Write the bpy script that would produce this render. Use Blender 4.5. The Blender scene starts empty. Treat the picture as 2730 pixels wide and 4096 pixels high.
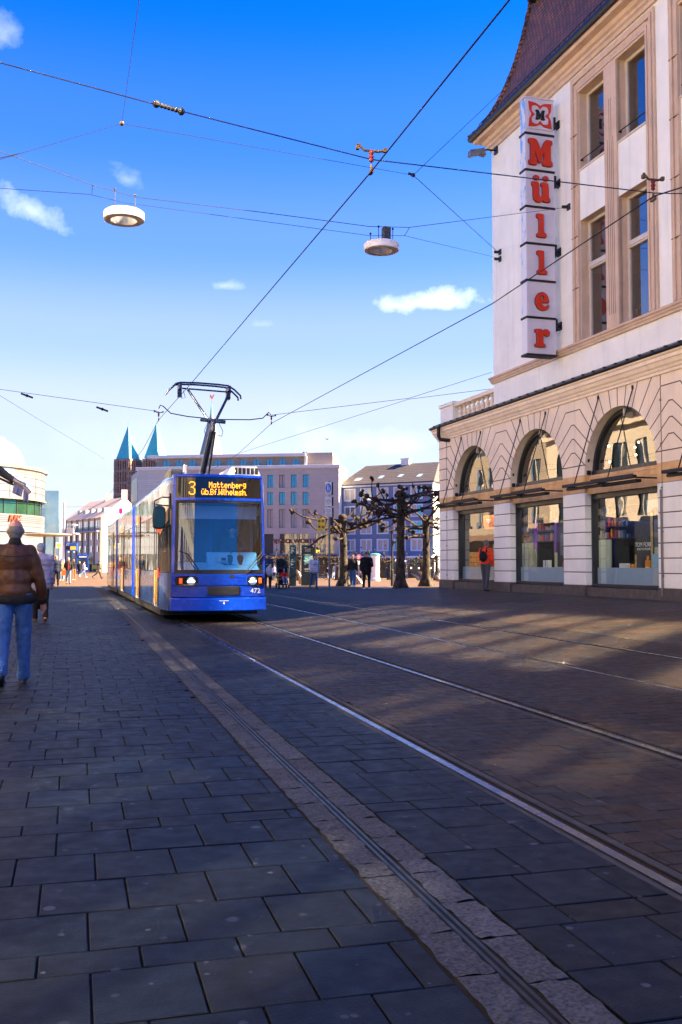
import bpy, bmesh, math, random
from mathutils import Vector, Matrix, noise
from math import sin, cos, tan, pi, radians, atan, sqrt, hypot
random.seed(7)
scene = bpy.context.scene
COL = scene.collection
V = Vector
# ------------------------------------------------------------------ camera
CAM_H = 1.25
F_PX, CX, CY = 35/24*2730, 1365.0, 2048.0
PITCH = radians(2.9763); YAW = radians(15.0105)
FW = V((sin(YAW)*cos(PITCH), cos(YAW)*cos(PITCH), sin(PITCH)))
RT = V((cos(YAW), -sin(YAW), 0.0))
UP = RT.cross(FW)
def ray(x, y): return FW + RT*((x-CX)/F_PX) - UP*((y-CY)/F_PX)
def at(x, y, d): return V((0, 0, CAM_H)) + ray(x, y)*d            # a survey point: photo pixel and its distance in metres
def atD(x, y, d): return at(x*2730/1568, y*4096/2353, d)
def atZ(x, y, z):
    r = ray(x, y); return V((0, 0, CAM_H)) + r*((z-CAM_H)/r.z)
def sstep(a, b, x):
    t = min(1, max(0, (x-a)/(b-a))); return t*t*(3-2*t)
def gz(x, y):                                                      # height of the ground
    z = .035*min(10, max(0, x-4.5))*(1-sstep(36, 46, y))
    if y > 52: z -= (.0035+.0072*sstep(4, 16, x))*(min(y, 150)-52)
    return z
# ------------------------------------------------------------------ objects
ROOTM = {}
def rmat(o): return ROOTM.get(o.name, Matrix.Identity(4))
def tag(o, label=None, cat=None, group=None, kind=None):
    if label: o['label'] = label
    if cat: o['category'] = cat
    if group: o['group'] = group
    if kind: o['kind'] = kind
    return o
def thing(name, label, cat, loc=(0, 0, 0), rz=0.0, group=None):
    o = bpy.data.objects.new(name, None); COL.objects.link(o)
    o.location = loc; o.rotation_euler = (0, 0, rz); o.empty_display_size = .2
    ROOTM[o.name] = Matrix.Translation(V(loc)) @ Matrix.Rotation(rz, 4, 'Z')
    return tag(o, label, cat, group)
def link_mesh(name, me, mats, parent=None):
    o = bpy.data.objects.new(name, me); COL.objects.link(o)
    if not isinstance(mats, (list, tuple)): mats = [mats]
    for m in mats: me.materials.append(m)
    if parent is not None:
        o.parent = parent
        ROOTM[o.name] = rmat(parent)
    return o
def copy_tree(o, parent=None):
    c = o.copy(); COL.objects.link(c)
    if parent is not None: c.parent = parent
    for ch in list(o.children): copy_tree(ch, c)
    return c
class MB:
    def __init__(s, xf=None): s.v = []; s.f = []; s.m = []; s.xf = xf; s.col = None
    def add(s, vs, fs, m=0):
        n = len(s.v)
        for p in vs: s.v.append(tuple(s.xf(*p)) if s.xf else tuple(p))
        for f in fs: s.f.append([n+i for i in f]); s.m.append(m)
    def box(s, x0, x1, y0, y1, z0, z1, m=0):
        s.add([(x0,y0,z0),(x1,y0,z0),(x1,y1,z0),(x0,y1,z0),(x0,y0,z1),(x1,y0,z1),(x1,y1,z1),(x0,y1,z1)],
              [(0,3,2,1),(4,5,6,7),(0,1,5,4),(1,2,6,5),(2,3,7,6),(3,0,4,7)], m)
    def quad(s, a, b, c, d, m=0): s.add([a, b, c, d], [(0,1,2,3)], m)
    def prism(s, poly, z0, z1, m=0, ax='z'):
        n = len(poly)
        def P(a, b, c):
            return (a, b, c) if ax == 'z' else ((a, c, b) if ax == 'y' else (c, a, b))
        s.add([P(a, b, z0) for a, b in poly]+[P(a, b, z1) for a, b in poly],
              [tuple(range(n))[::-1], tuple(range(n, 2*n))]+[(i, (i+1) % n, n+(i+1) % n, n+i) for i in range(n)], m)
    def tube(s, pts, r, n=6, m=0, cap=True, closed=False):
        pts = [V(p) for p in pts]; k = len(pts)
        rs = r if isinstance(r, (list, tuple)) else [r]*k
        vs = []; fs = []
        prev = None
        for i, p in enumerate(pts):
            if closed: d = pts[(i+1) % k]-pts[i-1]
            else: d = pts[min(i+1, k-1)]-pts[max(i-1, 0)]
            d.normalize()
            if prev is None:
                a = d.orthogonal().normalized()
            else:
                a = (prev-d*prev.dot(d))
                a = a.normalized() if a.length > 1e-6 else d.orthogonal().normalized()
            prev = a; b = d.cross(a)
            for j in range(n):
                t = 2*pi*j/n
                vs.append(p+(a*cos(t)+b*sin(t))*rs[i])
        for i in range(k if closed else k-1):
            for j in range(n):
                i2 = (i+1) % k
                fs.append((i*n+j, i*n+(j+1) % n, i2*n+(j+1) % n, i2*n+j))
        if cap and not closed:
            fs.append(tuple(range(n))[::-1]); fs.append(tuple((k-1)*n+j for j in range(n)))
        s.add(vs, fs, m)
    def lathe(s, c, prof, n=16, m=0, cap=True):
        vs = []; fs = []; k = len(prof); c = V(c)
        for r, z in prof:
            for j in range(n):
                t = 2*pi*j/n; vs.append((c.x+r*cos(t), c.y+r*sin(t), c.z+z))
        for i in range(k-1):
            for j in range(n): fs.append((i*n+j, i*n+(j+1) % n, (i+1)*n+(j+1) % n, (i+1)*n+j))
        if cap:
            fs.append(tuple(range(n))[::-1]); fs.append(tuple((k-1)*n+j for j in range(n)))
        s.add(vs, fs, m)
    def ball(s, c, rx, ry=None, rz=None, n=12, k=8, m=0, R=None):
        ry = rx if ry is None else ry; rz = rx if rz is None else rz
        vs = []; fs = []; c = V(c)
        for i in range(k+1):
            a = pi*i/k
            for j in range(n):
                t = 2*pi*j/n
                p = V((rx*sin(a)*cos(t), ry*sin(a)*sin(t), rz*cos(a)))
                if R is not None: p = R @ p
                vs.append(c+p)
        for i in range(k):
            for j in range(n): fs.append((i*n+j, (i+1)*n+j, (i+1)*n+(j+1) % n, i*n+(j+1) % n))
        s.add(vs, fs, m)
    def cap(s, a, b, ra, rb, n=10, m=0):                              # tapered capsule
        a = V(a); b = V(b); d = (b-a)
        L = d.length
        if L < 1e-6: return s.ball(a, ra, n=n, m=m)
        d.normalize(); pts = []; rs = []
        for q in (90, 60, 30): t = radians(q); pts.append(a-d*ra*sin(t)); rs.append(max(ra*cos(t), ra*.05))
        pts.append(a); rs.append(ra); pts.append(b); rs.append(rb)
        for q in (30, 60, 90): t = radians(q); pts.append(b+d*rb*sin(t)); rs.append(max(rb*cos(t), rb*.05))
        s.tube(pts, rs, n=n, m=m)
    def grid(s, fn, nu, nv, m=0):
        vs = [fn(i/nu, j/nv) for i in range(nu+1) for j in range(nv+1)]
        s.add(vs, [(i*(nv+1)+j, (i+1)*(nv+1)+j, (i+1)*(nv+1)+j+1, i*(nv+1)+j+1) for i in range(nu) for j in range(nv)], m)
    def mesh(s, name, Minv=None, recalc=True):
        me = bpy.data.meshes.new(name)
        vs = [Minv @ V(p) for p in s.v] if Minv is not None else s.v
        me.from_pydata(vs, [], s.f)
        me.polygons.foreach_set('material_index', s.m)
        if recalc:
            bm = bmesh.new(); bm.from_mesh(me)
            bmesh.ops.recalc_face_normals(bm, faces=bm.faces); bm.to_mesh(me); bm.free()
        return me
    def build(s, name, mats, parent=None, smooth=None, bevel=0, seg=2, local=False, recalc=True, label=None):
        Minv = None
        if parent is not None and not local: Minv = rmat(parent).inverted()
        me = s.mesh(name, Minv, recalc)
        o = link_mesh(name, me, mats, parent)
        if smooth is not None:
            me.polygons.foreach_set('use_smooth', [True]*len(me.polygons))
            me.set_sharp_from_angle(angle=radians(smooth))
        if bevel:
            b = o.modifiers.new('bevel', 'BEVEL'); b.width = bevel; b.segments = seg; b.limit_method = 'ANGLE'; b.angle_limit = radians(40)
        if label: o['label'] = label
        return o
def fused(mb, name, voxel, smooth=2, Minv=None, disp=None):
    """one continuous skin over all the volumes of mb"""
    me = mb.mesh('tmp', Minv, True)
    o = bpy.data.objects.new('tmp', me); COL.objects.link(o)
    r = o.modifiers.new('r', 'REMESH'); r.mode = 'VOXEL'; r.voxel_size = voxel
    if smooth:
        k = o.modifiers.new('s', 'SMOOTH'); k.factor = .5; k.iterations = smooth
    dg = bpy.context.evaluated_depsgraph_get(); dg.update()
    me2 = bpy.data.meshes.new_from_object(o.evaluated_get(dg)); me2.name = name
    bpy.data.objects.remove(o); bpy.data.meshes.remove(me)
    me2.materials.clear()
    if disp:
        for v in me2.vertices: v.co += v.normal*disp(v.co)
    me2.polygons.foreach_set('use_smooth', [True]*len(me2.polygons))
    return me2
def text_mesh(body, size, extrude=.01, align='CENTER', bevel=0, shear=0, spacing=1, offset=0):
    cu = bpy.data.curves.new('t', 'FONT'); cu.body = body; cu.size = size; cu.extrude = extrude; cu.align_x = align; cu.align_y = 'CENTER'
    cu.bevel_depth = bevel; cu.shear = shear; cu.space_character = spacing; cu.offset = offset
    o = bpy.data.objects.new('t', cu); COL.objects.link(o)
    dg = bpy.context.evaluated_depsgraph_get(); dg.update()
    me = bpy.data.meshes.new_from_object(o.evaluated_get(dg))
    bpy.data.objects.remove(o); bpy.data.curves.remove(cu); me.materials.clear()
    return me
def outline_mesh(loops, extrude, bevel=0, res=8):
    """a solid from smooth closed outlines (x, y); inner loops cut holes"""
    cu = bpy.data.curves.new('t', 'CURVE'); cu.dimensions = '2D'; cu.fill_mode = 'BOTH'; cu.extrude = extrude; cu.bevel_depth = bevel; cu.resolution_u = res
    for lp, smooth in loops:
        sp = cu.splines.new('BEZIER'); sp.bezier_points.add(len(lp)-1); sp.use_cyclic_u = True
        for b, (x, y) in zip(sp.bezier_points, lp):
            b.co = (x, y, 0); b.handle_left_type = b.handle_right_type = 'AUTO' if smooth else 'VECTOR'
    o = bpy.data.objects.new('t', cu); COL.objects.link(o)
    dg = bpy.context.evaluated_depsgraph_get(); dg.update()
    me = bpy.data.meshes.new_from_object(o.evaluated_get(dg))
    bpy.data.objects.remove(o); bpy.data.curves.remove(cu); me.materials.clear()
    return me
def place_mesh(me, name, mat, parent, origin, xax, yax):
    """put a flat mesh (its x, y) on a surface given by world axes"""
    x = V(xax).normalized(); y = V(yax).normalized(); z = x.cross(y)
    M = Matrix((( x.x, y.x, z.x, origin[0]), (x.y, y.y, z.y, origin[1]), (x.z, y.z, z.z, origin[2]), (0, 0, 0, 1)))
    if parent is not None: M = rmat(parent).inverted() @ M
    me.transform(M); me.name = name
    return link_mesh(name, me, mat, parent)
# ------------------------------------------------------------------ materials
def NT(name):
    m = bpy.data.materials.new(name); m.use_nodes = True; nt = m.node_tree
    for n in list(nt.nodes): nt.nodes.remove(n)
    out = nt.nodes.new('ShaderNodeOutputMaterial'); return m, nt, out
def N(nt, t, **k):
    n = nt.nodes.new('ShaderNode'+t)
    for a, b in k.items():
        if a in ('ins',):
            for i, v in b.items():
                if isinstance(v, bpy.types.NodeSocket): nt.links.new(v, n.inputs[i])
                else: n.inputs[i].default_value = v
        else: setattr(n, a, b)
    return n
def math_n(nt, op, a, b=None, c=None, clamp=False):
    n = N(nt, 'Math', operation=op); n.use_clamp = clamp
    for i, v in enumerate((a, b, c)):
        if v is None: continue
        if isinstance(v, bpy.types.NodeSocket): nt.links.new(v, n.inputs[i])
        else: n.inputs[i].default_value = v
    return n.outputs[0]
def mixc(nt, fac, a, b, blend='MIX'):
    n = N(nt, 'Mix', data_type='RGBA', blend_type=blend)
    for i, v in ((0, fac), (6, a), (7, b)):
        if isinstance(v, bpy.types.NodeSocket): nt.links.new(v, n.inputs[i])
        else: n.inputs[i].default_value = (*v, 1) if isinstance(v, tuple) and len(v) == 3 else v
    return n.outputs[2]
def noise_n(nt, vec, sc, det=4, rough=.55):
    n = N(nt, 'TexNoise'); n.inputs['Scale'].default_value = sc; n.inputs['Detail'].default_value = det; n.inputs['Roughness'].default_value = rough
    if vec is not None: nt.links.new(vec, n.inputs['Vector'])
    return n.outputs[0]
def mapr(nt, v, a, b, c=0, d=1):
    n = N(nt, 'MapRange'); nt.links.new(v, n.inputs[0])
    for i, x in enumerate((a, b, c, d)): n.inputs[1+i].default_value = x
    return n.outputs[0]
def mk(name, col, rough=.6, metal=0, var=.15, sc=3, bump=0, bs=60, spec=.5, coat=0, em=0, emc=None, col2=None, sheen=0, streak=0, tr=0, stretch=None, alpha=1):
    m, nt, out = NT(name)
    b = N(nt, 'BsdfPrincipled'); nt.links.new(b.outputs[0], out.inputs[0])
    tc = N(nt, 'TexCoord').outputs['Object']
    if stretch:
        mp = N(nt, 'Mapping'); mp.inputs['Scale'].default_value = stretch; nt.links.new(tc, mp.inputs[0]); tc = mp.outputs[0]
    c0 = tuple(x*(1-var) for x in col); c1 = col2 if col2 else tuple(min(1, x*(1+var)) for x in col)
    n1 = mapr(nt, noise_n(nt, tc, sc, 5, .6), .3, .7)
    c = mixc(nt, n1, c0, c1)
    if streak:
        mp = N(nt, 'Mapping'); mp.inputs['Scale'].default_value = (2.5, 2.5, .22); nt.links.new(tc, mp.inputs[0])
        s = mapr(nt, noise_n(nt, mp.outputs[0], 1.6, 6, .65), .52, .75, 0, streak)
        c = mixc(nt, s, c, tuple(x*.45 for x in col))
    nt.links.new(c, b.inputs['Base Color'])
    b.inputs['Metallic'].default_value = metal
    r = mapr(nt, noise_n(nt, tc, sc*2.7, 3), .3, .7, max(0, rough-.08), min(1, rough+.08)); nt.links.new(r, b.inputs['Roughness'])
    b.inputs['Specular IOR Level'].default_value = spec
    b.inputs['Coat Weight'].default_value = coat; b.inputs['Coat Roughness'].default_value = .04
    if sheen: b.inputs['Sheen Weight'].default_value = sheen
    if tr: b.inputs['Transmission Weight'].default_value = tr
    if em:
        b.inputs['Emission Color'].default_value = (*(emc or col), 1); b.inputs['Emission Strength'].default_value = em
    if bump:
        bn = N(nt, 'Bump'); bn.inputs['Strength'].default_value = min(1, bump); bn.inputs['Distance'].default_value = .02
        nt.links.new(noise_n(nt, tc, bs, 4), bn.inputs['Height']); nt.links.new(bn.outputs[0], b.inputs['Normal'])
    return m
def glass_thin(name, tint=(.9, .95, .95), ior=1.75, rough=.0, wav=0.02, wsc=.6):
    """clear pane: mirrors by Fresnel, otherwise looks through"""
    m, nt, out = NT(name)
    tr = N(nt, 'BsdfTransparent'); tr.inputs[0].default_value = (*tint, 1)
    gl = N(nt, 'BsdfGlossy'); gl.inputs[0].default_value = (1, 1, 1, 1); gl.inputs['Roughness'].default_value = rough
    gm = N(nt, 'NewGeometry'); dt = N(nt, 'VectorMath', operation='DOT_PRODUCT'); nt.links.new(gm.outputs['Normal'], dt.inputs[0]); nt.links.new(gm.outputs['Incoming'], dt.inputs[1])
    f0 = ((ior-1)/(ior+1))**2; cs = math_n(nt, 'ABSOLUTE', dt.outputs['Value'])
    fr = math_n(nt, 'MULTIPLY_ADD', math_n(nt, 'POWER', math_n(nt, 'SUBTRACT', 1, cs), 5), 1-f0, f0, True)
    mx = N(nt, 'MixShader'); nt.links.new(fr, mx.inputs[0]); nt.links.new(tr.outputs[0], mx.inputs[1]); nt.links.new(gl.outputs[0], mx.inputs[2])
    if wav:
        tc = N(nt, 'TexCoord').outputs['Object']
        bn = N(nt, 'Bump'); bn.inputs['Strength'].default_value = wav; bn.inputs['Distance'].default_value = .1
        nt.links.new(noise_n(nt, tc, wsc, 2), bn.inputs['Height']); nt.links.new(bn.outputs[0], gl.inputs['Normal'])
    nt.links.new(mx.outputs[0], out.inputs[0]); return m
def glass_dark(name, col=(.012, .014, .018), rough=.02, ior=1.6, wav=.02, wsc=.6, spec=.8):
    m, nt, out = NT(name)
    b = N(nt, 'BsdfPrincipled'); nt.links.new(b.outputs[0], out.inputs[0])
    b.inputs['Base Color'].default_value = (*col, 1); b.inputs['Roughness'].default_value = rough; b.inputs['IOR'].default_value = ior
    b.inputs['Specular IOR Level'].default_value = spec
    if wav:
        tc = N(nt, 'TexCoord').outputs['Object']
        bn = N(nt, 'Bump'); bn.inputs['Strength'].default_value = wav; bn.inputs['Distance'].default_value = .1
        nt.links.new(noise_n(nt, tc, wsc, 2), bn.inputs['Height']); nt.links.new(bn.outputs[0], b.inputs['Normal'])
    return m
def brick_mat(name, c1, c2, cm, bw, bh, mort, plane='yz', rough=.7, bump=.4, offset=.5, var=.5, streak=0):
    m, nt, out = NT(name)
    b = N(nt, 'BsdfPrincipled'); nt.links.new(b.outputs[0], out.inputs[0]); b.inputs['Roughness'].default_value = rough
    tc = N(nt, 'TexCoord').outputs['Object']; sx = N(nt, 'SeparateXYZ'); nt.links.new(tc, sx.inputs[0]); cb = N(nt, 'CombineXYZ')
    ix = {'x': 0, 'y': 1, 'z': 2}
    if plane == 'hz':
        h = math_n(nt, 'ADD', sx.outputs[0], math_n(nt, 'MULTIPLY', sx.outputs[1], .37)); nt.links.new(h, cb.inputs[0]); nt.links.new(sx.outputs[2], cb.inputs[1])
    else:
        nt.links.new(sx.outputs[ix[plane[0]]], cb.inputs[0]); nt.links.new(sx.outputs[ix[plane[1]]], cb.inputs[1])
    br = N(nt, 'TexBrick'); nt.links.new(cb.outputs[0], br.inputs[0]); br.offset = offset
    br.inputs['Color1'].default_value = (*c1, 1); br.inputs['Color2'].default_value = (*c2, 1); br.inputs['Mortar'].default_value = (*cm, 1)
    br.inputs['Scale'].default_value = 1; br.inputs['Mortar Size'].default_value = mort; br.inputs['Brick Width'].default_value = bw; br.inputs['Row Height'].default_value = bh
    n1 = mapr(nt, noise_n(nt, tc, 1.1, 5, .65), .25, .75, 1-var*.6, 1+var*.5)
    cm2 = N(nt, 'Mix', data_type='RGBA', blend_type='MULTIPLY'); cm2.inputs[0].default_value = 1
    nt.links.new(br.outputs[0], cm2.inputs[6]); cc = N(nt, 'CombineColor')
    for i in range(3): nt.links.new(n1, cc.inputs[i])
    nt.links.new(cc.outputs[0], cm2.inputs[7]); nt.links.new(cm2.outputs[2], b.inputs['Base Color'])
    if bump:
        bn = N(nt, 'Bump'); bn.inputs['Strength'].default_value = bump; bn.inputs['Distance'].default_value = .02; bn.invert = True
        h = math_n(nt, 'ADD', br.outputs[1], math_n(nt, 'MULTIPLY', noise_n(nt, tc, 30, 3), .25)); nt.links.new(h, bn.inputs['Height']); nt.links.new(bn.outputs[0], b.inputs['Normal'])
    return m
# ------------------------------------------------------------------ camera, sun, sky
cam = bpy.data.cameras.new('camera'); cam.lens = 35; cam.sensor_fit = 'HORIZONTAL'; cam.sensor_width = 24; cam.clip_end = 3000; cam.clip_start = .05
co = bpy.data.objects.new('camera', cam); COL.objects.link(co); co.location = (0, 0, CAM_H)
co.rotation_euler = Matrix((RT, UP, -FW)).transposed().to_euler(); scene.camera = co
SUN_AZ, SUN_EL = radians(-15), radians(37)
SD = V((cos(SUN_EL)*cos(SUN_AZ), cos(SUN_EL)*sin(SUN_AZ), sin(SUN_EL)))
sl = bpy.data.lights.new('sun', 'SUN'); sl.energy = 5.0; sl.angle = radians(.5); sl.color = (1, .78, .49)
so = bpy.data.objects.new('sun', sl); COL.objects.link(so); so.rotation_euler = SD.to_track_quat('Z', 'Y').to_euler(); so.location = (60, -20, 60)
w = bpy.data.worlds.new('World'); scene.world = w; w.use_nodes = True; nt = w.node_tree
for n in list(nt.nodes): nt.nodes.remove(n)
out = N(nt, 'OutputWorld'); bg = N(nt, 'Background'); nt.links.new(bg.outputs[0], out.inputs[0])
sk = N(nt, 'TexSky'); sk.sky_type = 'NISHITA'; sk.sun_disc = False; sk.sun_elevation = SUN_EL; sk.sun_rotation = pi/2-SUN_AZ
sk.air_density = 1.0; sk.dust_density = .35; sk.ozone_density = 3.0; sk.altitude = 150
hs = N(nt, 'HueSaturation'); hs.inputs['Saturation'].default_value = 1.3; hs.inputs['Value'].default_value = 1.0; nt.links.new(sk.outputs[0], hs.inputs['Color'])
gd = N(nt, 'TexCoord').outputs['Generated']
col = mixc(nt, 1.0, hs.outputs[0], (.03, .56, 1.2), 'MULTIPLY')
sz_ = N(nt, 'SeparateXYZ'); nt.links.new(gd, sz_.inputs[0])
rp = N(nt, 'ValToRGB'); nt.links.new(sz_.outputs[2], rp.inputs[0]); rp.color_ramp.interpolation = 'EASE'
el = rp.color_ramp.elements; el[0].position = 0; el[0].color = (1, 1, 1, 1); el[1].position = .50; el[1].color = (0, 0, 0, 1)
for p_, v_ in ((.15, .78), (.22, .50), (.31, .20), (.40, .07)): e_ = el.new(p_); e_.color = (v_, v_, v_, 1)
hz_ = math_n(nt, 'MULTIPLY', rp.outputs[0], mapr(nt, sz_.outputs[1], .05, .78, .18, 1))
col = mixc(nt, hz_, col, (3.05, 3.1, 3.15))                      # pale haze low in the sky
def cloud(px, py, a, b, dens, seed, rot=0.0):
    """a small fair-weather cloud in one direction of the sky"""
    global col
    d = ray(px*2730/1568, py*4096/2353).normalized(); r = d.cross(V((0, 0, 1))).normalized(); u = r.cross(d)
    r, u = r*cos(rot)+u*sin(rot), u*cos(rot)-r*sin(rot)
    def dot(v):
        n = N(nt, 'VectorMath', operation='DOT_PRODUCT'); nt.links.new(gd, n.inputs[0]); n.inputs[1].default_value = v; return n.outputs['Value']
    x = math_n(nt, 'DIVIDE', dot(r), a); y = math_n(nt, 'DIVIDE', dot(u), b)
    ys = math_n(nt, 'MULTIPLY', y, math_n(nt, 'ADD', 1.0, math_n(nt, 'MULTIPLY', math_n(nt, 'LESS_THAN', y, 0), .5)))
    rr = math_n(nt, 'SQRT', math_n(nt, 'ADD', math_n(nt, 'POWER', x, 2), math_n(nt, 'POWER', ys, 2)))
    mp = N(nt, 'Mapping'); mp.inputs['Location'].default_value = (seed, seed*.7, 0); nt.links.new(gd, mp.inputs[0])
    nz = noise_n(nt, mp.outputs[0], .9/b*.5, 8, .62)
    m = math_n(nt, 'ADD', math_n(nt, 'SUBTRACT', .78, rr), math_n(nt, 'MULTIPLY', math_n(nt, 'SUBTRACT', nz, .5), 2.6))
    m = math_n(nt, 'MULTIPLY', mapr(nt, m, -.1, 1.35), math_n(nt, 'GREATER_THAN', dot(d), .5))
    m = math_n(nt, 'MULTIPLY', m, dens)
    col = mixc(nt, m, col, (7.6, 7.9, 8.6))
cloud(1000, 695, .062, .016, .85, 1.3, .0)
cloud(70, 480, .050, .020, .55, 4.1, -.35)
cloud(5, 85, .022, .020, .36, 2.2)
cloud(290, 412, .026, .012, .24, 6.4, -.4)
cloud(522, 656, .016, .007, .22, 8.9)
cloud(600, 745, .018, .006, .14, 3.7)
cloud(835, 1020, .11, .020, .2, 9.9)
cloud(480, 1040, .30, .05, .12, 5.6)
nt.links.new(col, bg.inputs[0]); bg.inputs[1].default_value = .05
scene.view_settings.view_transform = 'Standard'; scene.view_settings.look = 'None'; scene.view_settings.gamma = 1
scene.view_settings.exposure = 2.7
scene.cycles.use_denoising = True; scene.cycles.max_bounces = 7; scene.cycles.caustics_reflective = True; scene.cycles.blur_glossy = 0.0; scene.cycles.use_guiding = True; scene.cycles.use_surface_guiding = True; scene.cycles.use_volume_guiding = False; scene.cycles.guiding_training_samples = 128; scene.cycles.caustics_refractive = False
scene.cycles.transparent_max_bounces = 12; scene.cycles.sample_clamp_indirect = 0
# ------------------------------------------------------------------ paving
def paving_mat(name, base, rough, gum, sc=1.0, speck=.35):
    m, nt, out = NT(name)
    b = N(nt, 'BsdfPrincipled'); nt.links.new(b.outputs[0], out.inputs[0])
    tc = N(nt, 'TexCoord').outputs['Object']
    at_ = N(nt, 'Attribute'); at_.attribute_name = 'tint'
    fine = mapr(nt, noise_n(nt, tc, 170*sc, 3, .7), .25, .75, 1-speck, 1+speck)
    blot = mapr(nt, noise_n(nt, tc, 5.5, 6, .7), .25, .75, .82, 1.2)
    blot2 = mapr(nt, noise_n(nt, tc, .23, 3, .5), .3, .7, .85, 1.15)
    k = math_n(nt, 'MULTIPLY', math_n(nt, 'MULTIPLY', fine, blot), blot2)
    c = mixc(nt, 1.0, at_.outputs['Color'], base, 'MULTIPLY')
    cc = N(nt, 'CombineColor')
    for i in range(3): nt.links.new(k, cc.inputs[i])
    c = mixc(nt, 1.0, c, cc.outputs[0], 'MULTIPLY')
    if gum:                                                            # trodden chewing gum
        dist = None
        wv = N(nt, 'VectorMath', operation='ADD'); nt.links.new(tc, wv.inputs[0])
        nz = N(nt, 'TexNoise'); nz.inputs['Scale'].default_value = 26; nt.links.new(tc, nz.inputs['Vector'])
        sc_ = N(nt, 'VectorMath', operation='SCALE'); nt.links.new(nz.outputs['Color'], sc_.inputs[0]); sc_.inputs['Scale'].default_value = .016; nt.links.new(sc_.outputs[0], wv.inputs[1])
        for vs, thr in ((3.3, .10), (6.1, .10)):
            vo = N(nt, 'TexVoronoi'); vo.voronoi_dimensions = '2D'; vo.inputs['Scale'].default_value = vs; nt.links.new(wv.outputs[0], vo.inputs['Vector'])
            sp = N(nt, 'SeparateColor'); nt.links.new(vo.outputs['Color'], sp.inputs[0])
            sz = math_n(nt, 'MULTIPLY', sp.outputs[0], thr)
            on = math_n(nt, 'GREATER_THAN', sp.outputs[1], 1-gum*1.1)
            e = math_n(nt, 'MULTIPLY', mapr(nt, math_n(nt, 'SUBTRACT', sz, vo.outputs['Distance']), 0, .012), on)
            e = math_n(nt, 'MULTIPLY', e, mapr(nt, sp.outputs[2], 0, 1, .35, 1))
            c = mixc(nt, e, c, (.065, .075, .098))
    nt.links.new(c, b.inputs['Base Color'])
    r = mapr(nt, noise_n(nt, tc, 9, 4), .3, .7, rough-.1, rough+.1); nt.links.new(r, b.inputs['Roughness'])
    b.inputs['Specular IOR Level'].default_value = .10
    bn = N(nt, 'Bump'); bn.inputs['Strength'].default_value = .55; bn.inputs['Distance'].default_value = .004
    nt.links.new(noise_n(nt, tc, 120*sc, 4, .7), bn.inputs['Height']); nt.links.new(bn.outputs[0], b.inputs['Normal'])
    return m
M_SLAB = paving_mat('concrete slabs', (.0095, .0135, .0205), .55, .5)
M_SETT = paving_mat('small concrete setts', (.031, .0258, .0235), .6, .2)
M_GRAN = paving_mat('hewn granite', (.056, .060, .068), .75, 0, .35, .75)
M_PLAZ = paving_mat('plaza slabs', (.21, .165, .125), .6, .1)
M_JOINT = mk('dark joint sand', (.012, .012, .012), .95, var=.4, sc=20)
class Pave:
    def __init__(s): s.v = []; s.f = []; s.t = []
    def slab(s, x0, x1, y0, y1, g=.004, ch=.003, dz=0.0, tint=None, tilt=.0012, far=False, rough=0):
        x0 += g; x1 -= g; y0 += g; y1 -= g
        if x1-x0 < .015 or y1-y0 < .015: return
        n = len(s.v); a = random.uniform(-tilt, tilt); b_ = random.uniform(-tilt, tilt); z0 = dz+random.uniform(-tilt, tilt)
        cx, cy = (x0+x1)/2, (y0+y1)/2
        def P(x, y, d): return (x, y, gz(x, y)+z0+a*(1 if x > cx else -1)+b_*(1 if y > cy else -1)-d)
        t = tint if tint else random.gauss(1, .09)
        h_ = random.gauss(0, .085)
        t = (t*(1+h_*1.5), t*(1+h_*.25), t*(1-h_)) if not isinstance(t, tuple) else t
        if far:
            s.v += [P(x0, y0, 0), P(x1, y0, 0), P(x1, y1, 0), P(x0, y1, 0)]; s.f.append((n, n+1, n+2, n+3)); s.t.append(t); return
        s.v += [P(x0+ch, y0+ch, 0), P(x1-ch, y0+ch, 0), P(x1-ch, y1-ch, 0), P(x0+ch, y1-ch, 0),
                P(x0, y0, ch), P(x1, y0, ch), P(x1, y1, ch), P(x0, y1, ch), P(x0, y0, .016), P(x1, y0, .016), P(x1, y1, .016), P(x0, y1, .016)]
        s.f.append((n, n+1, n+2, n+3)); s.t.append(t)
        for i in range(4):
            j = (i+1) % 4
            s.f.append((n+i, n+4+i, n+4+j, n+j)); s.t.append(tuple(q*.9 for q in t)); s.f.append((n+4+i, n+8+i, n+8+j, n+4+j)); s.t.append(tuple(q*.4 for q in t))
    def build(s, name, mat):
        me = bpy.data.meshes.new(name); me.from_pydata(s.v, [], s.f)
        ca = me.color_attributes.new('tint', 'FLOAT_COLOR', 'CORNER')
        d = []
        for f, t in zip(s.f, s.t): d += [t[0], t[1], t[2], 1]*len(f)
        ca.data.foreach_set('color', d)
        o = link_mesh(name, me, mat); return tag(o, kind='structure')
yy = 3.205; up = []; k = 0
while yy < 58.2:
    d = .18 if k % 5 == 0 else .369
    up.append((yy, yy+d)); yy += d; k += 1
dn = []; yy = 3.205; k = 1
while yy > .7:
    d = .18 if k % 5 == 0 else .365
    dn.append((yy-d, yy)); yy -= d; k += 1
ROWS = dn[::-1]+up
rj = random.Random(11)
P1 = Pave(); off = 0.0
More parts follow.
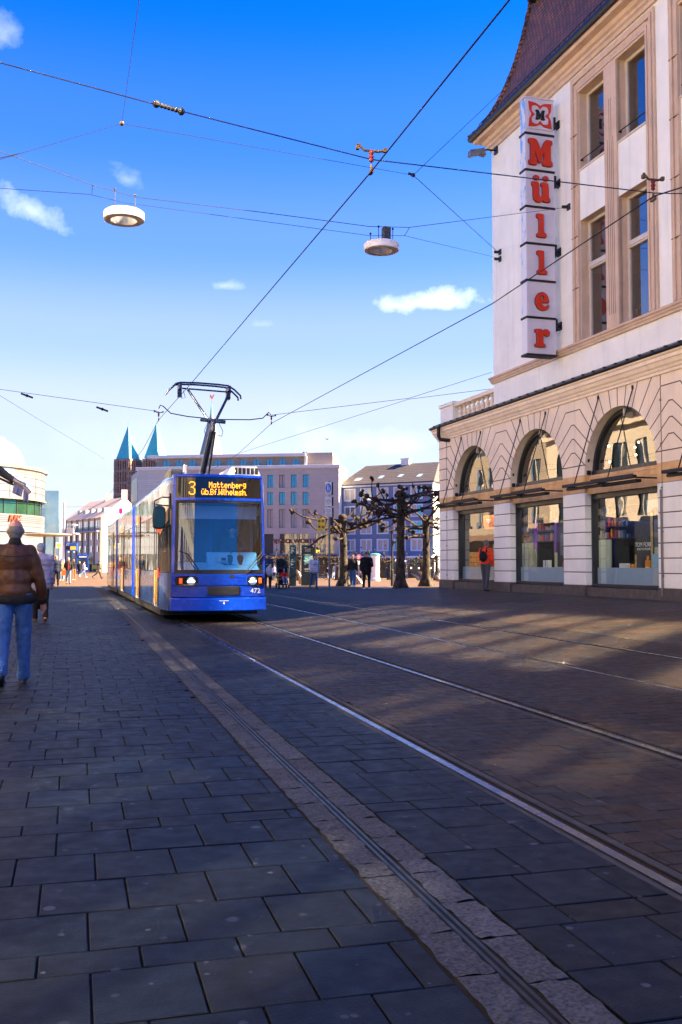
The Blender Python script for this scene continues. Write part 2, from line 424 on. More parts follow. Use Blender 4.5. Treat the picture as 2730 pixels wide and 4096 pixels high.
for i, (a, b_) in enumerate(ROWS):
    off = (off+rj.choice((.16, .16, .15, .17, .11)) ) % .318
    lo = -6.6 if a > 20 else -4.2
    x = lo-off
    far = a > 34
    while x < 1.12:
        x1 = x+.318
        if x1 > 1.12: x1 = 1.12
        if 1.12-x > .05: P1.slab(x, x1, a, b_, g=.0036 if not far else .003, far=far)
        x = x1 if x1 < 1.12 else 9
    # the strip between channel and rail
    x = 1.475; ww = rj.choice((.17, .33, .24))
    while x < 2.195:
        x1 = min(x+ww, 2.195)
        if 2.195-x1 < .06: x1 = 2.195
        P1.slab(x, x1, a, b_, far=far); x = x1; ww = .33
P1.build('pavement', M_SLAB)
P2 = Pave(); y = .9
while y < 46:                                                          # hewn granite either side of the slot drain
    for x0, x1 in ((1.125, 1.268), (1.322, 1.468)):
        pass
    y += 99
for x0, x1 in ((1.125, 1.268), (1.322, 1.468)):
    y = .9
    while y < 40:
        L = rj.choice((.36, .36, .18, .36, .27)); n = 6
        # each block gets an uneven split surface
        t = random.gauss(1, .12); nx, ny = (4, max(3, int(L/.045))) if y < 14 else (1, 2)
        base = len(P2.v)
        for iy in range(ny+1):
            for ix in range(nx+1):
                X = x0+.004+(x1-x0-.008)*ix/nx; Y = y+.005+(L-.01)*iy/ny
                e = ix in (0, nx) or iy in (0, ny)
                j = .006 if e else .002
                P2.v.append((X+random.uniform(-j, j)*(1 if e else .5), Y+random.uniform(-j, j), gz(X, Y)+(random.uniform(-.004, .003) if e else random.uniform(-.0025, .0035))+.002))
        for iy in range(ny):
            for ix in range(nx):
                q = base+iy*(nx+1)+ix; P2.f.append((q, q+1, q+nx+2, q+nx+1)); u = t*random.uniform(.93, 1.07); P2.t.append((u, u, u*1.01))
        y += L
P2.build('granite_channel_paving', M_GRAN)
P3 = Pave()
def setts(x0, x1, ya, yb, w, d, thr):
    y = ya; k = 0
    while y < yb:
        x = x0-((k*.37) % 1)*w*.9; k += 1; far = y > thr
        while x < x1-.004:
            ww = w*random.uniform(.9, 1.1); a = max(x, x0); b_ = min(x+ww, x1)
            if b_-a > .03: P3.slab(a, b_, y, y+d, g=.003, ch=.0025, tilt=.0011, far=far, tint=random.gauss(1, .11))
            x += ww
        y += d
setts(2.395, 3.665, 1.6, 57.6, .175, .1625, 22); setts(3.895, 5.575, 2.6, 57.6, .175, .1625, 20)
setts(5.78, 7.04, 5, 57.6, .19, .165, 18); setts(7.26, 8.1, 6, 57.6, .2, .165, 18)
P3.build('track_paving', M_SETT)
P4 = Pave(); k = 0
for (a, b_) in ROWS:
    if a < 7: continue
    k += 1; x = 8.32-(k % 3)*.2
    while x < 14.6:
        P4.slab(max(x, 8.32), x+.6, a, b_, far=a > 24, tint=random.gauss(1, .08)); x += .6
P4.build('side_pavement', paving_mat('asphalt grey slabs', (.058, .046, .037), .6, .25))
kb = Pave(); y = 6
while y < 57:
    kb.slab(8.11, 8.31, y, y+1.0, tint=random.gauss(1, .1), far=y > 30); y += 1.0
kb.build('kerb_strip', paving_mat('kerb stone', (.05, .042, .036), .6, 0))
# one sheet under it all, out to the horizon
def axis(a, b, steps): return [a+(b-a)*i/steps for i in range(steps+1)]
xs = [-500, -200, -80, -30, -12]+axis(-6.6, 15, 40)+[16, 18, 24, 32, 45, 70, 120, 250, 600]
ys = [-60, -20, -5]+axis(0, 58, 58)+[62, 70, 80, 95, 110, 130, 150, 180, 220, 300, 450, 900]
g = MB(); g.v = [(x, y, gz(x, y)-(.013 if y < 58.1 else .0)) for y in ys for x in xs]
nx = len(xs)
for j in range(len(ys)-1):
    for i in range(nx-1):
        g.f.append((j*nx+i, j*nx+i+1, (j+1)*nx+i+1, (j+1)*nx+i))
        inner = ys[j] < 58 and -6.7 < xs[i] < 14.9 and ys[j] >= 0
        g.m.append(0 if inner else 1)
M_GR = brick_mat('plaza paving', (.165, .092, .027), (.135, .078, .025), (.07, .045, .018), .9, .6, .02, 'xy', .6, .25, .5, .35)
tag(g.build('ground', [M_JOINT, M_GR], recalc=False), kind='structure')
# rails and the slot drain
M_RAIL = mk('polished rail steel', (.10, .15, .27), .27, 1, .1, 3)
M_RUST = mk('rusty rail side', (.025, .016, .011), .75, .3, .3, 14)
M_GROUT = mk('rail grout', (.03, .029, .028), .8, var=.25, sc=7, bump=.2, bs=90)
def strip(mb, x0, x1, dz, m, ya=.8, yb=57.5, x0b=None, x1b=None, step=1.2):
    n = int((yb-ya)/step); vs = []; fs = []
    for i in range(n+1):
        y = ya+(yb-ya)*i/n
        vs += [(x0, y, gz(x0, y)+dz), (x1, y, gz(x1, y)+dz)]
    for i in range(n): fs.append((2*i, 2*i+1, 2*i+3, 2*i+2))
    mb.add(vs, fs, m)
for xc, s in ((2.262, 1), (3.79, -1), (5.64, 1), (7.18, -1)):
    r = MB()
    def X(a, b): return (xc+a*s, xc+b*s) if s > 0 else (xc+b*s, xc+a*s)
    strip(r, *X(-.026, .026), .003, 0)
    strip(r, *X(-.031, -.026), -.001, 1); strip(r, *X(.026, .071), -.011, 1)
    strip(r, *X(.071, .084), -.001, 1)
    strip(r, *X(-.066, -.031), -.003, 2); strip(r, *X(.084, .128), -.003, 2)
    tag(r.build('tram_rail', [M_RAIL, M_RUST, M_GROUT], recalc=False), kind='structure')
r = MB()
M_SLOT = mk('black slot drain', (.012, .013, .016), .4, .5, .1, 4)
strip(r, 1.274, 1.288, .000, 0, .8, 40); strip(r, 1.302, 1.316, .000, 0, .8, 40); strip(r, 1.268, 1.322, -.012, 1, .8, 40)
tag(r.build('slot_drain', [M_SLOT, M_JOINT], recalc=False), kind='structure')
# ------------------------------------------------------------------ department store
FO = V((13.6625, 36.2113, 0)); FD = V((.03263, -.99947, 0)); FN = V((-.99947, -.03263, 0))
def fx(s, o, z): return FO+FD*s+FN*o+V((0, 0, z))
M_CREAM = mk('cream render', (.93, .75, .53), .75, var=.09, sc=.9, bump=.15, bs=50, streak=.30)
M_WHITE = mk('white render', (.90, .89, .79), .8, var=.07, sc=.8, bump=.3, bs=22, streak=.26)
M_PIER = mk('white painted pier', (.90, .88, .77), .7, var=.05, sc=2, bump=.1, bs=40, streak=.1)
M_SAND = mk('ochre sandstone', (.78, .42, .14), .75, var=.25, sc=2.2, bump=.15, bs=60, col2=(.82, .52, .22))
M_TAN = mk('tan sandstone', (.64, .47, .33), .8, var=.12, sc=1.5, bump=.2, bs=60, streak=.3)
M_GROOVE = mk('dark joint brown', (.13, .075, .045), .9)  # brown of mortar joints, fluting and seams
M_PLINTH = mk('dark plinth stone', (.085, .073, .062), .6, var=.35, sc=4, bump=.2, bs=50, streak=.5)
M_BLACK = mk('black painted metal', (.006, .006, .008), .65, var=.3, sc=6)
M_DFRAME = mk('anthracite window frame', (.02, .022, .026), .4, var=.2)
M_WFRAME = mk('cream window frame', (.62, .56, .48), .5, var=.06)
M_SHOPGL = glass_thin('shop window glass', (.9, .95, .93), 2.5, wav=.035, wsc=.7)
M_ROOMGL = glass_thin('upper window glass', (.55, .6, .6), 2.9, wav=.02, wsc=.5)
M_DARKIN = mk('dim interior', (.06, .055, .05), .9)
M_LAMP = mk('lit lamp', (1, .7, .35), .5, em=4, emc=(1, .62, .25))
M_GUTTER = mk('dark zinc gutter', (.018, .02, .024), .4, .4, .3, 4)
store = thing('department_store', 'cream corner department store with arched shop windows and a steep tiled roof', 'shop building', (13.6625, 36.2113, 0))
C0, CP, HW = 3.07, 4.70, 1.735; NB = 4
CS = [C0+CP*i for i in range(NB)]
SEND = 44.0; ZA, ZC = 3.77, 6.06
def holes_wall(mb, P, u0, u1, v0, v1, holes, m=0):
    us = sorted({u0, u1, *[h[0] for h in holes], *[h[1] for h in holes]}); vs = sorted({v0, v1, *[h[2] for h in holes], *[h[3] for h in holes]})
    us = [u for u in us if u0 <= u <= u1]; vs = [v for v in vs if v0 <= v <= v1]
    for a, b in zip(us, us[1:]):
        for c, d in zip(vs, vs[1:]):
            x, y = (a+b)/2, (c+d)/2
            if any(h[0] < x < h[1] and h[2] < y < h[3] for h in holes): continue
            mb.quad(P(a, c), P(b, c), P(b, d), P(a, d), m)
# ground floor wall with the arches cut out
mb = MB(fx); K = 28
e = 0.0
for c in CS:
    mb.quad((e, 0, ZA), (c-HW, 0, ZA), (c-HW, 0, ZC), (e, 0, ZC))
    pts = [(c-HW*cos(pi*i/K), ZA+HW*.985*sin(pi*i/K)) for i in range(K+1)]
    for (a, z1), (b, z2) in zip(pts, pts[1:]):
        mb.quad((a, 0, z1), (b, 0, z2), (b, 0, ZC), (a, 0, ZC))
        mb.quad((a, 0, z1), (b, 0, z2), (b, -.42, z2), (a, -.42, z1))       # reveal
    e = c+HW
mb.quad((e, 0, ZA), (SEND, 0, ZA), (SEND, 0, ZC), (e, 0, ZC))
mb.quad((0, 0, .2), (0, 0, ZC+.4), (0, -18, ZC+.4), (0, -18, .2)); mb.quad((0, 0, 6.45), (SEND, 0, 6.45), (SEND, -18, 6.45), (0, -18, 6.45))
mb.quad((SEND, 0, 0), (SEND, 0, 6.45), (SEND, -18, 6.45), (SEND, -18, 0)); mb.quad((0, -18, 0), (SEND, -18, 0), (SEND, -18, 6.45), (0, -18, 6.45))
ground_wall = mb.build('ground_floor_wall', M_CREAM, store)
# piers: rusticated white blocks, plinth, ochre band
edges = [0.0]+[x for c in CS for x in (c-HW, c+HW)]+[SEND]
M_PIERS = M_PIER
for i in range(0, len(edges), 2):
    a, b = edges[i], edges[i+1]; last = b > 30
    mb = MB(fx)
    for k in range(7):
        z0 = .63+k*.378
        mb.box(a+(.0 if i == 0 else 0), b, -.42, .0, z0+.012, z0+.366)
    o = mb.build('pier', M_PIER, store, bevel=.012)
    mb = MB(fx); mb.box(a+.012, b-.012, -.40, -.016, .6, 3.27); mb.build('pier_core', M_GROOVE, o)
    mb = MB(fx); mb.box(a, b, -.42, .0, 3.276, ZA-.004); mb.build('stone_band', M_SAND, store, bevel=.004)
    mb = MB(fx)
    n = max(1, int((b-a)/.62))
    for k in range(n): mb.box(a+(b-a)*k/n+.003, a+(b-a)*(k+1)/n-.003, -.44, .035, -.05, .612)
    mb.build('plinth', M_PLINTH, store, bevel=.006)
    mb = MB(fx)                                                          # joints of the arch stones
    if not last:
        pass
for i, c in enumerate(CS):
    mb = MB(fx); R = HW*.985
    def ln(a, b, w=.014):
        a, b = V((a[0], 0, a[1])), V((b[0], 0, b[1])); d = (b-a).normalized(); q = V((-d.z, 0, d.x))*w
        mb.add([(p.x, o_, p.z) for o_ in (-.01, .004) for p in (a-q, a+q, b+q, b-q)], [(0,1,2,3),(4,5,6,7),(0,1,5,4),(1,2,6,5),(2,3,7,6),(3,0,4,7)])
    for th in (90, 79, 101, 66.5, 113.5, 54.5, 125.5):
        t = radians(th); z1 = ZC-.02; r1 = (z1-ZA)/sin(t)
        if th in (54.5, 125.5): r1 = R+1.02
        p = (c+R*cos(t), ZA+R*sin(t)); q = (c+r1*cos(t), ZA+r1*sin(t)); ln(p, q)
    for th, h in ((43, 5.69), (31.5, 5.28), (20, 4.87), (9, 4.46)):
        for sg in (-1, 1):
            t = radians(th); p = (c+sg*R*cos(t), ZA+R*sin(t)); tt = t if th > 15 else radians(30)
            L = (h-p[1])/sin(radians(max(th, 33)+4)); dx = L*cos(radians(max(th, 33)+4)); q = (p[0]+sg*dx, h)
            lim = CP/2; x2 = c+sg*lim
            if i == 0 and sg < 0: x2 = 0.0
            ln(p, q); ln(q, (x2, h))
    for sg in (-1, 1):
        x2 = c+sg*CP/2 if not (i == 0 and sg < 0) else 0
        ln((c+sg*HW, 4.06), (x2, 4.06))
    mb.build('arch_joint', M_GROOVE, store)
# cornice, gutter, upper walls
def sweep(mb, prof, s0, s1, corner=True, back=4.0, m=0):
    """a moulding along the front; its left end turns the corner"""
    n = len(prof)
    ps = []
    for o, z in prof: ps.append([(s0-(o if corner else 0), -back, z) if corner else (s0, o, z), (s0-(o if corner else 0), o, z), (s1, o, z)])
    for (a, b, c), (a2, b2, c2) in zip(ps, ps[1:]):
        mb.quad(b, c, c2, b2, m)
        if corner: mb.quad(a, b, b2, a2, m)
    mb.add([q[2] for q in ps], [tuple(range(n))], m)
    if not corner: mb.add([q[1] for q in ps], [tuple(range(n))], m)
mb = MB(fx)
sweep(mb, [(-.02, 5.98), (.05, 5.98), (.05, 6.05), (.08, 6.07), (.10, 6.13), (.14, 6.17), (.18, 6.26), (.21, 6.28), (.21, 6.37), (.25, 6.40), (.25, 6.45), (-.02, 6.50)], 0, SEND)
mb.build('cornice', M_CREAM, store)
mb = MB(fx); sweep(mb, [(.22, 6.44), (.28, 6.44), (.31, 6.48), (.31, 6.53), (.28, 6.54), (.1, 6.64), (-.02, 6.64)], 0, SEND)
for k in range(80): mb.box(.2+k*.55, .26+k*.55, .24, .34, 6.50, 6.56)
mb.build('gutter', M_GUTTER, store)
mb = MB(fx); mb.tube([(.75, .33, 6.46), (.75, .33, 6.1), (.78, .28, 5.98), (1.0, .12, 5.93), (1.05, -.02, 5.93)], .07, 10); mb.build('drain_bend', M_BLACK, store, smooth=40)
# balustrade over the low part
mb = MB(fx); mb.box(.10, 1.30, -.55, -.02, 6.64, 7.25); mb.box(.04, 1.36, -.60, .04, 7.25, 7.38); bal = mb.build('balustrade_pedestal', M_PIER, store, bevel=.012)
mb = MB(fx); mb.box(1.36, 4.84, -.42, -.06, 7.16, 7.30); mb.box(1.30, 4.84, -.40, -.08, 6.64, 6.72); mb.build('balustrade_rail', M_CREAM, store, bevel=.01)
for k in range(9):
    s = 1.55+k*.39; mb = MB()
    p = fx(s, -.24, 6.72)
    mb.lathe(p, [(.10, 0), (.10, .05), (.06, .07), (.085, .13), (.105, .19), (.085, .25), (.05, .31), (.045, .35), (.075, .37), (.06, .39), (.10, .41), (.10, .45)], 10)
    mb.build('baluster', M_CREAM, store, smooth=50)
US = 4.85
ROWP = [10.30+4.75*k for k in range(3)]
WIN = []
for p in ROWP:
    for a in (p+.38, p+2.37): WIN += [(a, a+1.39, 7.66, 11.16), (a, a+1.39, 12.66, 14.95)]
mb = MB(fx); RV = .36
holes_wall(mb, lambda u, v: (u, -.01, v), US, SEND, 6.6, 16.0, WIN)
for a, b, c, d in WIN:
    for q in (((a, c), (b, c)), ((b, c), (b, d)), ((b, d), (a, d)), ((a, d), (a, c))):
        mb.quad((q[0][0], -.01, q[0][1]), (q[1][0], -.01, q[1][1]), (q[1][0], -.01-RV, q[1][1]), (q[0][0], -.01-RV, q[0][1]), 1)
mb.quad((US, -.01, 6.4), (US, -.01, 16.0), (US, -16, 16.0), (US, -16, 6.4))
mb.quad((SEND, -.01, 6.4), (SEND, -.01, 16.0), (SEND, -16, 16.0), (SEND, -16, 6.4)); mb.quad((US, -16, 6.4), (SEND, -16, 6.4), (SEND, -16, 16.0), (US, -16, 16.0))
mb.build('upper_wall', [M_WHITE, M_TAN], store)
mb = MB(fx); sweep(mb, [(-.02, 7.40), (.05, 7.40), (.06, 7.46), (.09, 7.49), (.09, 7.53), (.13, 7.56), (.13, 7.62), (-.02, 7.66)], US, SEND)
mb.build('sill_cornice', M_TAN, store)
for p in ROWP:
    fr = MB(fx)
    x0, x1, z0, z1 = p, p+4.14, 7.66, 15.47
    for (ins, pr) in ((0, .055), (.09, .085), (.2, .05), (.29, .07)):
        wd = .075
        a, b, c, d = x0+ins, x1-ins, z0, z1-ins*1.25
        fr.box(a, a+wd, -.01, pr, c, d); fr.box(b-wd, b, -.01, pr, c, d); fr.box(a+wd, b-wd, -.01, pr-.003, d-wd*1.2, d)
    fr.box(x0+.02, x0+.37, -.012, .035, z0, z1-.4); fr.box(x1-.37, x1-.02, -.012, .035, z0, z1-.4); fr.box(x0+.37, x1-.37, -.012, .033, z1-.52, z1-.02)
    fr.box(p+1.77, p+2.37, -.1, .045, z0, z1-.5)
    so_ = fr.build('window_surround', M_TAN, store, bevel=.006)
    gr = MB(fx)
    for q in (1.93, 2.03, 2.12, 2.21): gr.box(p+q-.007, p+q+.007, .04, .049, z0+.35, 12.9 if q in (1.93, 2.21) else 14.0)
    for z in (9.2, 10.7, 12.2, 13.7): gr.box(p+.02, p+.37, .05, .0885, z, z+.012)
    gr.build('fluting', M_GROOVE, so_)
    for a in (p+.38, p+2.37):
        for (c, d, tr) in ((7.66, 11.16, 9.72), (12.66, 14.95, None)):
            b = a+1.39; f = MB(fx); w_ = .085; o0, o1 = -.34, -.26
            f.box(a, a+w_, o0, o1, c, d); f.box(b-w_, b, o0, o1, c, d); f.box(a+w_, b-w_, o0, o1-.002, d-w_, d); f.box(a+w_, b-w_, o0, o1-.002, c, c+.06)
            if tr: f.box(a+w_, b-w_, o0, o1+.03, tr, tr+.20); f.box(a+w_, b-w_, o0, o1+.06, tr+.05, tr+.09)
            f.box(a-.02, b+.02, -.3, .03, c-.05, c+.002)
            wf = f.build('window_frame', M_WFRAME, store, bevel=.006)
            gq = MB(fx); gq.quad((a+w_, -.305, c+.06), (b-w_, -.305, c+.06), (b-w_, -.305, d-w_), (a+w_, -.305, d-w_)); gq.build('pane', M_ROOMGL, wf)
            if not tr:
                rl = MB(fx); rl.tube([(a+.03, -.03, c+.28), (b-.03, -.03, c+.28)], .016, 6); rl.tube([(a+.03, -.03, c+.28), (a+.03, -.1, c+.28)], .03, 6); rl.build('guard_bar', M_BLACK, wf)
            else:
                it = MB(fx)
                rr = random.Random(int(a*100))
                for k in range(46):
                    x = a+.1+rr.random()*1.15; z = c+.06+rr.random()*.95*(1 if x < a+.7 else .8); o = -.9-rr.random()*.35
                    it.box(x, x+.06+rr.random()*.08, o, o+.05, z, z+.08+rr.random()*.1, rr.randrange(4))
                it.box(a, b, -1.32, -1.28, c, c+1.4, 4)
                it.build('merchandise', [mk('pack red', (.4, .03, .03), .4), mk('pack blue', (.05, .15, .45), .4), mk('pack pale', (.5, .45, .4), .4), mk('pack amber', (.45, .2, .04), .4), M_DARKIN] if a < 10.8 else it_mats, wf)
                if a < 10.8: it_mats = [bpy.data.materials[n] for n in ('pack red', 'pack blue', 'pack pale', 'pack amber', 'dim interior')]
# rooms behind the glass
mb = MB(fx)
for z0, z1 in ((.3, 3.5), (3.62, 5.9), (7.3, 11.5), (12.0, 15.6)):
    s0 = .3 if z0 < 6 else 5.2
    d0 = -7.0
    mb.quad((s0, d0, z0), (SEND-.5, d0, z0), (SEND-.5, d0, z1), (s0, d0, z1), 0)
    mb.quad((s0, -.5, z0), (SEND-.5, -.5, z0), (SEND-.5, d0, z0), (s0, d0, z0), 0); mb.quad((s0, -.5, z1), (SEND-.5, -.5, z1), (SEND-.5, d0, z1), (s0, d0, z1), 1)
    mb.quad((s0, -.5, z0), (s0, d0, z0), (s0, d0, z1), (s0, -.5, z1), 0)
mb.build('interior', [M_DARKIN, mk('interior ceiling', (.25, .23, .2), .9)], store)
lamp0 = None; rr = random.Random(5)
for i, (c, n) in enumerate(((CS[1], 9), (CS[2], 6), (CS[1]+.4, 4))):
    for k in range(n):
        m_ = MB(); p = fx(c-1.3+rr.random()*2.9, -1.2-rr.random()*3, 4.25+rr.random()*1.1)
        m_.ball(p, .035, n=8, k=6); m_.build('ceiling_lamp', M_LAMP, store)
# shop fronts, arched windows, canopies
for i, c in enumerate(CS):
    sp = MB(fx)
    n = 7
    for k in range(n):
        a, b = c-HW+2*HW*k/n, c-HW+2*HW*(k+1)/n
        sp.box(a+.003, b-.003, -.42, -.085, 3.22, 3.50); sp.box(a+.003, b-.003, -.42, -.12, 3.512, 3.66); sp.box(a+.003, b-.003, -.42, -.15, 3.672, 3.76)
    sp.build('spandrel', M_SAND, store, bevel=.004)
    # plinth below the glass
    pl = MB(fx); 
    for k in range(5): pl.box(c-HW+2*HW*k/5+.003, c-HW+2*HW*(k+1)/5-.003, -.42, -.02, -.05, .585)
    pl.build('plinth', M_PLINTH, store, bevel=.006)
    f = MB(fx); a, b = c-HW, c+HW
    f.box(a, a+.06, -.40, -.2, .6, 3.215); f.box(b-.06, b, -.40, -.2, .6, 3.215); f.box(a+.06, b-.06, -.40, -.21, 3.08, 3.215); f.box(a+.06, b-.06, -.40, -.18, .6, .69)
    wf = f.build('shop_window', M_DFRAME, store, bevel=.006)
    g_ = MB(fx); g_.quad((a+.06, -.33, .69), (b-.06, -.33, .69), (b-.06, -.33, 3.08), (a+.06, -.33, 3.08)); g_.build('pane', M_SHOPGL, wf)
    fr_ = MB(fx)
    for k in range(3): fr_.box(a+.07+k*1.13, a+1.195+k*1.13, -.36, -.345, .69, 1.14)
    fr_.build('frosted_panel', mk('frosted foil', (.34, .45, .52), .45, var=.06) if i == 0 else bpy.data.materials['frosted foil'], wf)
    af = MB(fx); R0, R1 = HW-.03, HW-.13
    pts = [(cos(pi*k/K), sin(pi*k/K)*.985) for k in range(K+1)]
    for (x1, y1), (x2, y2) in zip(pts, pts[1:]):
        q = [(c+r*x, o, ZA+r*y) for o in (-.38, -.24) for r, x, y in ((R0, x1, y1), (R0, x2, y2), (R1, x2, y2), (R1, x1, y1))]
        af.add(q, [(0,1,2,3),(7,6,5,4),(0,4,5,1),(1,5,6,2),(2,6,7,3),(3,7,4,0)])
    af.box(c-HW+.02, c+HW-.02, -.40, -.22, ZA-.005, ZA+.11)
    aw = af.build('arched_window', M_DFRAME, store)
    ag = MB(fx); ag.add([(c+R1*x, -.31, ZA+R1*y) for x, y in pts], [tuple(range(K+1))]); ag.build('pane', M_SHOPGL, aw, recalc=False)
    # canopy: two dark slats held by rods
    cn = MB(fx)
    cn.box(c-1.78, c+1.76, .60, .70, 3.39, 3.47); cn.box(c-1.78, c+.1, .44, .56, 3.31, 3.385); cn.box(c-.1, c+1.6, .36, .52, 3.30, 3.38); cn.box(c-.25, c+1.76, .70, .715, 3.40, 3.50)
    for s in (c-1.7, c-.1, c+1.68): cn.box(s, s+.05, -.1, .60, 3.385, 3.425)
    cw = cn.build('awning_frame', M_BLACK, store, bevel=.004)
    for (s0, s1) in ((c-.94, c-1.2), (c+.74, c+.47)):
        rd = MB(fx); rd.tube([(s0, .0, 5.87), (s1, .64, 3.45)], .016, 6); rd.box(s0-.03, s0+.03, -.005, .03, 5.82, 5.92); rd.build('tension_rod', M_BLACK, cw)
    tb = MB(fx); tb.box(c+.08, c+.115, -.2, -.12, 5.22, 5.43); tb.build('banner_hook', M_WFRAME, store)
    sl_ = MB(fx); p = (c-HW+.02, -.1, 4.15); sl_.tube([(c-HW, -.12, 4.14), (c-HW+.12, -.08, 4.2)], .03, 8); sl_.box(c-HW, c-HW+.07, -.17, -.07, 3.78, 3.9); sl_.build('facade_spotlight', M_GUTTER, store)
# thin cables clipped to the wall
for s, z0, z1 in ((.74, .3, 5.9), (14.42, .42, 6.35)):
    mb = MB(fx); mb.tube([(s, .012, z1), (s+.01, .012, 3.3), (s, .012, z0)], .009, 5)
    for k in range(5): mb.box(s-.02, s+.02, -.005, .035, z0+.5+k*1.1, z0+.55+k*1.1)
    if z0 > .4: mb.tube([(s, .05, 3.1), (s, .05, .45)], .022, 6)
    mb.build('lightning_cable', mk('grey cable', (.22, .2, .18), .6) if s < 1 else bpy.data.materials['grey cable'] , store)
# eaves, roof
M_TILE = brick_mat('brown roof tiles', (.30, .10, .03), (.14, .06, .026), (.012, .01, .01), .2, .15, .018, 'yz', .6, .7, .5, .7)
mb = MB(fx)
sweep(mb, [(-.02, 15.55), (.06, 15.55), (.08, 15.64), (.14, 15.68), (.14, 15.76), (.22, 15.80), (.26, 15.90), (.46, 15.93), (.48, 16.02), (.52, 16.05), (-.02, 16.12)], US, SEND, back=14)
mb.build('eaves_cornice', M_TAN, store)
mb = MB(fx); sweep(mb, [(.50, 16.02), (.58, 16.03), (.62, 16.1), (.62, 16.2), (.57, 16.22), (.50, 16.1)], US, SEND, back=14); 
mb.build('roof_gutter', M_GUTTER, store)
PR = [(.58, 16.16), (.28, 16.42), (-.02, 16.85), (-.33, 17.5), (-.6, 18.3), (-.82, 19.2), (-1.0, 20.2), (-1.15, 21.2)]
mb = MB(fx); B2 = -15; RE = 16.6
for (o1, z1), (o2, z2) in zip(PR, PR[1:]):
    mb.quad((US-o1, o1, z1), (RE+o1, o1, z1), (RE+o2, o2, z2), (US-o2, o2, z2)); mb.quad((RE+o1, B2, z1), (RE+o1, o1, z1), (RE+o2, o2, z2), (RE+o2, B2, z2)); mb.quad((US-o1, B2, z1), (US-o1, o1, z1), (US-o2, o2, z2), (US-o2, B2, z2))
mb.quad((US, .0, 16.13), (SEND, .0, 16.13), (SEND, -16, 16.13), (US, -16, 16.13)); mb.quad((US+1.15, -1.15, 21.2), (RE-1.15, -1.15, 21.2), (RE-1.15, B2, 21.2), (US+1.15, B2, 21.2))
roof = mb.build('roof', M_TILE, store, smooth=30)
mb = MB(fx)
for k in range(43):
    s = US-.30+k*.28
    mb.box(s, s+.012, .30, .315, 16.42, 16.62)
for z in (16.50, 16.61): mb.box(US-.34, US+12, .295, .32, z, z+.014)
mb.build('snow_guard', M_GUTTER, roof)
mb = MB(fx); mb.box(US+1.3, US+2.4, -1.9, -.75, 20.3, 21.8); mb.box(US+1.2, US+2.5, -2.0, -.62, 21.8, 21.95); mb.build('dormer', M_GUTTER, roof, bevel=.02)
mb = MB(fx)                                                              # hip ridge tiles
for i in range(16):
    t = i/16*(len(PR)-1); k = int(t); f_ = t-k; o = PR[k][0]*(1-f_)+PR[k+1][0]*f_; z = PR[k][1]*(1-f_)+PR[k+1][1]*f_
    t2 = min((i+1.15)/16, 1)*(len(PR)-1); k2 = min(int(t2), len(PR)-2); f2 = t2-k2; o2 = PR[k2][0]*(1-f2)+PR[k2+1][0]*f2; z2 = PR[k2][1]*(1-f2)+PR[k2+1][1]*f2
    mb.tube([(US-o, o, z+.02), (US-o2, o2, z2+.02)], [.11, .085], 8)
mb.build('ridge_tile', M_TILE, roof)
# unseen block added behind the corner to shade the street and square
mb = MB(); 
def wx(x, y, z): return (x, y, z)
mb.prism([(22.6, 48.6), (22.6, 30), (60, 20), (60, 40)], -.6, 21.5); mb.build('added_shade_block', M_WHITE, store)
# ------------------------------------------------------------------ blade sign
def chaikin(lp, n=2, r=.16):
    for _ in range(n):
        q = []
        for i, (a, b) in enumerate(zip(lp, lp[1:]+lp[:1])):
            q.append((a[0]+(b[0]-a[0])*r, a[1]+(b[1]-a[1])*r)); q.append((b[0]-(b[0]-a[0])*r, b[1]-(b[1]-a[1])*r))
        lp = q; r = .25
    return lp
def ell(cx, cy, rx, ry, n=14): return [(cx+rx*cos(2*pi*i/n), cy+ry*sin(2*pi*i/n)) for i in range(n)]
GL = {'M': [[(0,1),(.33,1),(.52,.52),(.70,1),(1,1),(1,.84),(.93,.80),(.93,.2),(1,.16),(1,0),(.58,0),(.58,.16),(.66,.2),(.66,.62),(.50,.1),(.42,.1),(.25,.64),(.25,.2),(.33,.16),(.33,0),(0,0),(0,.16),(.08,.2),(.08,.80),(0,.84)]],
 'u': [[(0,.76),(.38,.76),(.38,.26),(.44,.17),(.53,.17),(.60,.26),(.60,.60),(.52,.63),(.52,.76),(.92,.76),(.92,.17),(1,.14),(1,0),(.66,0),(.61,.07),(.47,-.03),(.27,-.03),(.10,.07),(.08,.25),(.08,.6),(0,.63)], ell(.25,.93,.15,.09), ell(.77,.93,.15,.09)],
 'l': [[(.05,1),(.70,1),(.72,.95),(.72,.2),(1,.14),(1,0),(.06,0),(.06,.14),(.3,.2),(.3,.8),(.05,.84)]],
 'e': [[(1,.42),(.98,.62),(.84,.88),(.55,1),(.22,.9),(.02,.62),(.02,.35),(.2,.08),(.55,-.02),(.85,.06),(1,.25),(.93,.32),(.75,.2),(.60,.2),(.45,.3),(.41,.42)], [(.42,.57),(.66,.57),(.64,.76),(.54,.85),(.44,.76)]],
 'r': [[(0,.97),(.45,1),(.5,.86),(.62,.98),(.84,1),(1,.86),(.98,.68),(.84,.6),(.70,.66),(.64,.74),(.53,.62),(.53,.2),(.68,.15),(.68,0),(0,0),(0,.15),(.13,.2),(.13,.78),(0,.83)]]}
def glyph(ch, w, h, ext, bev=.006): return outline_mesh([([(x*w-w/2, y*h-h/2) for x, y in chaikin(lp)], False) for lp in GL[ch]], ext, bev, 2)
M_SIGNW = mk('lilac white sign panel', (.66, .62, .68), .4, var=.04, sc=1.5)
M_RED = mk('orange red letter', (.62, .032, .006), .4, var=.06)
M_REDS = mk('deep red frame', (.62, .03, .015), .4, var=.06)
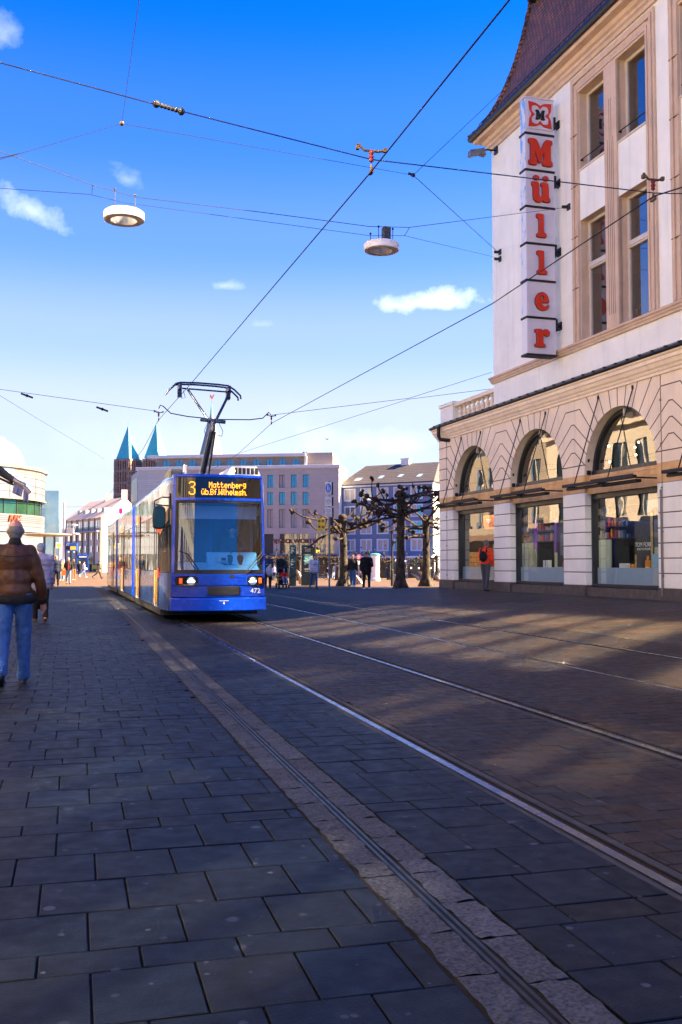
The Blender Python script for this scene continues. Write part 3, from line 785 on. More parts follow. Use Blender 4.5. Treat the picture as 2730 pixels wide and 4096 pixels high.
# side of the sign: white film flaking off blue
m, nt_, out_ = NT('sign side with flaking film'); b_ = N(nt_, 'BsdfPrincipled'); nt_.links.new(b_.outputs[0], out_.inputs[0]); b_.inputs['Roughness'].default_value = .45
tc_ = N(nt_, 'TexCoord').outputs['Object']; sx_ = N(nt_, 'SeparateXYZ'); nt_.links.new(tc_, sx_.inputs[0])
mp_ = N(nt_, 'Mapping'); mp_.inputs['Scale'].default_value = (4, 4, 1.3); nt_.links.new(tc_, mp_.inputs[0])
k_ = math_n(nt_, 'ADD', noise_n(nt_, mp_.outputs[0], 1.6, 5, .6), mapr(nt_, sx_.outputs[2], 0, 8, -.17, .04))
nt_.links.new(mixc(nt_, mapr(nt_, k_, .50, .54), (.72, .72, .74), (.16, .42, .80)), b_.inputs['Base Color']); M_FLAKE = m
S0, S1, OA, OB, ZB, ZT = 9.22, 9.56, .20, 1.15, 7.42, 15.2
sign = thing('shop_sign', 'tall vertical blade sign of white boxes with big red letters on the department store wall', 'shop sign', tuple(fx(S1, .2, ZB)))
HS = (ZT-ZB)/7; 
for k in range(7):
    z0 = ZT-(k+1)*HS; mb = MB(fx)
    mb.box(S0, S1, OA, OB-.008, z0+.03, z0+HS-.03, 0)
    p_ = mb.build('sign_box', M_SIGNW, sign, bevel=.012)
    mb = MB(fx); mb.box(S0+.01, S1-.01, OB-.008, OB, z0+.035, z0+HS-.035); mb.build('side_film', M_FLAKE, p_)
    mb = MB(fx); mb.box(S0-.02, S1+.025, OA-.01, OB+.025, z0-.032, z0+.03); mb.build('black_strip', M_BLACK, sign)
    mid = (OA+OB)/2; ctr = fx(S1+.028, mid, z0+HS/2-.01)
    if k == 0:
        q = MB(fx); q.box(S1+.002, S1+.035, OA+.06, OB-.06, z0+.14, z0+HS-.1); q.build('logo_panel', M_SIGNW, sign, bevel=.008)
        ctr = fx(S1+.045, mid, z0+HS/2+.02); A = .385
        def star(a, nt__): return [(-a, a), (-a*.45, a*.97), (0, a*nt__), (a*.45, a*.97), (a, a), (a*.97, a*.45), (a*nt__, 0), (a*.97, -a*.45), (a, -a), (a*.45, -a*.97), (0, -a*nt__), (-a*.45, -a*.97), (-a, -a), (-a*.97, -a*.45), (-a*nt__, 0), (-a*.97, a*.45)]
        sq = [(-A, A), (-A*.35, A*.93), (0, A*.74), (A*.35, A*.93), (A, A), (A*.93, A*.35), (A*.74, 0), (A*.93, -A*.35), (A, -A), (A*.35, -A*.93), (0, -A*.74), (-A*.35, -A*.93), (-A, -A), (-A*.93, -A*.35), (-A*.74, 0), (-A*.93, A*.35)]
        inn = [(x*.80 if abs(x) > .01 else x, y*.80 if abs(y) > .01 else y) for x, y in sq]
        inn = [(x*(.86 if abs(x) == abs(y) else 1), y*(.86 if abs(x) == abs(y) else 1)) for x, y in inn]
        inn = chaikin([(x*(.78/.80), y*(.78/.80)) if min(abs(x), abs(y)) < .01 else (x, y) for x, y in inn], 1, .2)
        inn = [(x*(.80 if min(abs(x), abs(y)) < .06 else 1), y*(.80 if min(abs(x), abs(y)) < .06 else 1)) for x, y in inn]
        place_mesh(outline_mesh([(sq, False), (inn, False)], .008), 'emblem', M_REDS, sign, ctr, -FN, (0, 0, 1))
        place_mesh(glyph('M', .30, .30, .012, .003), 'emblem_letter', M_BLACK, sign, fx(S1+.05, mid, z0+HS/2+.02), -FN, (0, 0, 1))
    else:
        ch = 'Muller'[k-1]; wd, ht = {'M': (.75, .78), 'u': (.58, .76), 'l': (.32, .69), 'e': (.44, .54), 'r': (.47, .53)}[ch]
        if ch in 'er': ctr = fx(S1+.028, mid+.0, z0+HS/2-.06)
        place_mesh(glyph(ch, wd*1.04, ht*1.02, .022, .012), 'letter_backing', mk('dark red edge', (.18, .012, .015), .5) if k == 1 else bpy.data.materials['dark red edge'], sign, ctr, -FN, (0, 0, 1))
        place_mesh(glyph(ch, wd, ht, .02, .006), 'letter', M_RED, sign, ctr+FD*.022, -FN, (0, 0, 1))
mb = MB(fx); mb.box(S0-.02, S1+.025, OA-.01, OB+.025, ZT-.03, ZT+.005); mb.build('top_cap', M_SIGNW, sign)
for z in (8.35, 10.6, 12.7, 14.5):
    mb = MB(fx); mb.box(S0+.12, S1+.02, OA-.06, OA, z-.18, z+.18); mb.tube([(S1-.1, 0, z), (S1-.1, OA-.05, z)], .04, 8); mb.box(S1-.2, S1, -.01, .02, z-.12, z+.12); mb.build('wall_bracket', M_BLACK, sign)
# surveillance camera under the eaves
cm = thing('security_camera', 'grey security camera on a bracket under the eaves of the department store', 'camera', tuple(fx(5.35, 0, 15.25)))
mb = MB(fx); mb.tube([(5.25, 0, 15.42), (5.25, .35, 15.42), (5.2, .5, 15.36)], .03, 8); mb.box(5.15, 5.35, -.01, .05, 15.3, 15.55); mb.build('bracket', M_GUTTER, cm)
mb = MB(fx); mb.prism([(.40, 15.2), (.62, 15.24), (1.0, 15.10), (.98, 15.34), (.45, 15.46)], 5.05, 5.3, ax='x'); mb.build('housing', mk('light grey housing', (.14, .15, .17), .4), cm, bevel=.015)
# ------------------------------------------------------------------ things in the shop windows
M_PGREEN = mk('pale green display wall', (.50, .58, .47), .6, var=.05)
M_POST = mk('dark printed poster', (.012, .014, .020), .35, var=.5, sc=3)
M_GOLD = mk('amber perfume glass', (.75, .30, .04), .25, var=.2)
M_PINK = mk('pink poster', (.62, .25, .42), .5, var=.15)
M_BLUED = mk('bright blue display board', (.02, .20, .72), .4, var=.15)
M_PALE = mk('pale board', (.72, .74, .70), .5, var=.05)
M_PURP = mk('purple light strip', (.12, .03, .25), .4, em=.02, emc=(.3, .06, .6))
M_LETW = mk('white lettering', (.8, .8, .8), .5)
def fthing(name, label, cat, s, o, z, group=None): return thing(name, label, cat, tuple(fx(s, o, z)), 0, group)
def put_text(body, size, mat, parent, s, o, z, ext=.003, sx=1.0):
    me = text_mesh(body, size, ext)
    if sx != 1: me.transform(Matrix.Diagonal((sx, 1, 1, 1)))
    return place_mesh(me, 'lettering', mat, parent, fx(s, o, z), FD, (0, 0, 1))
wall_lab = ('pale green display wall behind the red jacket man, in the far arched shop', 'pale green display wall in the middle shop window with dark purple poster', 'pale green display wall behind the dark perfume poster')
for i in range(3):
    c = CS[i]
    t = fthing('display_wall', wall_lab[i], 'display wall', c, -1.6, .69, 'display walls in the shop windows')
    mb = MB(fx); mb.box(c-1.7, c+1.72, -1.64, -1.6, .69, 1.98); mb.box(c-1.7, c+1.72, -1.6, -.36, .64, .69); mb.build('board', M_PGREEN, t)
    mb = MB(fx)
    for k in range(4): mb.box(c-1.7+k*.86, c-1.69+k*.86, -1.6, -1.585, .7, 1.98)
    mb.build('seam', M_GROOVE, t)
    rr = random.Random(i+3); mb = MB(fx)
    for z in (2.05, 2.42, 2.8):
        for k in range(16):
            s = c-1.6+k*.2+rr.random()*.1; mb.box(s, s+.05+rr.random()*.08, -2.4, -2.3, z, z+.1+rr.random()*.2, rr.randrange(4))
        mb.box(c-1.7, c+1.7, -2.45, -2.2, z-.03, z, 4)
    sh = fthing('product_shelf', ('far', 'middle', 'near')[i]+' dark shop shelf of small coloured packets above the '+('blue boards', 'purple poster', 'perfume poster')[i], 'shelf', c, -2.3, 2.0, 'product shelves in the shop')
    mb.build('packets', it_mats, sh)
# unseen glowing strips added behind the transoms to brighten the displays
M_STRIP = mk('added display glow', (1, .9, .75), .5, em=4, emc=(1, .88, .72))
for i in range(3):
    mb = MB(fx); mb.box(CS[i]-1.4, CS[i]+1.4, -.62, -.48, 3.40, 3.43); mb.build('added_fill_strip', M_STRIP, store)
# window with the perfume poster
c = CS[2]
t = fthing('advert_poster', 'dark hanging perfume advert with white lettering and an amber bottle in the near shop window', 'poster', c+.12, -.7, 1.1)
mb = MB(fx); mb.box(c-.33, c+.52, -.72, -.69, .98, 2.62); mb.build('panel', M_POST, t)
put_text('TOM FORD', .165, M_LETW, t, c+.09, -.686, 1.76, sx=.95); put_text('BOIS PACIFIQUE', .085, M_LETW, t, c+.09, -.686, 1.64)
mb = MB(fx); mb.box(c+.18, c+.40, -.688, -.66, 1.02, 1.34, 0); mb.box(c+.25, c+.33, -.688, -.665, 1.345, 1.46, 0); mb.box(c+.20, c+.38, -.659, -.656, 1.06, 1.16, 1); mb.build('bottle_print', [M_GOLD, M_PALE], t, bevel=.008)
mb = MB(fx); mb.ball(fx(c-.0, -.688, 2.30), .01, n=6, k=4); mb.v = []; mb.f = []; mb.m = []
mb.prism([(c-.30, 1.0), (c-.24, 1.5), (c-.16, 1.95), (c-.06, 2.1), (c-.03, 2.3), (c+.06, 2.36), (c+.14, 2.28), (c+.15, 2.08), (c+.28, 1.95), (c+.36, 1.55), (c+.44, 1.0)], -.689, -.685, ax='y'); mb.build('dark_figure', mk('dark figure print', (.022, .022, .028), .4, var=.4, sc=6), t)
mb = MB(fx); mb.box(c+.42, c+.515, -.689, -.68, 1.0, 2.6); mb.box(c-.325, c-.25, -.689, -.68, 1.0, 1.5); mb.build('gold_border', mk('gold leaf print', (.45, .32, .12), .4, var=.6, sc=9), t)
t = fthing('dome_poster', 'grey blue poster board with round dark dome shape behind the perfume advert', 'poster', c+.0, -1.2, 1.9)
mb = MB(fx); mb.box(c-.5, c+.42, -1.22, -1.19, 1.7, 3.0); mb.build('panel', mk('grey blue board', (.10, .13, .2), .5), t)
mb = MB(fx); mb.prism([(c-.05+.34*cos(pi*k/12), 2.45+.34*sin(pi*k/12)) for k in range(13)], -1.188, -1.182, ax='y'); mb.build('dome_print', M_POST, t)
t = fthing('pink_poster', 'pink poster leaning at the right end of the near shop window', 'poster', c+1.5, -.6, 1.0)
mb = MB(fx); mb.box(c+1.12, c+1.66, -.62, -.59, 1.0, 2.75); mb.build('panel', M_PINK, t)
mb = MB(fx); mb.prism([(c+1.3, 2.6), (c+1.62, 2.7), (c+1.62, 2.0), (c+1.45, 2.05), (c+1.32, 2.3)], -.589, -.584, ax='y'); mb.build('dark_print', M_POST, t)
t = fthing('wedge_display', 'tall pale wedge shaped display with dark bars beside the pink poster', 'display stand', c+.9, -.8, .7)
mb = MB(fx); mb.prism([(c+.62, .70), (c+1.12, .70), (c+1.12, 2.4), (c+1.05, 2.4)], -.85, -.75, ax='y'); mb.build('wedge', M_PALE, t, bevel=.005)
mb = MB(fx)
for a in (.62, .7, .8): mb.tube([(c+1.0, -.73, .78), (c+.9-(1-a)*.9, -.73, .78+a*.75)], .014, 5)
mb.build('bar', M_BLACK, t)
t = fthing('blue_box', 'pale blue gift box with red print low in the near shop window', 'box', c+1.3, -.5, .7)
mb = MB(fx); mb.box(c+.85, c+1.6, -.62, -.42, 1.15, 1.5); mb.box(c+.86, c+1.59, -.6, -.44, .69, 1.15); mb.build('carton', mk('pale blue carton', (.25, .48, .62), .5), t, bevel=.006)
put_text('THE\nCOCO', .09, M_RED, t, c+1.25, -.415, 1.33) if False else None
for k, (s, cc, lab) in enumerate(((c-.45, 'perfume_box', 'small white perfume carton standing on the frosted ledge left of the advert'),)):
    t = fthing(cc, lab, 'box', s, -.5, 1.1); mb = MB(fx); mb.box(s-.2, s+.1, -.55, -.4, .69, 1.26); mb.build('carton', M_PALE, t, bevel=.006)
t = fthing('perfume_bottle', 'small amber perfume bottle beside the white carton in the near window', 'bottle', c-.1, -.5, 1.15)
mb = MB(fx); mb.box(c-.16, c-.04, -.52, -.44, .69, 1.24); mb.build('flask', M_GOLD, t, bevel=.01); mb = MB(fx); mb.box(c-.13, c-.07, -.51, -.45, 1.245, 1.31); mb.build('stopper', M_BLACK, t, bevel=.006)
# middle window
c = CS[1]
t = fthing('purple_poster', 'dark glossy poster between purple light strips in the middle shop window', 'poster', c+.3, -.8, 1.2)
mb = MB(fx); mb.box(c-.05, c+.85, -.82, -.79, 1.15, 2.62); mb.build('panel', M_POST, t)
mb = MB(fx); mb.box(c-.15, c-.06, -.82, -.75, 1.6, 2.7); mb.box(c+.86, c+.95, -.82, -.75, 1.6, 2.7); mb.box(c-1.5, c-1.4, -.82, -.75, 1.7, 2.7); mb.build('light_strip', M_PURP, t)
mb = MB(fx); mb.box(c+.15, c+.6, -.789, -.785, 1.5, 2.2); mb.build('grey_print', mk('grey glass print', (.1, .12, .16), .3, var=.7, sc=9), t)
for s, w_, h_, mt, lab in ((c-.1, .34, .22, M_PALE, 'small white gift box on the ledge under the purple poster'), (c+1.05, .2, .17, mk('brown orange carton', (.4, .12, .06), .5), 'small brown orange carton on the middle window ledge'), (c+1.4, .26, .15, mk('dusky pink carton', (.5, .25, .25), .5), 'dusky pink carton at the right end of the middle window ledge')):
    t = fthing('gift_box', lab, 'box', s, -.5, 1.14); mb = MB(fx); mb.box(s-w_/2, s+w_/2, -.52, -.4, .69, 1.14+h_); mb.build('carton', mt, t, bevel=.006)
    mb = MB(fx); mb.box(s-.012, s+.012, -.398, -.394, 1.14, 1.14+h_); mb.build('ribbon', M_DFRAME, t)
# far window
c = CS[0]
t = fthing('blue_display', 'tall bright blue promotion boards standing in the far shop window', 'display board', c+.9, -.9, .7)
mb = MB(fx); mb.box(c-.1, c+.55, -.95, -.9, .72, 2.25); mb.box(c+.1, c+1.72, -1.0, -.95, 2.05, 2.75); mb.build('board', M_BLUED, t, bevel=.01)
mb = MB(fx); mb.box(c+.95, c+1.5, -.9, -.86, 1.1, 2.3); mb.build('pale_panel', M_PALE, t)
t = fthing('sign_reflection', 'hanging orange banner with white lettering in the far shop window', 'sign reflection', c-.2, -.7, 2.7)
mb = MB(fx); mb.box(c-.62, c+.42, -.72, -.70, 2.62, 3.0); mb.box(c-.5, c+.3, -.72, -.70, 2.5, 2.6); mb.build('cloth', mk('orange sign reflection', (.9, .22, .02), .6, em=.04), t)  # solid board put in for a mirrored street sign, with a slight glow
put_text('tegut...', .2, M_LETW, t, c-.05, -.695, 2.82)
for s, z, lab in ((c-1.3, 1.15, 'orange spray bottles pack at the lower left of the far shop window'), (c-.75, 1.15, 'green and white packet group beside the orange pack in the far window')):
    t = fthing('display_pack', lab, 'pack', s, -.6, .7); mb = MB(fx); rr = random.Random(int(s*31))
    for k in range(9): x = s-.2+(k % 3)*.14; zz = 1.1+(k//3)*.2; mb.box(x, x+.11, -.66, -.55, zz, zz+.18, 0 if 'orange' in lab or k % 2 else 1)
    mb.box(s-.22, s+.24, -.68, -.53, .69, 1.1, 2)
    mb.build('carton', [M_GOLD if 'orange' in lab else mk('green packet', (.1, .3, .1), .5), M_PALE, M_PALE], t, bevel=.004)
# ------------------------------------------------------------------ tram
M_BLUE = mk('blue tram paint', (.002, .044, .50), .27, .0, .12, .8, coat=.3, spec=.4, streak=.22)
M_BLUED2 = mk('deep blue tram paint', (.003, .032, .34), .28, .0, .12, .8, coat=.4, streak=.3)
M_SIDE = mk('glossy side panel', (.02, .06, .20), .06, .0, .06, .5, spec=.3, coat=.0)
M_SILV = mk('silver blue upper panel', (.10, .14, .23), .12, .0, .08, .6, spec=.35, coat=0)
M_YEL = mk('ochre door panel', (.70, .37, .07), .3, 0, .08, 1, coat=.4)
M_TGLASS = glass_dark('tram window glass', (.015, .016, .02), .015, 1.45, .05, .9, .5)
M_WSGL = glass_thin('windscreen glass', (.62, .78, .9), 1.6, wav=.08, wsc=.5)
M_RUB = mk('black rubber', (.008, .008, .009), .6, var=.3)
M_DGREY = mk('dark grey equipment', (.03, .032, .036), .5, var=.3, sc=5)
M_RGREY = mk('light grey roof box', (.5, .52, .55), .45, var=.1)
M_LED = mk('amber light dots', (.3, .12, .01), .5, em=.55, emc=(1, .33, .01))
M_HEAD = mk('lit headlamp', (1, 1, 1), .3, em=5, emc=(.95, .97, 1))
M_MARK = mk('lit marker lamp', (1, .8, .4), .3, em=3, emc=(1, .78, .35))
M_CHROME = mk('chrome reflector', (.7, .72, .75), .12, 1, .05)
M_ORL = mk('amber red lens', (.5, .06, .01), .25, em=.15, emc=(1, .1, .01))
tram = thing('tram', 'blue low floor tram on the near track with lit amber display and raised pantograph', 'tram', (3.0, 21.12, 0), .012)
TB = dict(parent=tram, local=True)
def wv(z): return 1.0-.02*max(0, z-1.0)                               # half width of the nose
def y0(z): return -.05 if z < .54 else (.0+max(0, z-1.0)*.07)
def TF(t, z, push=0.0): return (t*wv(z)+0.0, y0(z)+.17*abs(t)**2.6-push, z)
def patch(mb, t0, t1, z0, z1, push=0.0, nt=14, nz=3, m=0, thick=.03):
    a = [[TF(t0+(t1-t0)*i/nt, z0+(z1-z0)*j/nz, push) for j in range(nz+1)] for i in range(nt+1)]
    vs = [p for r in a for p in r]+[(p[0], p[1]+thick, p[2]) for r in a for p in r]; n = (nt+1)*(nz+1); w_ = nz+1; fs = []
    for i in range(nt):
        for j in range(nz):
            q = (i*w_+j, (i+1)*w_+j, (i+1)*w_+j+1, i*w_+j+1); fs += [q, tuple(n+k for k in q[::-1])]
    for i in range(nt):
        for j in (0, nz):
            q = (i*w_+j, (i+1)*w_+j); fs.append((q[0], q[1], n+q[1], n+q[0]))
    for j in range(nz):
        for i in (0, nt):
            q = (i*w_+j, i*w_+j+1); fs.append((q[0], q[1], n+q[1], n+q[0]))
    mb.add(vs, fs, m)
# front
mb = MB(); patch(mb, -1.02, 1.02, .25, .53, .05, nz=4, thick=.25); o = mb.build('bumper', M_BLUE, smooth=40, bevel=.02, **TB)
mb = MB(); mb.box(-.03, .17, -.118, -.11, .462, .472); mb.add([(.05, -.116, .40), (.09, -.116, .40), (.07, -.116, .445)], [(0,1,2)]); mb.build('jacking_mark', M_LETW, o, local=True)
mb = MB(); patch(mb, -1.0, 1.0, .55, .775, .0, nz=2); lp = mb.build('lower_front_panel', M_BLUED2, smooth=40, **TB)
mb = MB(); patch(mb, -1.0, 1.0, .79, 1.035, .012, nz=2); 
for k in range(7): patch(mb, -.5, .54, .805+k*.032, .822+k*.032, .022, nz=1)
for sg in (-1, 1):
    for k in range(7): patch(mb, .955*sg-.045, .955*sg+.045, .805+k*.032, .822+k*.032, .022, nz=1, nt=2)
fp = mb.build('ribbed_front_panel', M_BLUE, smooth=40, **TB)
mb = MB(); patch(mb, .22, .31, .945, 1.01, .03, nt=2, nz=1); mb.build('camera_cover', M_RUB, fp, local=True)
mb = MB(); patch(mb, .595, .607, .79, 1.035, .02, nt=1, nz=1); patch(mb, -.508, -.502, .79, 1.035, .018, nt=1, nz=1); mb.build('panel_gap', M_RUB, fp, local=True)
mb = MB(); patch(mb, -.27, .43, .575, .765, .02, nt=8); gr_ = mb.build('grille', M_RUB, lp, local=True, bevel=.01)
mb = MB()
for k in range(5): patch(mb, -.25, .41, .60+k*.03, .612+k*.03, .032, nt=8, nz=1)
mb.build('grille_slat', M_DGREY, lp, local=True)
me = text_mesh('472', .15, .002, spacing=1.05); p = TF(.80, .665, .006); place_mesh(me, 'fleet_number', mk('grey lettering', (.42, .46, .55), .4), None, (0, 0, 0), (1, 0, 0), (0, 0, 1))
o = bpy.data.objects['fleet_number']; me.transform(Matrix.Translation((p[0]-.02, p[1]-.004, p[2]))); 
me.transform(Matrix.Translation((p[0], p[1], 0)) @ Matrix.Rotation(.22, 4, 'Z') @ Matrix.Translation((-p[0], -p[1], 0))); o.parent = tram
for sg in (-1, 1):
    c_ = -.70 if sg < 0 else .785; hw = .245 if sg < 0 else .20
    def oval(k, r=1.0, n=24):
        a = 2*pi*k/n; x = abs(cos(a))**.55*(1 if cos(a) > 0 else -1); z = abs(sin(a))**.7*(1 if sin(a) > 0 else -1)
        return c_+hw*x*r, .885+.108*z*r
    mb = MB(); vs = [TF(*oval(k), .03) for k in range(24)]+[TF(*oval(k), -.02) for k in range(24)]
    mb.add(vs, [tuple(range(24))]+[(i, (i+1) % 24, 24+(i+1) % 24, 24+i) for i in range(24)])
    hl = mb.build('headlight', mk('black lamp bezel', (.006, .006, .007), .15) if sg < 0 else bpy.data.materials['black lamp bezel'], **TB)
    cx = c_+(.09 if sg < 0 else -.075); p = TF(cx, .885, .034)
    rot = Matrix.Rotation(.1*sg, 4, 'Z')
    def disc(nm, mat, r, yo, zo=0, xo=0, sq=1.0, dep_=.012):
        mb = MB(); n = 20
        vs = [(p[0]+xo+r*cos(2*pi*k/n), p[1]-yo-d, p[2]+zo+r*sq*sin(2*pi*k/n)) for d in (0, dep_) for k in range(n)]
        mb.add(vs, [tuple(range(n))[::-1], tuple(range(n, 2*n))]+[(k, (k+1) % n, n+(k+1) % n, n+k) for k in range(n)]); return mb.build(nm, mat, hl, local=True)
    disc('reflector', M_CHROME, .088, .0); disc('glow', M_HEAD, .036, .013, .02, .0); 
    mb = MB(); mb.box(p[0]-.075, p[0]+.075, p[1]-.03, p[1]-.013, p[2]-.018, p[2]-.004); mb.build('light_bar', M_HEAD, hl, local=True)
    q = TF(c_+(-.12 if sg < 0 else .10), .885, .034); mb = MB(); mb.box(q[0]-.035, q[0]+.035, q[1]-.012, q[1]+.01, .83, .945); mb.build('indicator', M_ORL, hl, local=True, bevel=.006)
mb = MB(); patch(mb, -1.0, 1.0, 1.035, 1.06, .02, nz=1); mb.build('windscreen_sill', M_RUB, smooth=40, **TB)
mb = MB(); patch(mb, -.93, .955, 1.06, 2.605, -.02, nz=8, thick=.008); ws = mb.build('windscreen', M_WSGL, smooth=40, **TB)
mb = MB(); patch(mb, -.95, .97, 1.06, 1.12, .002, nz=1, thick=.03); patch(mb, -.95, .97, 2.55, 2.61, .002, nz=1, thick=.03); patch(mb, -.955, -.89, 1.12, 2.55, .002, nt=1, nz=6); patch(mb, .92, .97, 1.12, 2.55, .002, nt=1, nz=6); mb.build('black_border', M_RUB, ws, local=True, smooth=40)
mb = MB(); patch(mb, -1.01, -.95, 1.04, 3.12, .012, nt=2, nz=8, thick=.06); mb.build('windscreen_pillar', M_BLUE, smooth=40, **TB)
mb = MB(); patch(mb, .965, 1.01, 1.04, 3.12, .012, nt=2, nz=8, thick=.06); mb.build('windscreen_pillar', M_BLUE, smooth=40, **TB)
mb = MB(); patch(mb, -.95, .965, 2.605, 2.66, .014, nz=1, thick=.05); mb.build('cross_bar', M_BLUE, smooth=40, **TB)
mb = MB(); patch(mb, -.95, .965, 2.66, 3.10, .0, nz=4, thick=.02); ds = mb.build('destination_display', glass_dark('display glass', (.006, .006, .007), .04, 1.5, 0, 1, .5), smooth=40, **TB)
mb = MB(); patch(mb, -1.01, 1.01, 3.095, 3.17, .016, nz=2, thick=.3); mb.build('roof_front_edge', M_BLUE, smooth=40, bevel=.02, **TB)
FONT = {'M': '10001 11011 10101 10101 10001 10001 10001', 'a': '00000 00000 01111 10001 10001 10011 01101', 't': '01000 01000 11110 01000 01000 01001 00110', 'e': '00000 00000 01110 10001 11111 10000 01110', 'n': '00000 00000 10110 11001 10001 10001 10001', 'b': '10000 10000 11110 10001 10001 10001 11110', 'r': '00000 00000 10110 11001 10000 10000 10000', 'g': '00000 01111 10001 10001 01111 00001 01110',
 'U': '01010 00000 10001 10001 10001 10011 01101', '.': '0 0 0 0 0 0 1', 'B': '11110 10001 10001 11110 10001 10001 11110', 'f': '0011 0100 0100 1110 0100 0100 0100', 'W': '10001 10001 10001 10101 10101 11011 10001', 'i': '1 0 1 1 1 1 1', 'l': '10 10 10 10 10 10 01', 'h': '10000 10000 10110 11001 10001 10001 10001', 'm': '00000 00000 11010 10101 10101 10101 10101', 's': '00000 00000 01111 10000 01110 00001 11110',
 '3': '011110 100001 000001 000001 000010 001100 000010 000001 000001 000001 100001 100001 011110'}
def led(mb, s, t, z, px, pz):
    x = t
    for ch in s:
        g_ = FONT[ch].split(); wd = len(g_[0])
        for r_, row in enumerate(g_):
            for c_, b_ in enumerate(row):
                if b_ == '1':
                    a, b2, zz = x+c_*px, x+(c_+1.0)*px, z-r_*pz
                    for d in ((0, 0),):
                        q = [TF(a, zz, .006), TF(b2+px*.08, zz, .006), TF(b2+px*.08, zz+pz*.96, .006), TF(a, zz+pz*.96, .006)]; mb.add(q, [(0,1,2,3)])
        x += (wd+1.0)*px
    return x
mb = MB(); led(mb, '3', -.675, 2.985, .0225, .0218); led(mb, 'Mattenberg', -.235, 2.985, .0142, .0185); led(mb, 'Ub.Bf.Wilhelmsh.', -.405, 2.835, .0142, .0185)
mb.build('light_dots', M_LED, ds, local=True, recalc=False)
# cab corners
for sg in (-1, 1):
    def CF(u, z, push=0.0):
        a, b_, c_ = V((wv(z), y0(z)+.17)), V((1.1+.02, .62)), V((1.15, 1.5)); p = a*(1-u)**2+b_*2*u*(1-u)+c_*u*u
        return (sg*(p.x+push), p.y, z)
    def cpatch(mb, u0, u1, z0, z1, push=0.0, m=0): mb.grid(lambda a, b_: CF(u0+(u1-u0)*a, z0+(z1-z0)*b_, push), 10, 4, m)
    mb = MB(); cpatch(mb, 0, 1, .25, 1.07); mb.build('cab_side_panel', M_SIDE, smooth=40, **TB)
    mb = MB(); cpatch(mb, .06, .95, 1.07, 2.5); mb.build('cab_side_window', M_TGLASS, smooth=40, **TB)
    mb = MB(); cpatch(mb, 0, 1, 2.5, 2.95); mb.grid(lambda a, b_: (lambda p: (p[0]*(1-.0*b_), p[1], p[2]))(CF(a, 2.95+.2*b_, -.12*b_*b_)), 10, 4); mb.build('cab_upper_panel', M_SILV, smooth=40, **TB)
    mb = MB(); cpatch(mb, 0, .07, 1.07, 2.5, .006); cpatch(mb, .95, 1, 1.07, 2.5, .004); cpatch(mb, 0, 1, 1.05, 1.085, .006); mb.build('cab_window_frame', M_RUB, smooth=40, **TB)
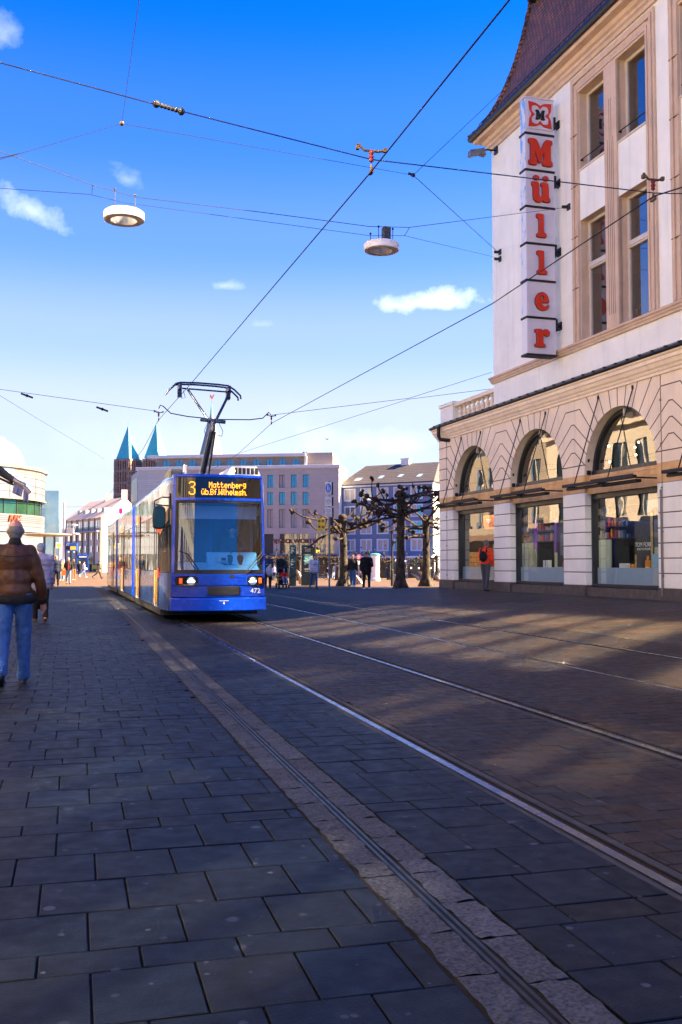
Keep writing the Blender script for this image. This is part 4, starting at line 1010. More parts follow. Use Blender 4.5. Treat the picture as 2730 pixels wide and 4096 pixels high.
# body sections
JT = (9.35, 9.95), (18.7, 19.3); END = 28.6
SEC = [(1.5, JT[0][0]), (JT[0][1], JT[1][0]), (JT[1][1], END-1.0)]
DOORS = [(1.55, 2.5), (7.0, 8.35), (14.5, 15.85), (21.6, 22.95)]
for a, b in SEC:
    ds_ = [d for d in DOORS if a-.1 <= d[0] < b]
    for sg in (-1, 1):
        X = 1.15*sg
        def side(mb, y_0, y_1, z0, z1, m=0, d=0.0): mb.quad((X+sg*d, y_0, z0), (X+sg*d, y_1, z0), (X+sg*d, y_1, z1), (X+sg*d, y_0, z1), m)
        cuts = [a]+[q for d in ds_ for q in d]+[b]
        mb = MB(); gl = MB(); fr = MB()
        for i in range(0, len(cuts), 2):
            if cuts[i+1]-cuts[i] < .06: continue
            side(mb, cuts[i], cuts[i+1], .28, 1.08); side(gl, cuts[i], cuts[i+1], 1.08, 2.36)
            n = max(1, round((cuts[i+1]-cuts[i])/1.35))
            for k in range(n+1):
                yk = cuts[i]+(cuts[i+1]-cuts[i])*k/n; side(fr, yk-.012, yk+.012, 1.09, 2.36, 0, .003); side(fr, yk-.004, yk+.004, .3, 1.07, 0, .002)
                if 0 < k < n and (k % 2): side(fr, yk+.03, yk+.95, 2.04, 2.07, 0, .002); side(fr, yk+.03, yk+.95, 2.08, 2.33, 1, .002); side(fr, yk+.49, yk+.53, 2.08, 2.33, 2, .004)
        side(fr, a, b, 1.07, 1.09, 0, .002); side(fr, a, b, 2.35, 2.37, 0, .002)
        mb.build('side_panel', M_SIDE, **TB, recalc=False)
        gq = gl.build('window_band', M_TGLASS, **TB, recalc=False); fr.build('window_frame', [M_RUB, mk('open hopper window', (.02, .02, .022), .4) if 'open hopper window' not in bpy.data.materials else bpy.data.materials['open hopper window'], M_SILV], gq, local=True, recalc=False)
        mb = MB(); side(mb, a, b, 2.36, 2.93); mb.grid(lambda u, v: (sg*(1.15-.30*(1-cos(v*pi/2))), a+(b-a)*u, 2.93+.22*sin(v*pi/2)), 1, 6); mb.build('roof_side_panel', M_SILV, smooth=40, **TB, recalc=False)
        for (d0, d1) in ds_:
            dm = (d0+d1)/2
            mb = MB(); mb.box(min(X, X+sg*.012), max(X, X+sg*.012), d0, d1, .34, 1.10, 0)
            mb.box(min(X, X+sg*.008), max(X, X+sg*.008), d0, d1, .28, .34, 1)
            dr = mb.build('door', [M_YEL, M_RGREY], **TB)
            mb = MB(); mb.box(min(X, X+sg*.012), max(X, X+sg*.012), d0, d1, 2.36, 2.56); mb.build('door_transom', M_YEL, dr, local=True)
            for q0, q1 in ((d0, dm), (dm, d1)): mb = MB(); mb.box(min(X, X+sg*.010), max(X, X+sg*.010), q0+.05, q1-.05, 1.10, 2.36); mb.build('door_glass', M_TGLASS, dr, local=True)
            mb = MB()
            for q in (d0, dm, d1): mb.box(min(X, X+sg*.018), max(X, X+sg*.018), q-.02, q+.02, .30, 2.56)
            mb.build('door_edge', M_RUB, dr, local=True)
            mb = MB(); mb.box(min(X+sg*.012, X+sg*.03), max(X+sg*.012, X+sg*.03), d0-.2, d0-.1, .95, 1.15); mb.build('door_button', mk('red door button', (.5, .02, .02), .4) if 'red door button' not in bpy.data.materials else bpy.data.materials['red door button'], dr, local=True)
    mb = MB(); mb.box(-1.1, 1.1, a+.02, b-.02, .10, .28); mb.build('underframe', M_RUB, **TB)
    mb = MB(); ya = a if a > 2 else .35; mb.box(-.86, .86, ya, b, 3.10, 3.155); mb.build('roof_deck', M_DGREY, **TB)
    for yb in (a+1.6, b-2.4):
        for sg in (-1, 1):
            for q in (0, 1.2):
                mb = MB(); n = 18
                vs = [(sg*x, yb+q+.28*cos(2*pi*k/n), .29+.28*sin(2*pi*k/n)) for x in (.70, .84) for k in range(n)]
                mb.add(vs, [tuple(range(n)), tuple(range(n, 2*n))]+[(k, (k+1) % n, n+(k+1) % n, n+k) for k in range(n)]); mb.build('wheel', M_DGREY, **TB)
for a, b in JT:
    mb = MB(); k = 0; y = a
    pr = [(-1.10, .3), (-1.10, 2.9), (-.85, 3.1), (.85, 3.1), (1.10, 2.9), (1.10, .3)]
    n = 9
    for k in range(n):
        s_ = .93 if k % 2 else 1.0; q0, q1 = a+(b-a)*k/n, a+(b-a)*(k+1)/n
        mb.prism([(x*s_, z) for x, z in pr], q0, q1, ax='y')
    mb.build('articulation_bellows', mk('deep blue bellows', (.006, .02, .10), .5) if 'deep blue bellows' not in bpy.data.materials else bpy.data.materials['deep blue bellows'], **TB)
    for q in (a-.1, b-.02):
        [(lambda b_: (b_.box(x_, x_+.045, q, q+.12, .28, 2.98), b_.build('joint_pillar', M_BLUE, **TB)))(MB()) for x_ in (-1.165, 1.12)]
mb = MB(); mb.prism([(-1.15, END-1.0), (-.98, END), (.98, END), (1.15, END-1.0)], .25, 3.1); mb.build('rear_cab', M_BLUED2, **TB, bevel=.05)
# cab interior seen through the windscreen
M_CABB = mk('blue grey cab trim', (.05, .20, .50), .5, var=.06); M_CABL = mk('pale cab desk', (.30, .52, .72), .5, var=.06)
mb = MB(); mb.box(-.98, .98, 1.48, 1.52, .3, 3.05); mb.box(-.95, .95, .25, 1.5, .3, .34); mb.box(-.9, .9, .4, 1.48, 2.95, 3.0); mb.build('cab_bulkhead', M_CABB, **TB)
mb = MB(); mb.prism([(.24, 1.06), (.24, 1.12), (.5, 1.22), (.62, 1.5), (.75, 1.5), (.75, 1.0), (.3, 1.0)], -.2, .9, ax='x'); mb.prism([(.24, 1.06), (.24, 1.10), (.6, 1.28), (.9, 1.28), (.9, 1.0)], -.92, -.2, ax='x'); mb.build('driver_desk', M_CABL, **TB, bevel=.01)
mb = MB(); mb.box(-.02, .24, .48, .54, 1.30, 1.40, 0); mb.box(.1, .2, .46, .48, 1.32, 1.38, 1); mb.add([(.05, .44, 1.28), (.45, .5, 1.22), (.6, .6, 1.12), (.2, .5, 1.2)], [(0,1,2,3)], 1); mb.build('ticket_unit', [M_RGREY, M_RUB], **TB)
mb = MB(); mb.box(-.80, .86, .42, .44, 2.22, 2.50); mb.build('sun_blind', mk('lilac grey blind', (.42, .40, .52), .6), **TB)
mb = MB(); mb.box(-.55, -.02, 1.44, 1.478, 1.25, 2.35); mb.build('cab_door', mk('dark blue cab door', (.03, .08, .2), .4), **TB)
mb = MB(); mb.box(.05, .9, 1.43, 1.478, 1.3, 2.3); mb.build('rear_cab_window', M_POST, **TB)
mb = MB(); mb.box(.18, .62, 1.0, 1.12, 1.1, 1.85); mb.box(.28, .52, 1.0, 1.1, 1.87, 2.08); mb.build('driver_seat', M_RUB, **TB, bevel=.04)
# wipers
mb = MB(); mb.tube([TF(-.42, 1.07, .04), TF(-.68, 1.45, .05), TF(-.86, 1.52, .05)], .013, 6); mb.tube([TF(-.48, 1.07, .04), TF(-.72, 1.42, .05)], .010, 6); mb.tube([TF(-.80, 1.09, .02), TF(-.81, 1.95, .02)], .010, 6); mb.build('wiper', M_RUB, **TB)
mb = MB(); mb.tube([TF(.55, 1.06, .04), TF(.95, 1.50, .05)], .013, 6); mb.tube([TF(.62, 1.07, .04), TF(.97, 1.44, .05)], .010, 6); mb.build('wiper', M_RUB, **TB)
# mirror
mb = MB(); mb.tube([(-1.02, .3, 2.66), (-1.2, .22, 2.66), (-1.36, .22, 2.58), (-1.37, .22, 2.40)], .016, 6); mb.tube([(-1.02, .3, 2.48), (-1.36, .24, 2.50)], .016, 6); mb.tube([(-1.03, .28, 2.40), (-1.03, .28, 2.75)], .024, 6); am = mb.build('mirror_arm', M_RUB, **TB)
mb = MB(); mb.prism(chaikin([(-.14, 1.98), (.14, 1.98), (.14, 2.47), (-.14, 2.47)], 2), -.08, .08, ax='y'); mh = mb.build('mirror', mk('gloss black mirror', (.008, .01, .01), .12), **TB, bevel=.03)
mh.data.transform(Matrix.Translation((-1.27, .25, 0)))
mb = MB(); mb.box(-1.31, -1.23, .2, .27, 1.91, 1.985); mb.build('red_lamp', M_ORL, mh, local=True)
# roof gear and pantograph
mb = MB(); mb.prism([(.2, 3.17), (.34, 3.40), (.9, 3.40), (1.0, 3.17)], .55, 2.3, ax='y'); ac = mb.build('roof_air_unit', M_RGREY, **TB, bevel=.03)
mb = MB()
for k in range(6): mb.box(.385+k*.092, .455+k*.092, .543, .552, 3.22, 3.36)
mb.build('vent_slot', M_RUB, ac, local=True)
mb = MB(); n = 16; mb.add([(.33+.055*cos(2*pi*k/n), y, 3.28+.055*sin(2*pi*k/n)) for y in (.45, .54) for k in range(n)], [tuple(range(n)), tuple(range(n, 2*n))]+[(k, (k+1) % n, n+(k+1) % n, n+k) for k in range(n)]); mb.build('marker_lamp', M_MARK, **TB)
mb = MB(); mb.box(-1.0, -.72, .8, 1.8, 3.12, 3.32); mb.build('roof_box', M_DGREY, **TB, bevel=.03)
mb = MB(); mb.lathe((-.64, .9, 3.14), [(.055, 0), (.055, .26), (.045, .29)], 14); mb.build('roof_aerial', M_RGREY, **TB, smooth=40)
mb = MB(); mb.box(-.5, .6, 2.9, 4.6, 3.155, 3.28); mb.tube([(-.02, 2.2, 3.15), (-.02, 2.2, 3.36)], .03, 8); pb = mb.build('pantograph_base', M_DGREY, **TB, bevel=.02)
M_PAN = mk('blue black pantograph steel', (.02, .032, .07), .35, .4, .2, 5)
PB, KN = V((.06, 3.75, 3.22)), V((.17, 2.35, 4.50)); HD = 2.9; HZ = 5.53
mb = MB(); mb.tube([PB, KN], [.085, .06], 10); mb.tube([PB+V((.13, -.4, .02)), KN+V((.06, .05, -.12))], .025, 8); mb.build('lower_arm', M_PAN, **TB, smooth=40)
mb = MB(); mb.tube([KN+V((-.30, 0, .16)), KN+V((.30, 0, .12))], .045, 8); mb.tube([KN+V((0, 0, -.1)), KN+V((0, 0, .12))], .06, 8); mb.tube([KN, KN+V((-.54, HD-KN.y, HZ-KN.z-.06))], .032, 8); mb.tube([KN, KN+V((.50, HD-KN.y, HZ-KN.z-.08))], .032, 8); mb.build('upper_arm', M_PAN, **TB, smooth=40)
for dy, dz in ((-.2, 0), (.18, .02)):
    mb = MB(); mb.tube([(-.66+q, HD+dy, HZ+z+dz) for q, z in ((-.22, -.22), (-.19, -.15), (0, .03), (.1, .055), (.5, .065), (1.0, .05), (1.25, .03), (1.4, -.06), (1.55, -.2), (1.56, -.28))], .022, 8); mb.build('collector_strip', M_PAN, **TB, smooth=40)
mb = MB(); mb.tube([(-.5, HD, HZ-.05), (.68, HD, HZ-.09)], .02, 8)
for x in (-.56, .62): mb.box(x-.03, x+.03, HD-.24, HD+.22, HZ-.09, HZ+.03); mb.box(x-.05, x+.05, HD-.06, HD+.06, HZ-.27, HZ-.08)
for x, q in ((-.47, 1), (.6, -1)): mb.tube([(x, HD, HZ-.1), (x+.05*q, HD, HZ-.27), (x-.03*q, HD, HZ-.3), (x-.04*q, HD, HZ-.18)], .008, 5)
for q in (-.2, .24): mb.tube([KN+V((q*.6, 0, .1)), KN+V((q, 0, -.1)), KN+V((q*.9, 0, -.22)), KN+V((q*.4, 0, -.2))], .008, 5)
mb.build('head_frame', M_PAN, **TB)
# roof gear further back and grime along the skirt
for a, b, h in ((4.9, 6.9, .26), (10.6, 13.2, .30), (14.2, 17.6, .22), (20.4, 23.6, .30), (24.4, 26.6, .24)):
    mb = MB(); mb.prism([(-.72, 3.15), (.72, 3.15), (.64, 3.15+h), (-.64, 3.15+h)], a, b, ax='y'); mb.build('roof_box', M_RGREY if h > .25 else M_DGREY, **TB, bevel=.03)
# ------------------------------------------------------------------ overhead wires and hanging lamps
M_WIRE = mk('dark copper wire', (.004, .006, .014), .6, .3, .1)
M_INS = mk('red brown insulator', (.13, .016, .012), .35)
M_BRASS = mk('brass bracket', (.12, .075, .03), .5, .6, .2, 20)
def wire(name, label, pts, r=.006, sag=0.0, n=1):
    ps = [V(p) for p in pts]; q = []
    for a, b in zip(ps, ps[1:]):
        k = 8 if sag else 1
        for i in range(k): t = i/k; q.append(a.lerp(b, t)-V((0, 0, sag*4*t*(1-t))))
    q.append(ps[-1]); o = q[0]
    mb = MB(); mb.tube(q, r, 6)
    return tag(mb.build(name, M_WIRE, smooth=60), label, 'overhead wire')
wire('contact_wire', 'thick contact wire over the near track touching the tram pantograph', [(3.3, -8, 5.62), (3.19, 6.88, 5.6), (3.13, 10.4, 5.6), (2.70, 23.95, 5.63), (2.42, 30.37, 5.6), (2.48, 38, 5.6), (2.0, 75, 5.7)], .0085)
wire('contact_wire', 'contact wire over the far track running up across the department store', [(6.95, -8, 5.62), (6.74, 9.89, 5.6), (6.58, 10.22, 5.6), (6.71, 15.22, 5.6), (5.86, 30.13, 5.6), (6.24, 39.34, 5.6), (5.6, 75, 5.7)], .0085)
SA = [V((-7.0, 9.7, 7.15)), V((-.77, 10.14, 6.2)), V((.9, 10.27, 6.0)), V((3.17, 10.48, 5.78)), V((6.75, 10.48, 5.75)), V((14.55, 10.5, 6.35))]
wire('span_wire', 'span wire with a long dark strain insulator, sagging over both tracks to the store', SA, .0065)
mb = MB(); a, b = at(625, 415, 10.35), at(725, 445, 10.4); 
for k in range(15): t = k/14; p = a.lerp(b, t); mb.ball(p, .026 if k % 2 else .014, n=8, k=6)
for p in (a, b): mb.ball(p, .04, n=8, k=6)
tag(mb.build('strain_insulator', M_BLACK), 'dark ribbed strain insulator strung in the upper span wire', 'insulator')
N9 = atD(950, 402, 23); N2 = atD(280, 283, 14)
wire('guy_wire', 'thin guy wire rising from the three way joint out of the top of the picture', [N2, atD(322, -20, 7.5)], .003)
wire('guy_wire', 'thin guy wire slanting down from the three way joint, away from the store', [N2, atD(-40, 378, 11)], .0035)
wire('guy_wire', 'thin guy wire between the two wire joints, just below the span wire', [N2, N9], .005)
wire('guy_wire', 'guy wire rising from the right joint to the store eaves', [N9, fx(5.9, .1, 17.2)], .008)
wire('guy_wire', 'guy wire slanting down from the right joint to the anchor plate on the store corner', [N9, fx(5.47, .0, 11.75)], .008)
mb = MB(); mb.ball(N2, .035, n=10, k=6); tag(mb.build('wire_joint', M_BRASS), 'small brass ring where three thin guy wires meet', 'wire joint')
mb = MB(); mb.ball(N9, .05, n=10, k=6); mb.tube([N9+V((-.12, 0, .03)), N9+V((.02, 0, 0))], .03, 6); tag(mb.build('wire_joint', M_BLACK), 'dark ring where the guy wires from eaves and store corner meet', 'wire joint')
U = [atD(-60, 325, 15.6), atD(215, 425, 17), atD(310, 452, 17.4), atD(600, 487, 18.7), atD(850, 520, 20), atD(942, 522, 20.4), fx(10.05, 0, 11.78)]
Lw = [atD(-60, 428, 15.6), atD(205, 446, 17), atD(285, 465, 17.4), atD(470, 490, 18.2), atD(850, 541, 20), atD(930, 541, 20.4), fx(5.47, 0, 11.6)]
wire('span_wire', 'upper of the two lamp span wires, ending at a plate beside the blade sign', U, .006)
wire('span_wire', 'lower of the two lamp span wires, ending at the store corner', Lw, .0045)
wire('span_wire', 'short slanting tie between the two lamp span wires right of the lamps', [U[5], Lw[5]], .006)
wire('span_wire', 'short upright tie between the two lamp span wires left of the lamps', [atD(213, 425, 17), atD(211, 446, 17)], .006)
wire('guy_wire', 'crossing thin guy wire at the left edge above the lamp span', [atD(-40, 372, 14), atD(45, 352, 14.4)], .006)
for s, z, lab in ((5.47, 11.7, 'double wire anchor plate on the left corner of the upper store wall'), (10.05, 11.78, 'single wire anchor plate on the store wall right of the blade sign')):
    t = thing('wire_anchor', lab, 'wire anchor', tuple(fx(s, 0, z)))
    mb = MB(fx)
    for dz in ((.12, -.12) if s < 6 else (0,)): mb.box(s-.08, s+.08, -.01, .03, z+dz-.09, z+dz+.09); 
    mb.build('plate', M_DGREY, t)
    mb = MB(fx)
    for dz in ((.12, -.12) if s < 6 else (0,)): mb.tube([(s, .03, z+dz), (s-.05, .2, z+dz)], .05, 8)
    mb.build('bolt', M_RUB, t)
def insulators(label, c, w_, big=True):
    t = thing('wire_hanger', label, 'wire hanger', tuple(c)); 
    mb = MB(); k = 1 if big else .9
    mb.tube([c+V((-w_, 0, .10)), c+V((-w_*.5, 0, .03)), c+V((w_*.5, 0, .03)), c+V((w_, 0, .05))], .015*k, 8)
    for x in (-w_, w_): mb.box(c.x+x-.018, c.x+x+.018, c.y-.02, c.y+.02, c.z+.03, c.z+.075)
    mb.build('bracket', M_BRASS, t)
    mb = MB(); mb.lathe(c-V((0, 0, .13)), [(.012, .03), (.028, .045), (.02, .065), (.032, .09), (.02, .11), (.03, .135), (.016, .17)], 12); mb.build('insulator', M_INS, t)
    mb = MB(); mb.tube([c-V((0, 0, .13)), c-V((0, 0, .20))], .015, 8); mb.box(c.x-.014, c.x+.014, c.y-.05, c.y+.05, c.z-.23, c.z-.18); mb.build('clamp', M_BRASS, t)
insulators('brass bracket with red insulator holding the near contact wire, high over the street', V((3.15, 10.44, 5.83)), .16)
insulators('brass bracket with red insulator holding the far contact wire in front of the store windows', V((6.66, 10.36, 5.83)), .13)
insulators('small far bracket holding the near contact wire left of the pantograph', V((2.42, 30.37, 5.80)), .13)
insulators('small far bracket holding the far contact wire right of the pantograph', V((5.86, 30.2, 5.80)), .13)
wire('span_wire', 'far span wire from the left edge to the bracket left of the pantograph', [atD(-60, 886, 31), (2.42, 30.37, 5.86)], .007)
wire('span_wire', 'far span wire from the bracket right of the pantograph to the store balustrade', [(5.86, 30.2, 5.86), atD(940, 915, 31), fx(4.72, 0, 7.84)], .007)
wire('span_wire', 'lower far span wire from the distant track to the balustrade end', [atD(545, 1043, 60), atD(940, 917, 38), fx(4.2, -.2, 7.36)], .008)
wire('span_wire', 'faint thin span wire sloping down over the left distance', [atD(-60, 872, 24), atD(80, 958, 34), atD(210, 1036, 50), atD(240, 1055, 60)], .005)
wire('jumper_cable', 'thick sagging feeder cable between the two far brackets behind the pantograph', [(2.42, 30.37, 5.95), (2.47, 30.37, 6.06), (2.56, 30.37, 6.02), (2.78, 30.37, 5.82), (3.3, 30.37, 5.74), (4.2, 30.34, 5.68), (5.2, 30.28, 5.70), (5.6, 30.25, 5.76), (5.78, 30.22, 5.95), (5.84, 30.2, 5.86)], .016)
for (x, y, d) in ((62, 909, 31), (235, 940, 31)):
    mb = MB(); p = atD(x, y, d); mb.tube([p+V((-.18, 0, .06)), p+V((.18, 0, -.06))], [.03, .03], 6); mb.ball(p, .05, n=8, k=5); tag(mb.build('strain_insulator', M_BLACK), ('first' if x < 100 else 'second')+' small dark insulator from the left along the far span wire', 'insulator')
M_LWH = mk('white lamp shell', (.80, .78, .80), .4, var=.05); M_LIN = mk('grey lamp reflector', (.45, .47, .5), .35, .2, .1)
def ring_lamp(label, c, R, anch, box):
    t = thing('street_lamp', label, 'hanging street lamp', tuple(c), 0, 'ring lamps hung over the street')
    mb = MB(); mb.lathe(c, [(R*.95, -.075), (R, -.065), (R, .06), (R*.95, .075), (R*.5, .075)], 40, cap=False); mb.build('shell', M_LWH, t, smooth=35)
    mb = MB(); mb.lathe(c, [(R*.95, -.0755), (R*.9, -.07), (R*.64, -.07)], 40, cap=False); mb.build('underside', mk('tan lamp glass', (.62, .54, .48), .4) if 'tan lamp glass' not in bpy.data.materials else bpy.data.materials['tan lamp glass'], t, smooth=35)
    mb = MB(); mb.lathe(c, [(R*.64, -.074), (R*.62, -.06), (R*.5, .075)], 40, cap=False); mb.build('inner_cone', M_LIN, t, smooth=35)
    for a in anch:
        mb = MB(); p = V(a); q = V((p.x, p.y, c.z+.08)); mb.tube([p, q], .007, 6); mb.ball(p, .024, n=8, k=5); mb.ball(q+V((0, 0, .03)), .026, n=8, k=5); mb.build('suspension_rod', M_BLACK if box else M_DGREY, t)
    if box: mb = MB(); mb.box(c.x+.02, c.x+.18, c.y-.08, c.y+.08, c.z+.09, c.z+.42); mb.build('ballast_box', M_DGREY, t, bevel=.02)
L1 = atD(285, 497, 17.4); L2 = atD(877, 568, 20)
ring_lamp('sunlit white ring shaped lamp hung on the span wire, the farther one from the store', L1, .352, [L1+V((-.16, 0, .47)), L1+V((.19, 0, .40))], False)
ring_lamp('ring shaped lamp with dark ballast box, hung on the span wire near the store', L2, .352, [L2+V((-.23, 0, .26)), L2+V((-.06, 0, .42)), L2+V((.24, 0, .40))], True)
# ------------------------------------------------------------------ buildings round the square
def frame(p, ang):
    f = V((cos(ang), -sin(ang), 0)); n = V((-sin(ang), -cos(ang), 0)); p = V((p[0], p[1], 0))
    return lambda t, o, z: p+f*t+n*o+V((0, 0, z))
def prism_w(mb, pts, z0, z1, m=0): mb.prism([(p[0], p[1]) for p in pts], z0, z1, m)
M_BWIN = glass_dark('far window glass', (.02, .03, .04), .03, 1.9, .02, .5, 1.0)
M_LILAC = brick_mat('lilac grey stone slabs', (.45, .35, .29), (.42, .325, .27), (.34, .265, .22), 1.0, .72, .012, 'hz', .7, .1, .5, .12)
M_BEIGE = brick_mat('beige stone slabs', (.56, .47, .38), (.50, .42, .35), (.40, .33, .28), 3.5, .35, .03, 'hz', .7, .1, .5, .12)
M_PENT = mk('taupe render', (.30, .24, .20), .8, var=.06); M_LEDGE = mk('pale roof ledge', (.62, .55, .50), .6, var=.05)
M_FRAMEG = mk('grey window frame', (.09, .075, .075), .5); M_BLIND = mk('pale drawn blind', (.42, .36, .30), .7, var=.1)
# variety store with lilac stone
W = frame((42.19, 159.75), radians(23.5)); MF = lambda f: MB(f)
vs_ = thing('variety_store', 'lilac grey stone shop block with set back taupe top floor across the square', 'shop building', tuple(W(-15, 0, -1.1)))
cols = [-5.86-2.015*k for k in range(11)]; RW = [(14.02, 16.17), (11.10, 13.24), (7.26, 10.36)]
holes = [(t, t+1.0, a, b) for t in cols for a, b in RW]; shops = [(-3.74, -.49), (-9.75, -4.82), (-15.7, -10.84), (-21.8, -16.6), (-27.6, -22.7)]
holes += [(a, b, 2.9, 6.25) for a, b in shops]+[(a, b, -.9, 2.35) for a, b in shops]
mb = MB(W); holes_wall(mb, lambda u, v: (u, 0, v), -28.5, .3, -1.6, 17.25, holes)
for a, b, c, d in holes:
    for q in (((a, c), (b, c)), ((b, c), (b, d)), ((b, d), (a, d)), ((a, d), (a, c))): mb.quad((q[0][0], 0, q[0][1]), (q[1][0], 0, q[1][1]), (q[1][0], -.4, q[1][1]), (q[0][0], -.4, q[0][1]))
mb.quad((.3, 0, -1.6), (.3, 0, 17.25), (.3, -9, 17.25), (.3, -9, -1.6), 1); mb.quad((-34.6, 0, 17.3), (.3, 0, 17.3), (.3, -9, 17.3), (-34.6, -9, 17.3), 1)
mb.build('wall', [M_LILAC, M_WHITE], vs_)
c0 = W(-34.6, 0, 0); c1 = at(523, 2255, 181)
mb = MB(); prism_w(mb, [W(-28.5, .02, 0), c0, (c1.x, c1.y), W(-20, -9, 0)], -1.6, 17.25); mb.build('corner_wall', M_BEIGE, vs_)
for i in range(7):
    for z0, z1 in ((12.2, 16.2), (7.8, 11.3)):
        a = V((c0.x, c0.y, 0)).lerp(V((c1.x, c1.y, 0)), .08+i*.13); b = V((c0.x, c0.y, 0)).lerp(V((c1.x, c1.y, 0)), .16+i*.13)
        mb = MB(); mb.add([(a.x-.06, a.y, z0), (b.x-.06, b.y, z0), (b.x-.06, b.y, z1), (a.x-.06, a.y, z1)], [(0,1,2,3)]); mb.build('side_window', M_BWIN, vs_)
mb = MB(W); mb.box(-35.0, .5, -9.3, .25, 17.25, 17.78); mb.build('parapet', M_LEDGE, vs_, bevel=.03)
rr = random.Random(3)
for t in cols:
    for k, (a, b) in enumerate(RW):
        f = MB(W); f.box(t, t+.06, -.38, -.28, a, b); f.box(t+.94, t+1.0, -.38, -.28, a, b); f.box(t+.47, t+.53, -.37, -.29, a, b); f.box(t+.06, t+.94, -.38, -.28, b-.06, b); f.box(t+.06, t+.94, -.38, -.28, a, a+.06)
        wf = f.build('window', M_FRAMEG, vs_); g_ = MB(W); g_.quad((t+.06, -.34, a+.06), (t+.94, -.34, a+.06), (t+.94, -.34, b-.06), (t+.06, -.34, b-.06))
        g_.build('pane', M_BLIND if (k == 2 and rr.random() < .6) or rr.random() < .08 else M_BWIN, wf, recalc=False)
for a, b in shops:
    for z0, z1 in ((2.9, 6.25), (-.9, 2.35)):
        f = MB(W); n = max(2, round((b-a)/1.65))
        for k in range(n+1): x = a+(b-a)*k/n; f.box(x-.04, x+.04, -.38, -.26, z0, z1)
        wf = f.build('shop_front', M_FRAMEG, vs_); g_ = MB(W); g_.quad((a, -.34, z0), (b, -.34, z0), (b, -.34, z1), (a, -.34, z1)); g_.build('pane', M_BWIN if z0 > 0 else glass_dark('dim shop glass', (.05, .035, .025), .06, 1.5) if 'dim shop glass' not in bpy.data.materials else bpy.data.materials['dim shop glass'], wf, recalc=False)
me = text_mesh('WOOLWORTH', 1.02, .05, offset=.012, spacing=1.08); place_mesh(me, 'shop_lettering', mk('dark red shop letters', (.16, .012, .01), .5), vs_, W(-7.1, .12, 5.0), W(1, 0, 0)-W(0, 0, 0), (0, 0, 1))
mb = MB(W); mb.prism([(-28, 2.75), (.2, 2.75), (.2, 2.5), (-28, 2.5)], -.1, 1.3, ax='y'); mb.build('awning', M_DGREY, vs_)
mb = MB(W); mb.box(-31.8, -.9, -8, -1.5, 17.7, 19.35); mb.box(-33.2, -5.5, -8.6, -.4, 19.35, 19.85, 1); mb.box(-5.5, -.98, -8, -1.2, 17.7, 19.95); mb.box(-5.7, -5.3, -1.5, -.4, 17.7, 19.35, 1)
ph = mb.build('top_floor', [M_PENT, M_LEDGE], vs_, bevel=.02)
for k in range(11):
    t = -30.5+2.27*k; mb = MB(W); mb.box(t, t+.95, -1.55, -1.47, 17.95, 19.0); wf = mb.build('top_window', M_BWIN, ph); mb = MB(W); mb.box(t+.44, t+.5, -1.47, -1.44, 17.95, 19.0); mb.build('window_bar', M_FRAMEG, ph)
mb = MB(W); mb.box(-6.4, -6.1, -3, -2.7, 19.85, 20.3); mb.box(-5.9, -5.7, -3, -2.7, 19.85, 20.25); mb.build('chimney', M_DGREY, ph)
# blue house
Bf = frame((43.76, 162.34), radians(45.6)); bh = thing('blue_house', 'blue rendered house with white window frames and brown tiled roof across the square', 'house', tuple(Bf(8, 0, -1.1)))
M_BREN = mk('blue render', (.125, .165, .25), .8, var=.12, sc=.8, streak=.1); M_WFR2 = mk('pale lilac window frame', (.55, .56, .70), .5, var=.05)
M_BTILE = brick_mat('brown pantiles', (.115, .09, .08), (.09, .072, .066), (.045, .038, .035), .3, .34, .05, 'hz', .7, .5, .5, .4)
BC = [.36+3.13*k for k in range(5)]; BR = [(11.73, 13.85), (8.85, 10.93), (6.14, 8.21), (3.31, 5.35)]
holes = [(t, t+2.22, a, b) for t in BC for a, b in BR]
mb = MB(Bf); holes_wall(mb, lambda u, v: (u, 0, v), -.52, 16.93, 2.5, 14.4, holes)
mb.quad((16.93, 0, -2), (16.93, 0, 14.4), (16.93, -13, 14.4), (16.93, -13, -2), 1); mb.quad((-.52, 0, -2), (-.52, 0, 14.4), (-.52, -13, 14.4), (-.52, -13, -2), 0)
mb.build('wall', [M_BREN, M_WHITE], bh)
for t in BC:
    for a, b in BR:
        f = MB(Bf); w_ = .2
        f.box(t, t+w_, -.2, .05, a, b); f.box(t+2.22-w_, t+2.22, -.2, .05, a, b); f.box(t+w_, t+2.22-w_, -.2, .045, b-w_, b); f.box(t+w_, t+2.22-w_, -.2, .045, a, a+w_)
        f.box(t+1.04, t+1.2, -.16, -.06, a+w_, b-w_); wf = f.build('window', M_WFR2, bh)
        for q in (t+w_, t+1.2):
            g_ = MB(Bf); g_.quad((q, -.14, a+w_), (q+.82, -.14, a+w_), (q+.82, -.14, b-w_), (q, -.14, b-w_)); g_.build('pane', M_BWIN if rr.random() < .55 else M_BLIND, wf, recalc=False)
mb = MB(Bf)
ev, rg, B_ = 14.45, 18.3, -6.5
P_ = [(-.7, .5, ev), (17.3, .5, ev), (17.3, -13.5, ev), (-.7, -13.5, ev), (1.0, B_, rg), (15.0, B_, rg)]
mb.add(P_, [(0,1,5,4), (1,2,5), (2,3,4,5), (3,0,4), (0,3,2,1)]); rf = mb.build('roof', M_BTILE, bh, recalc=False)
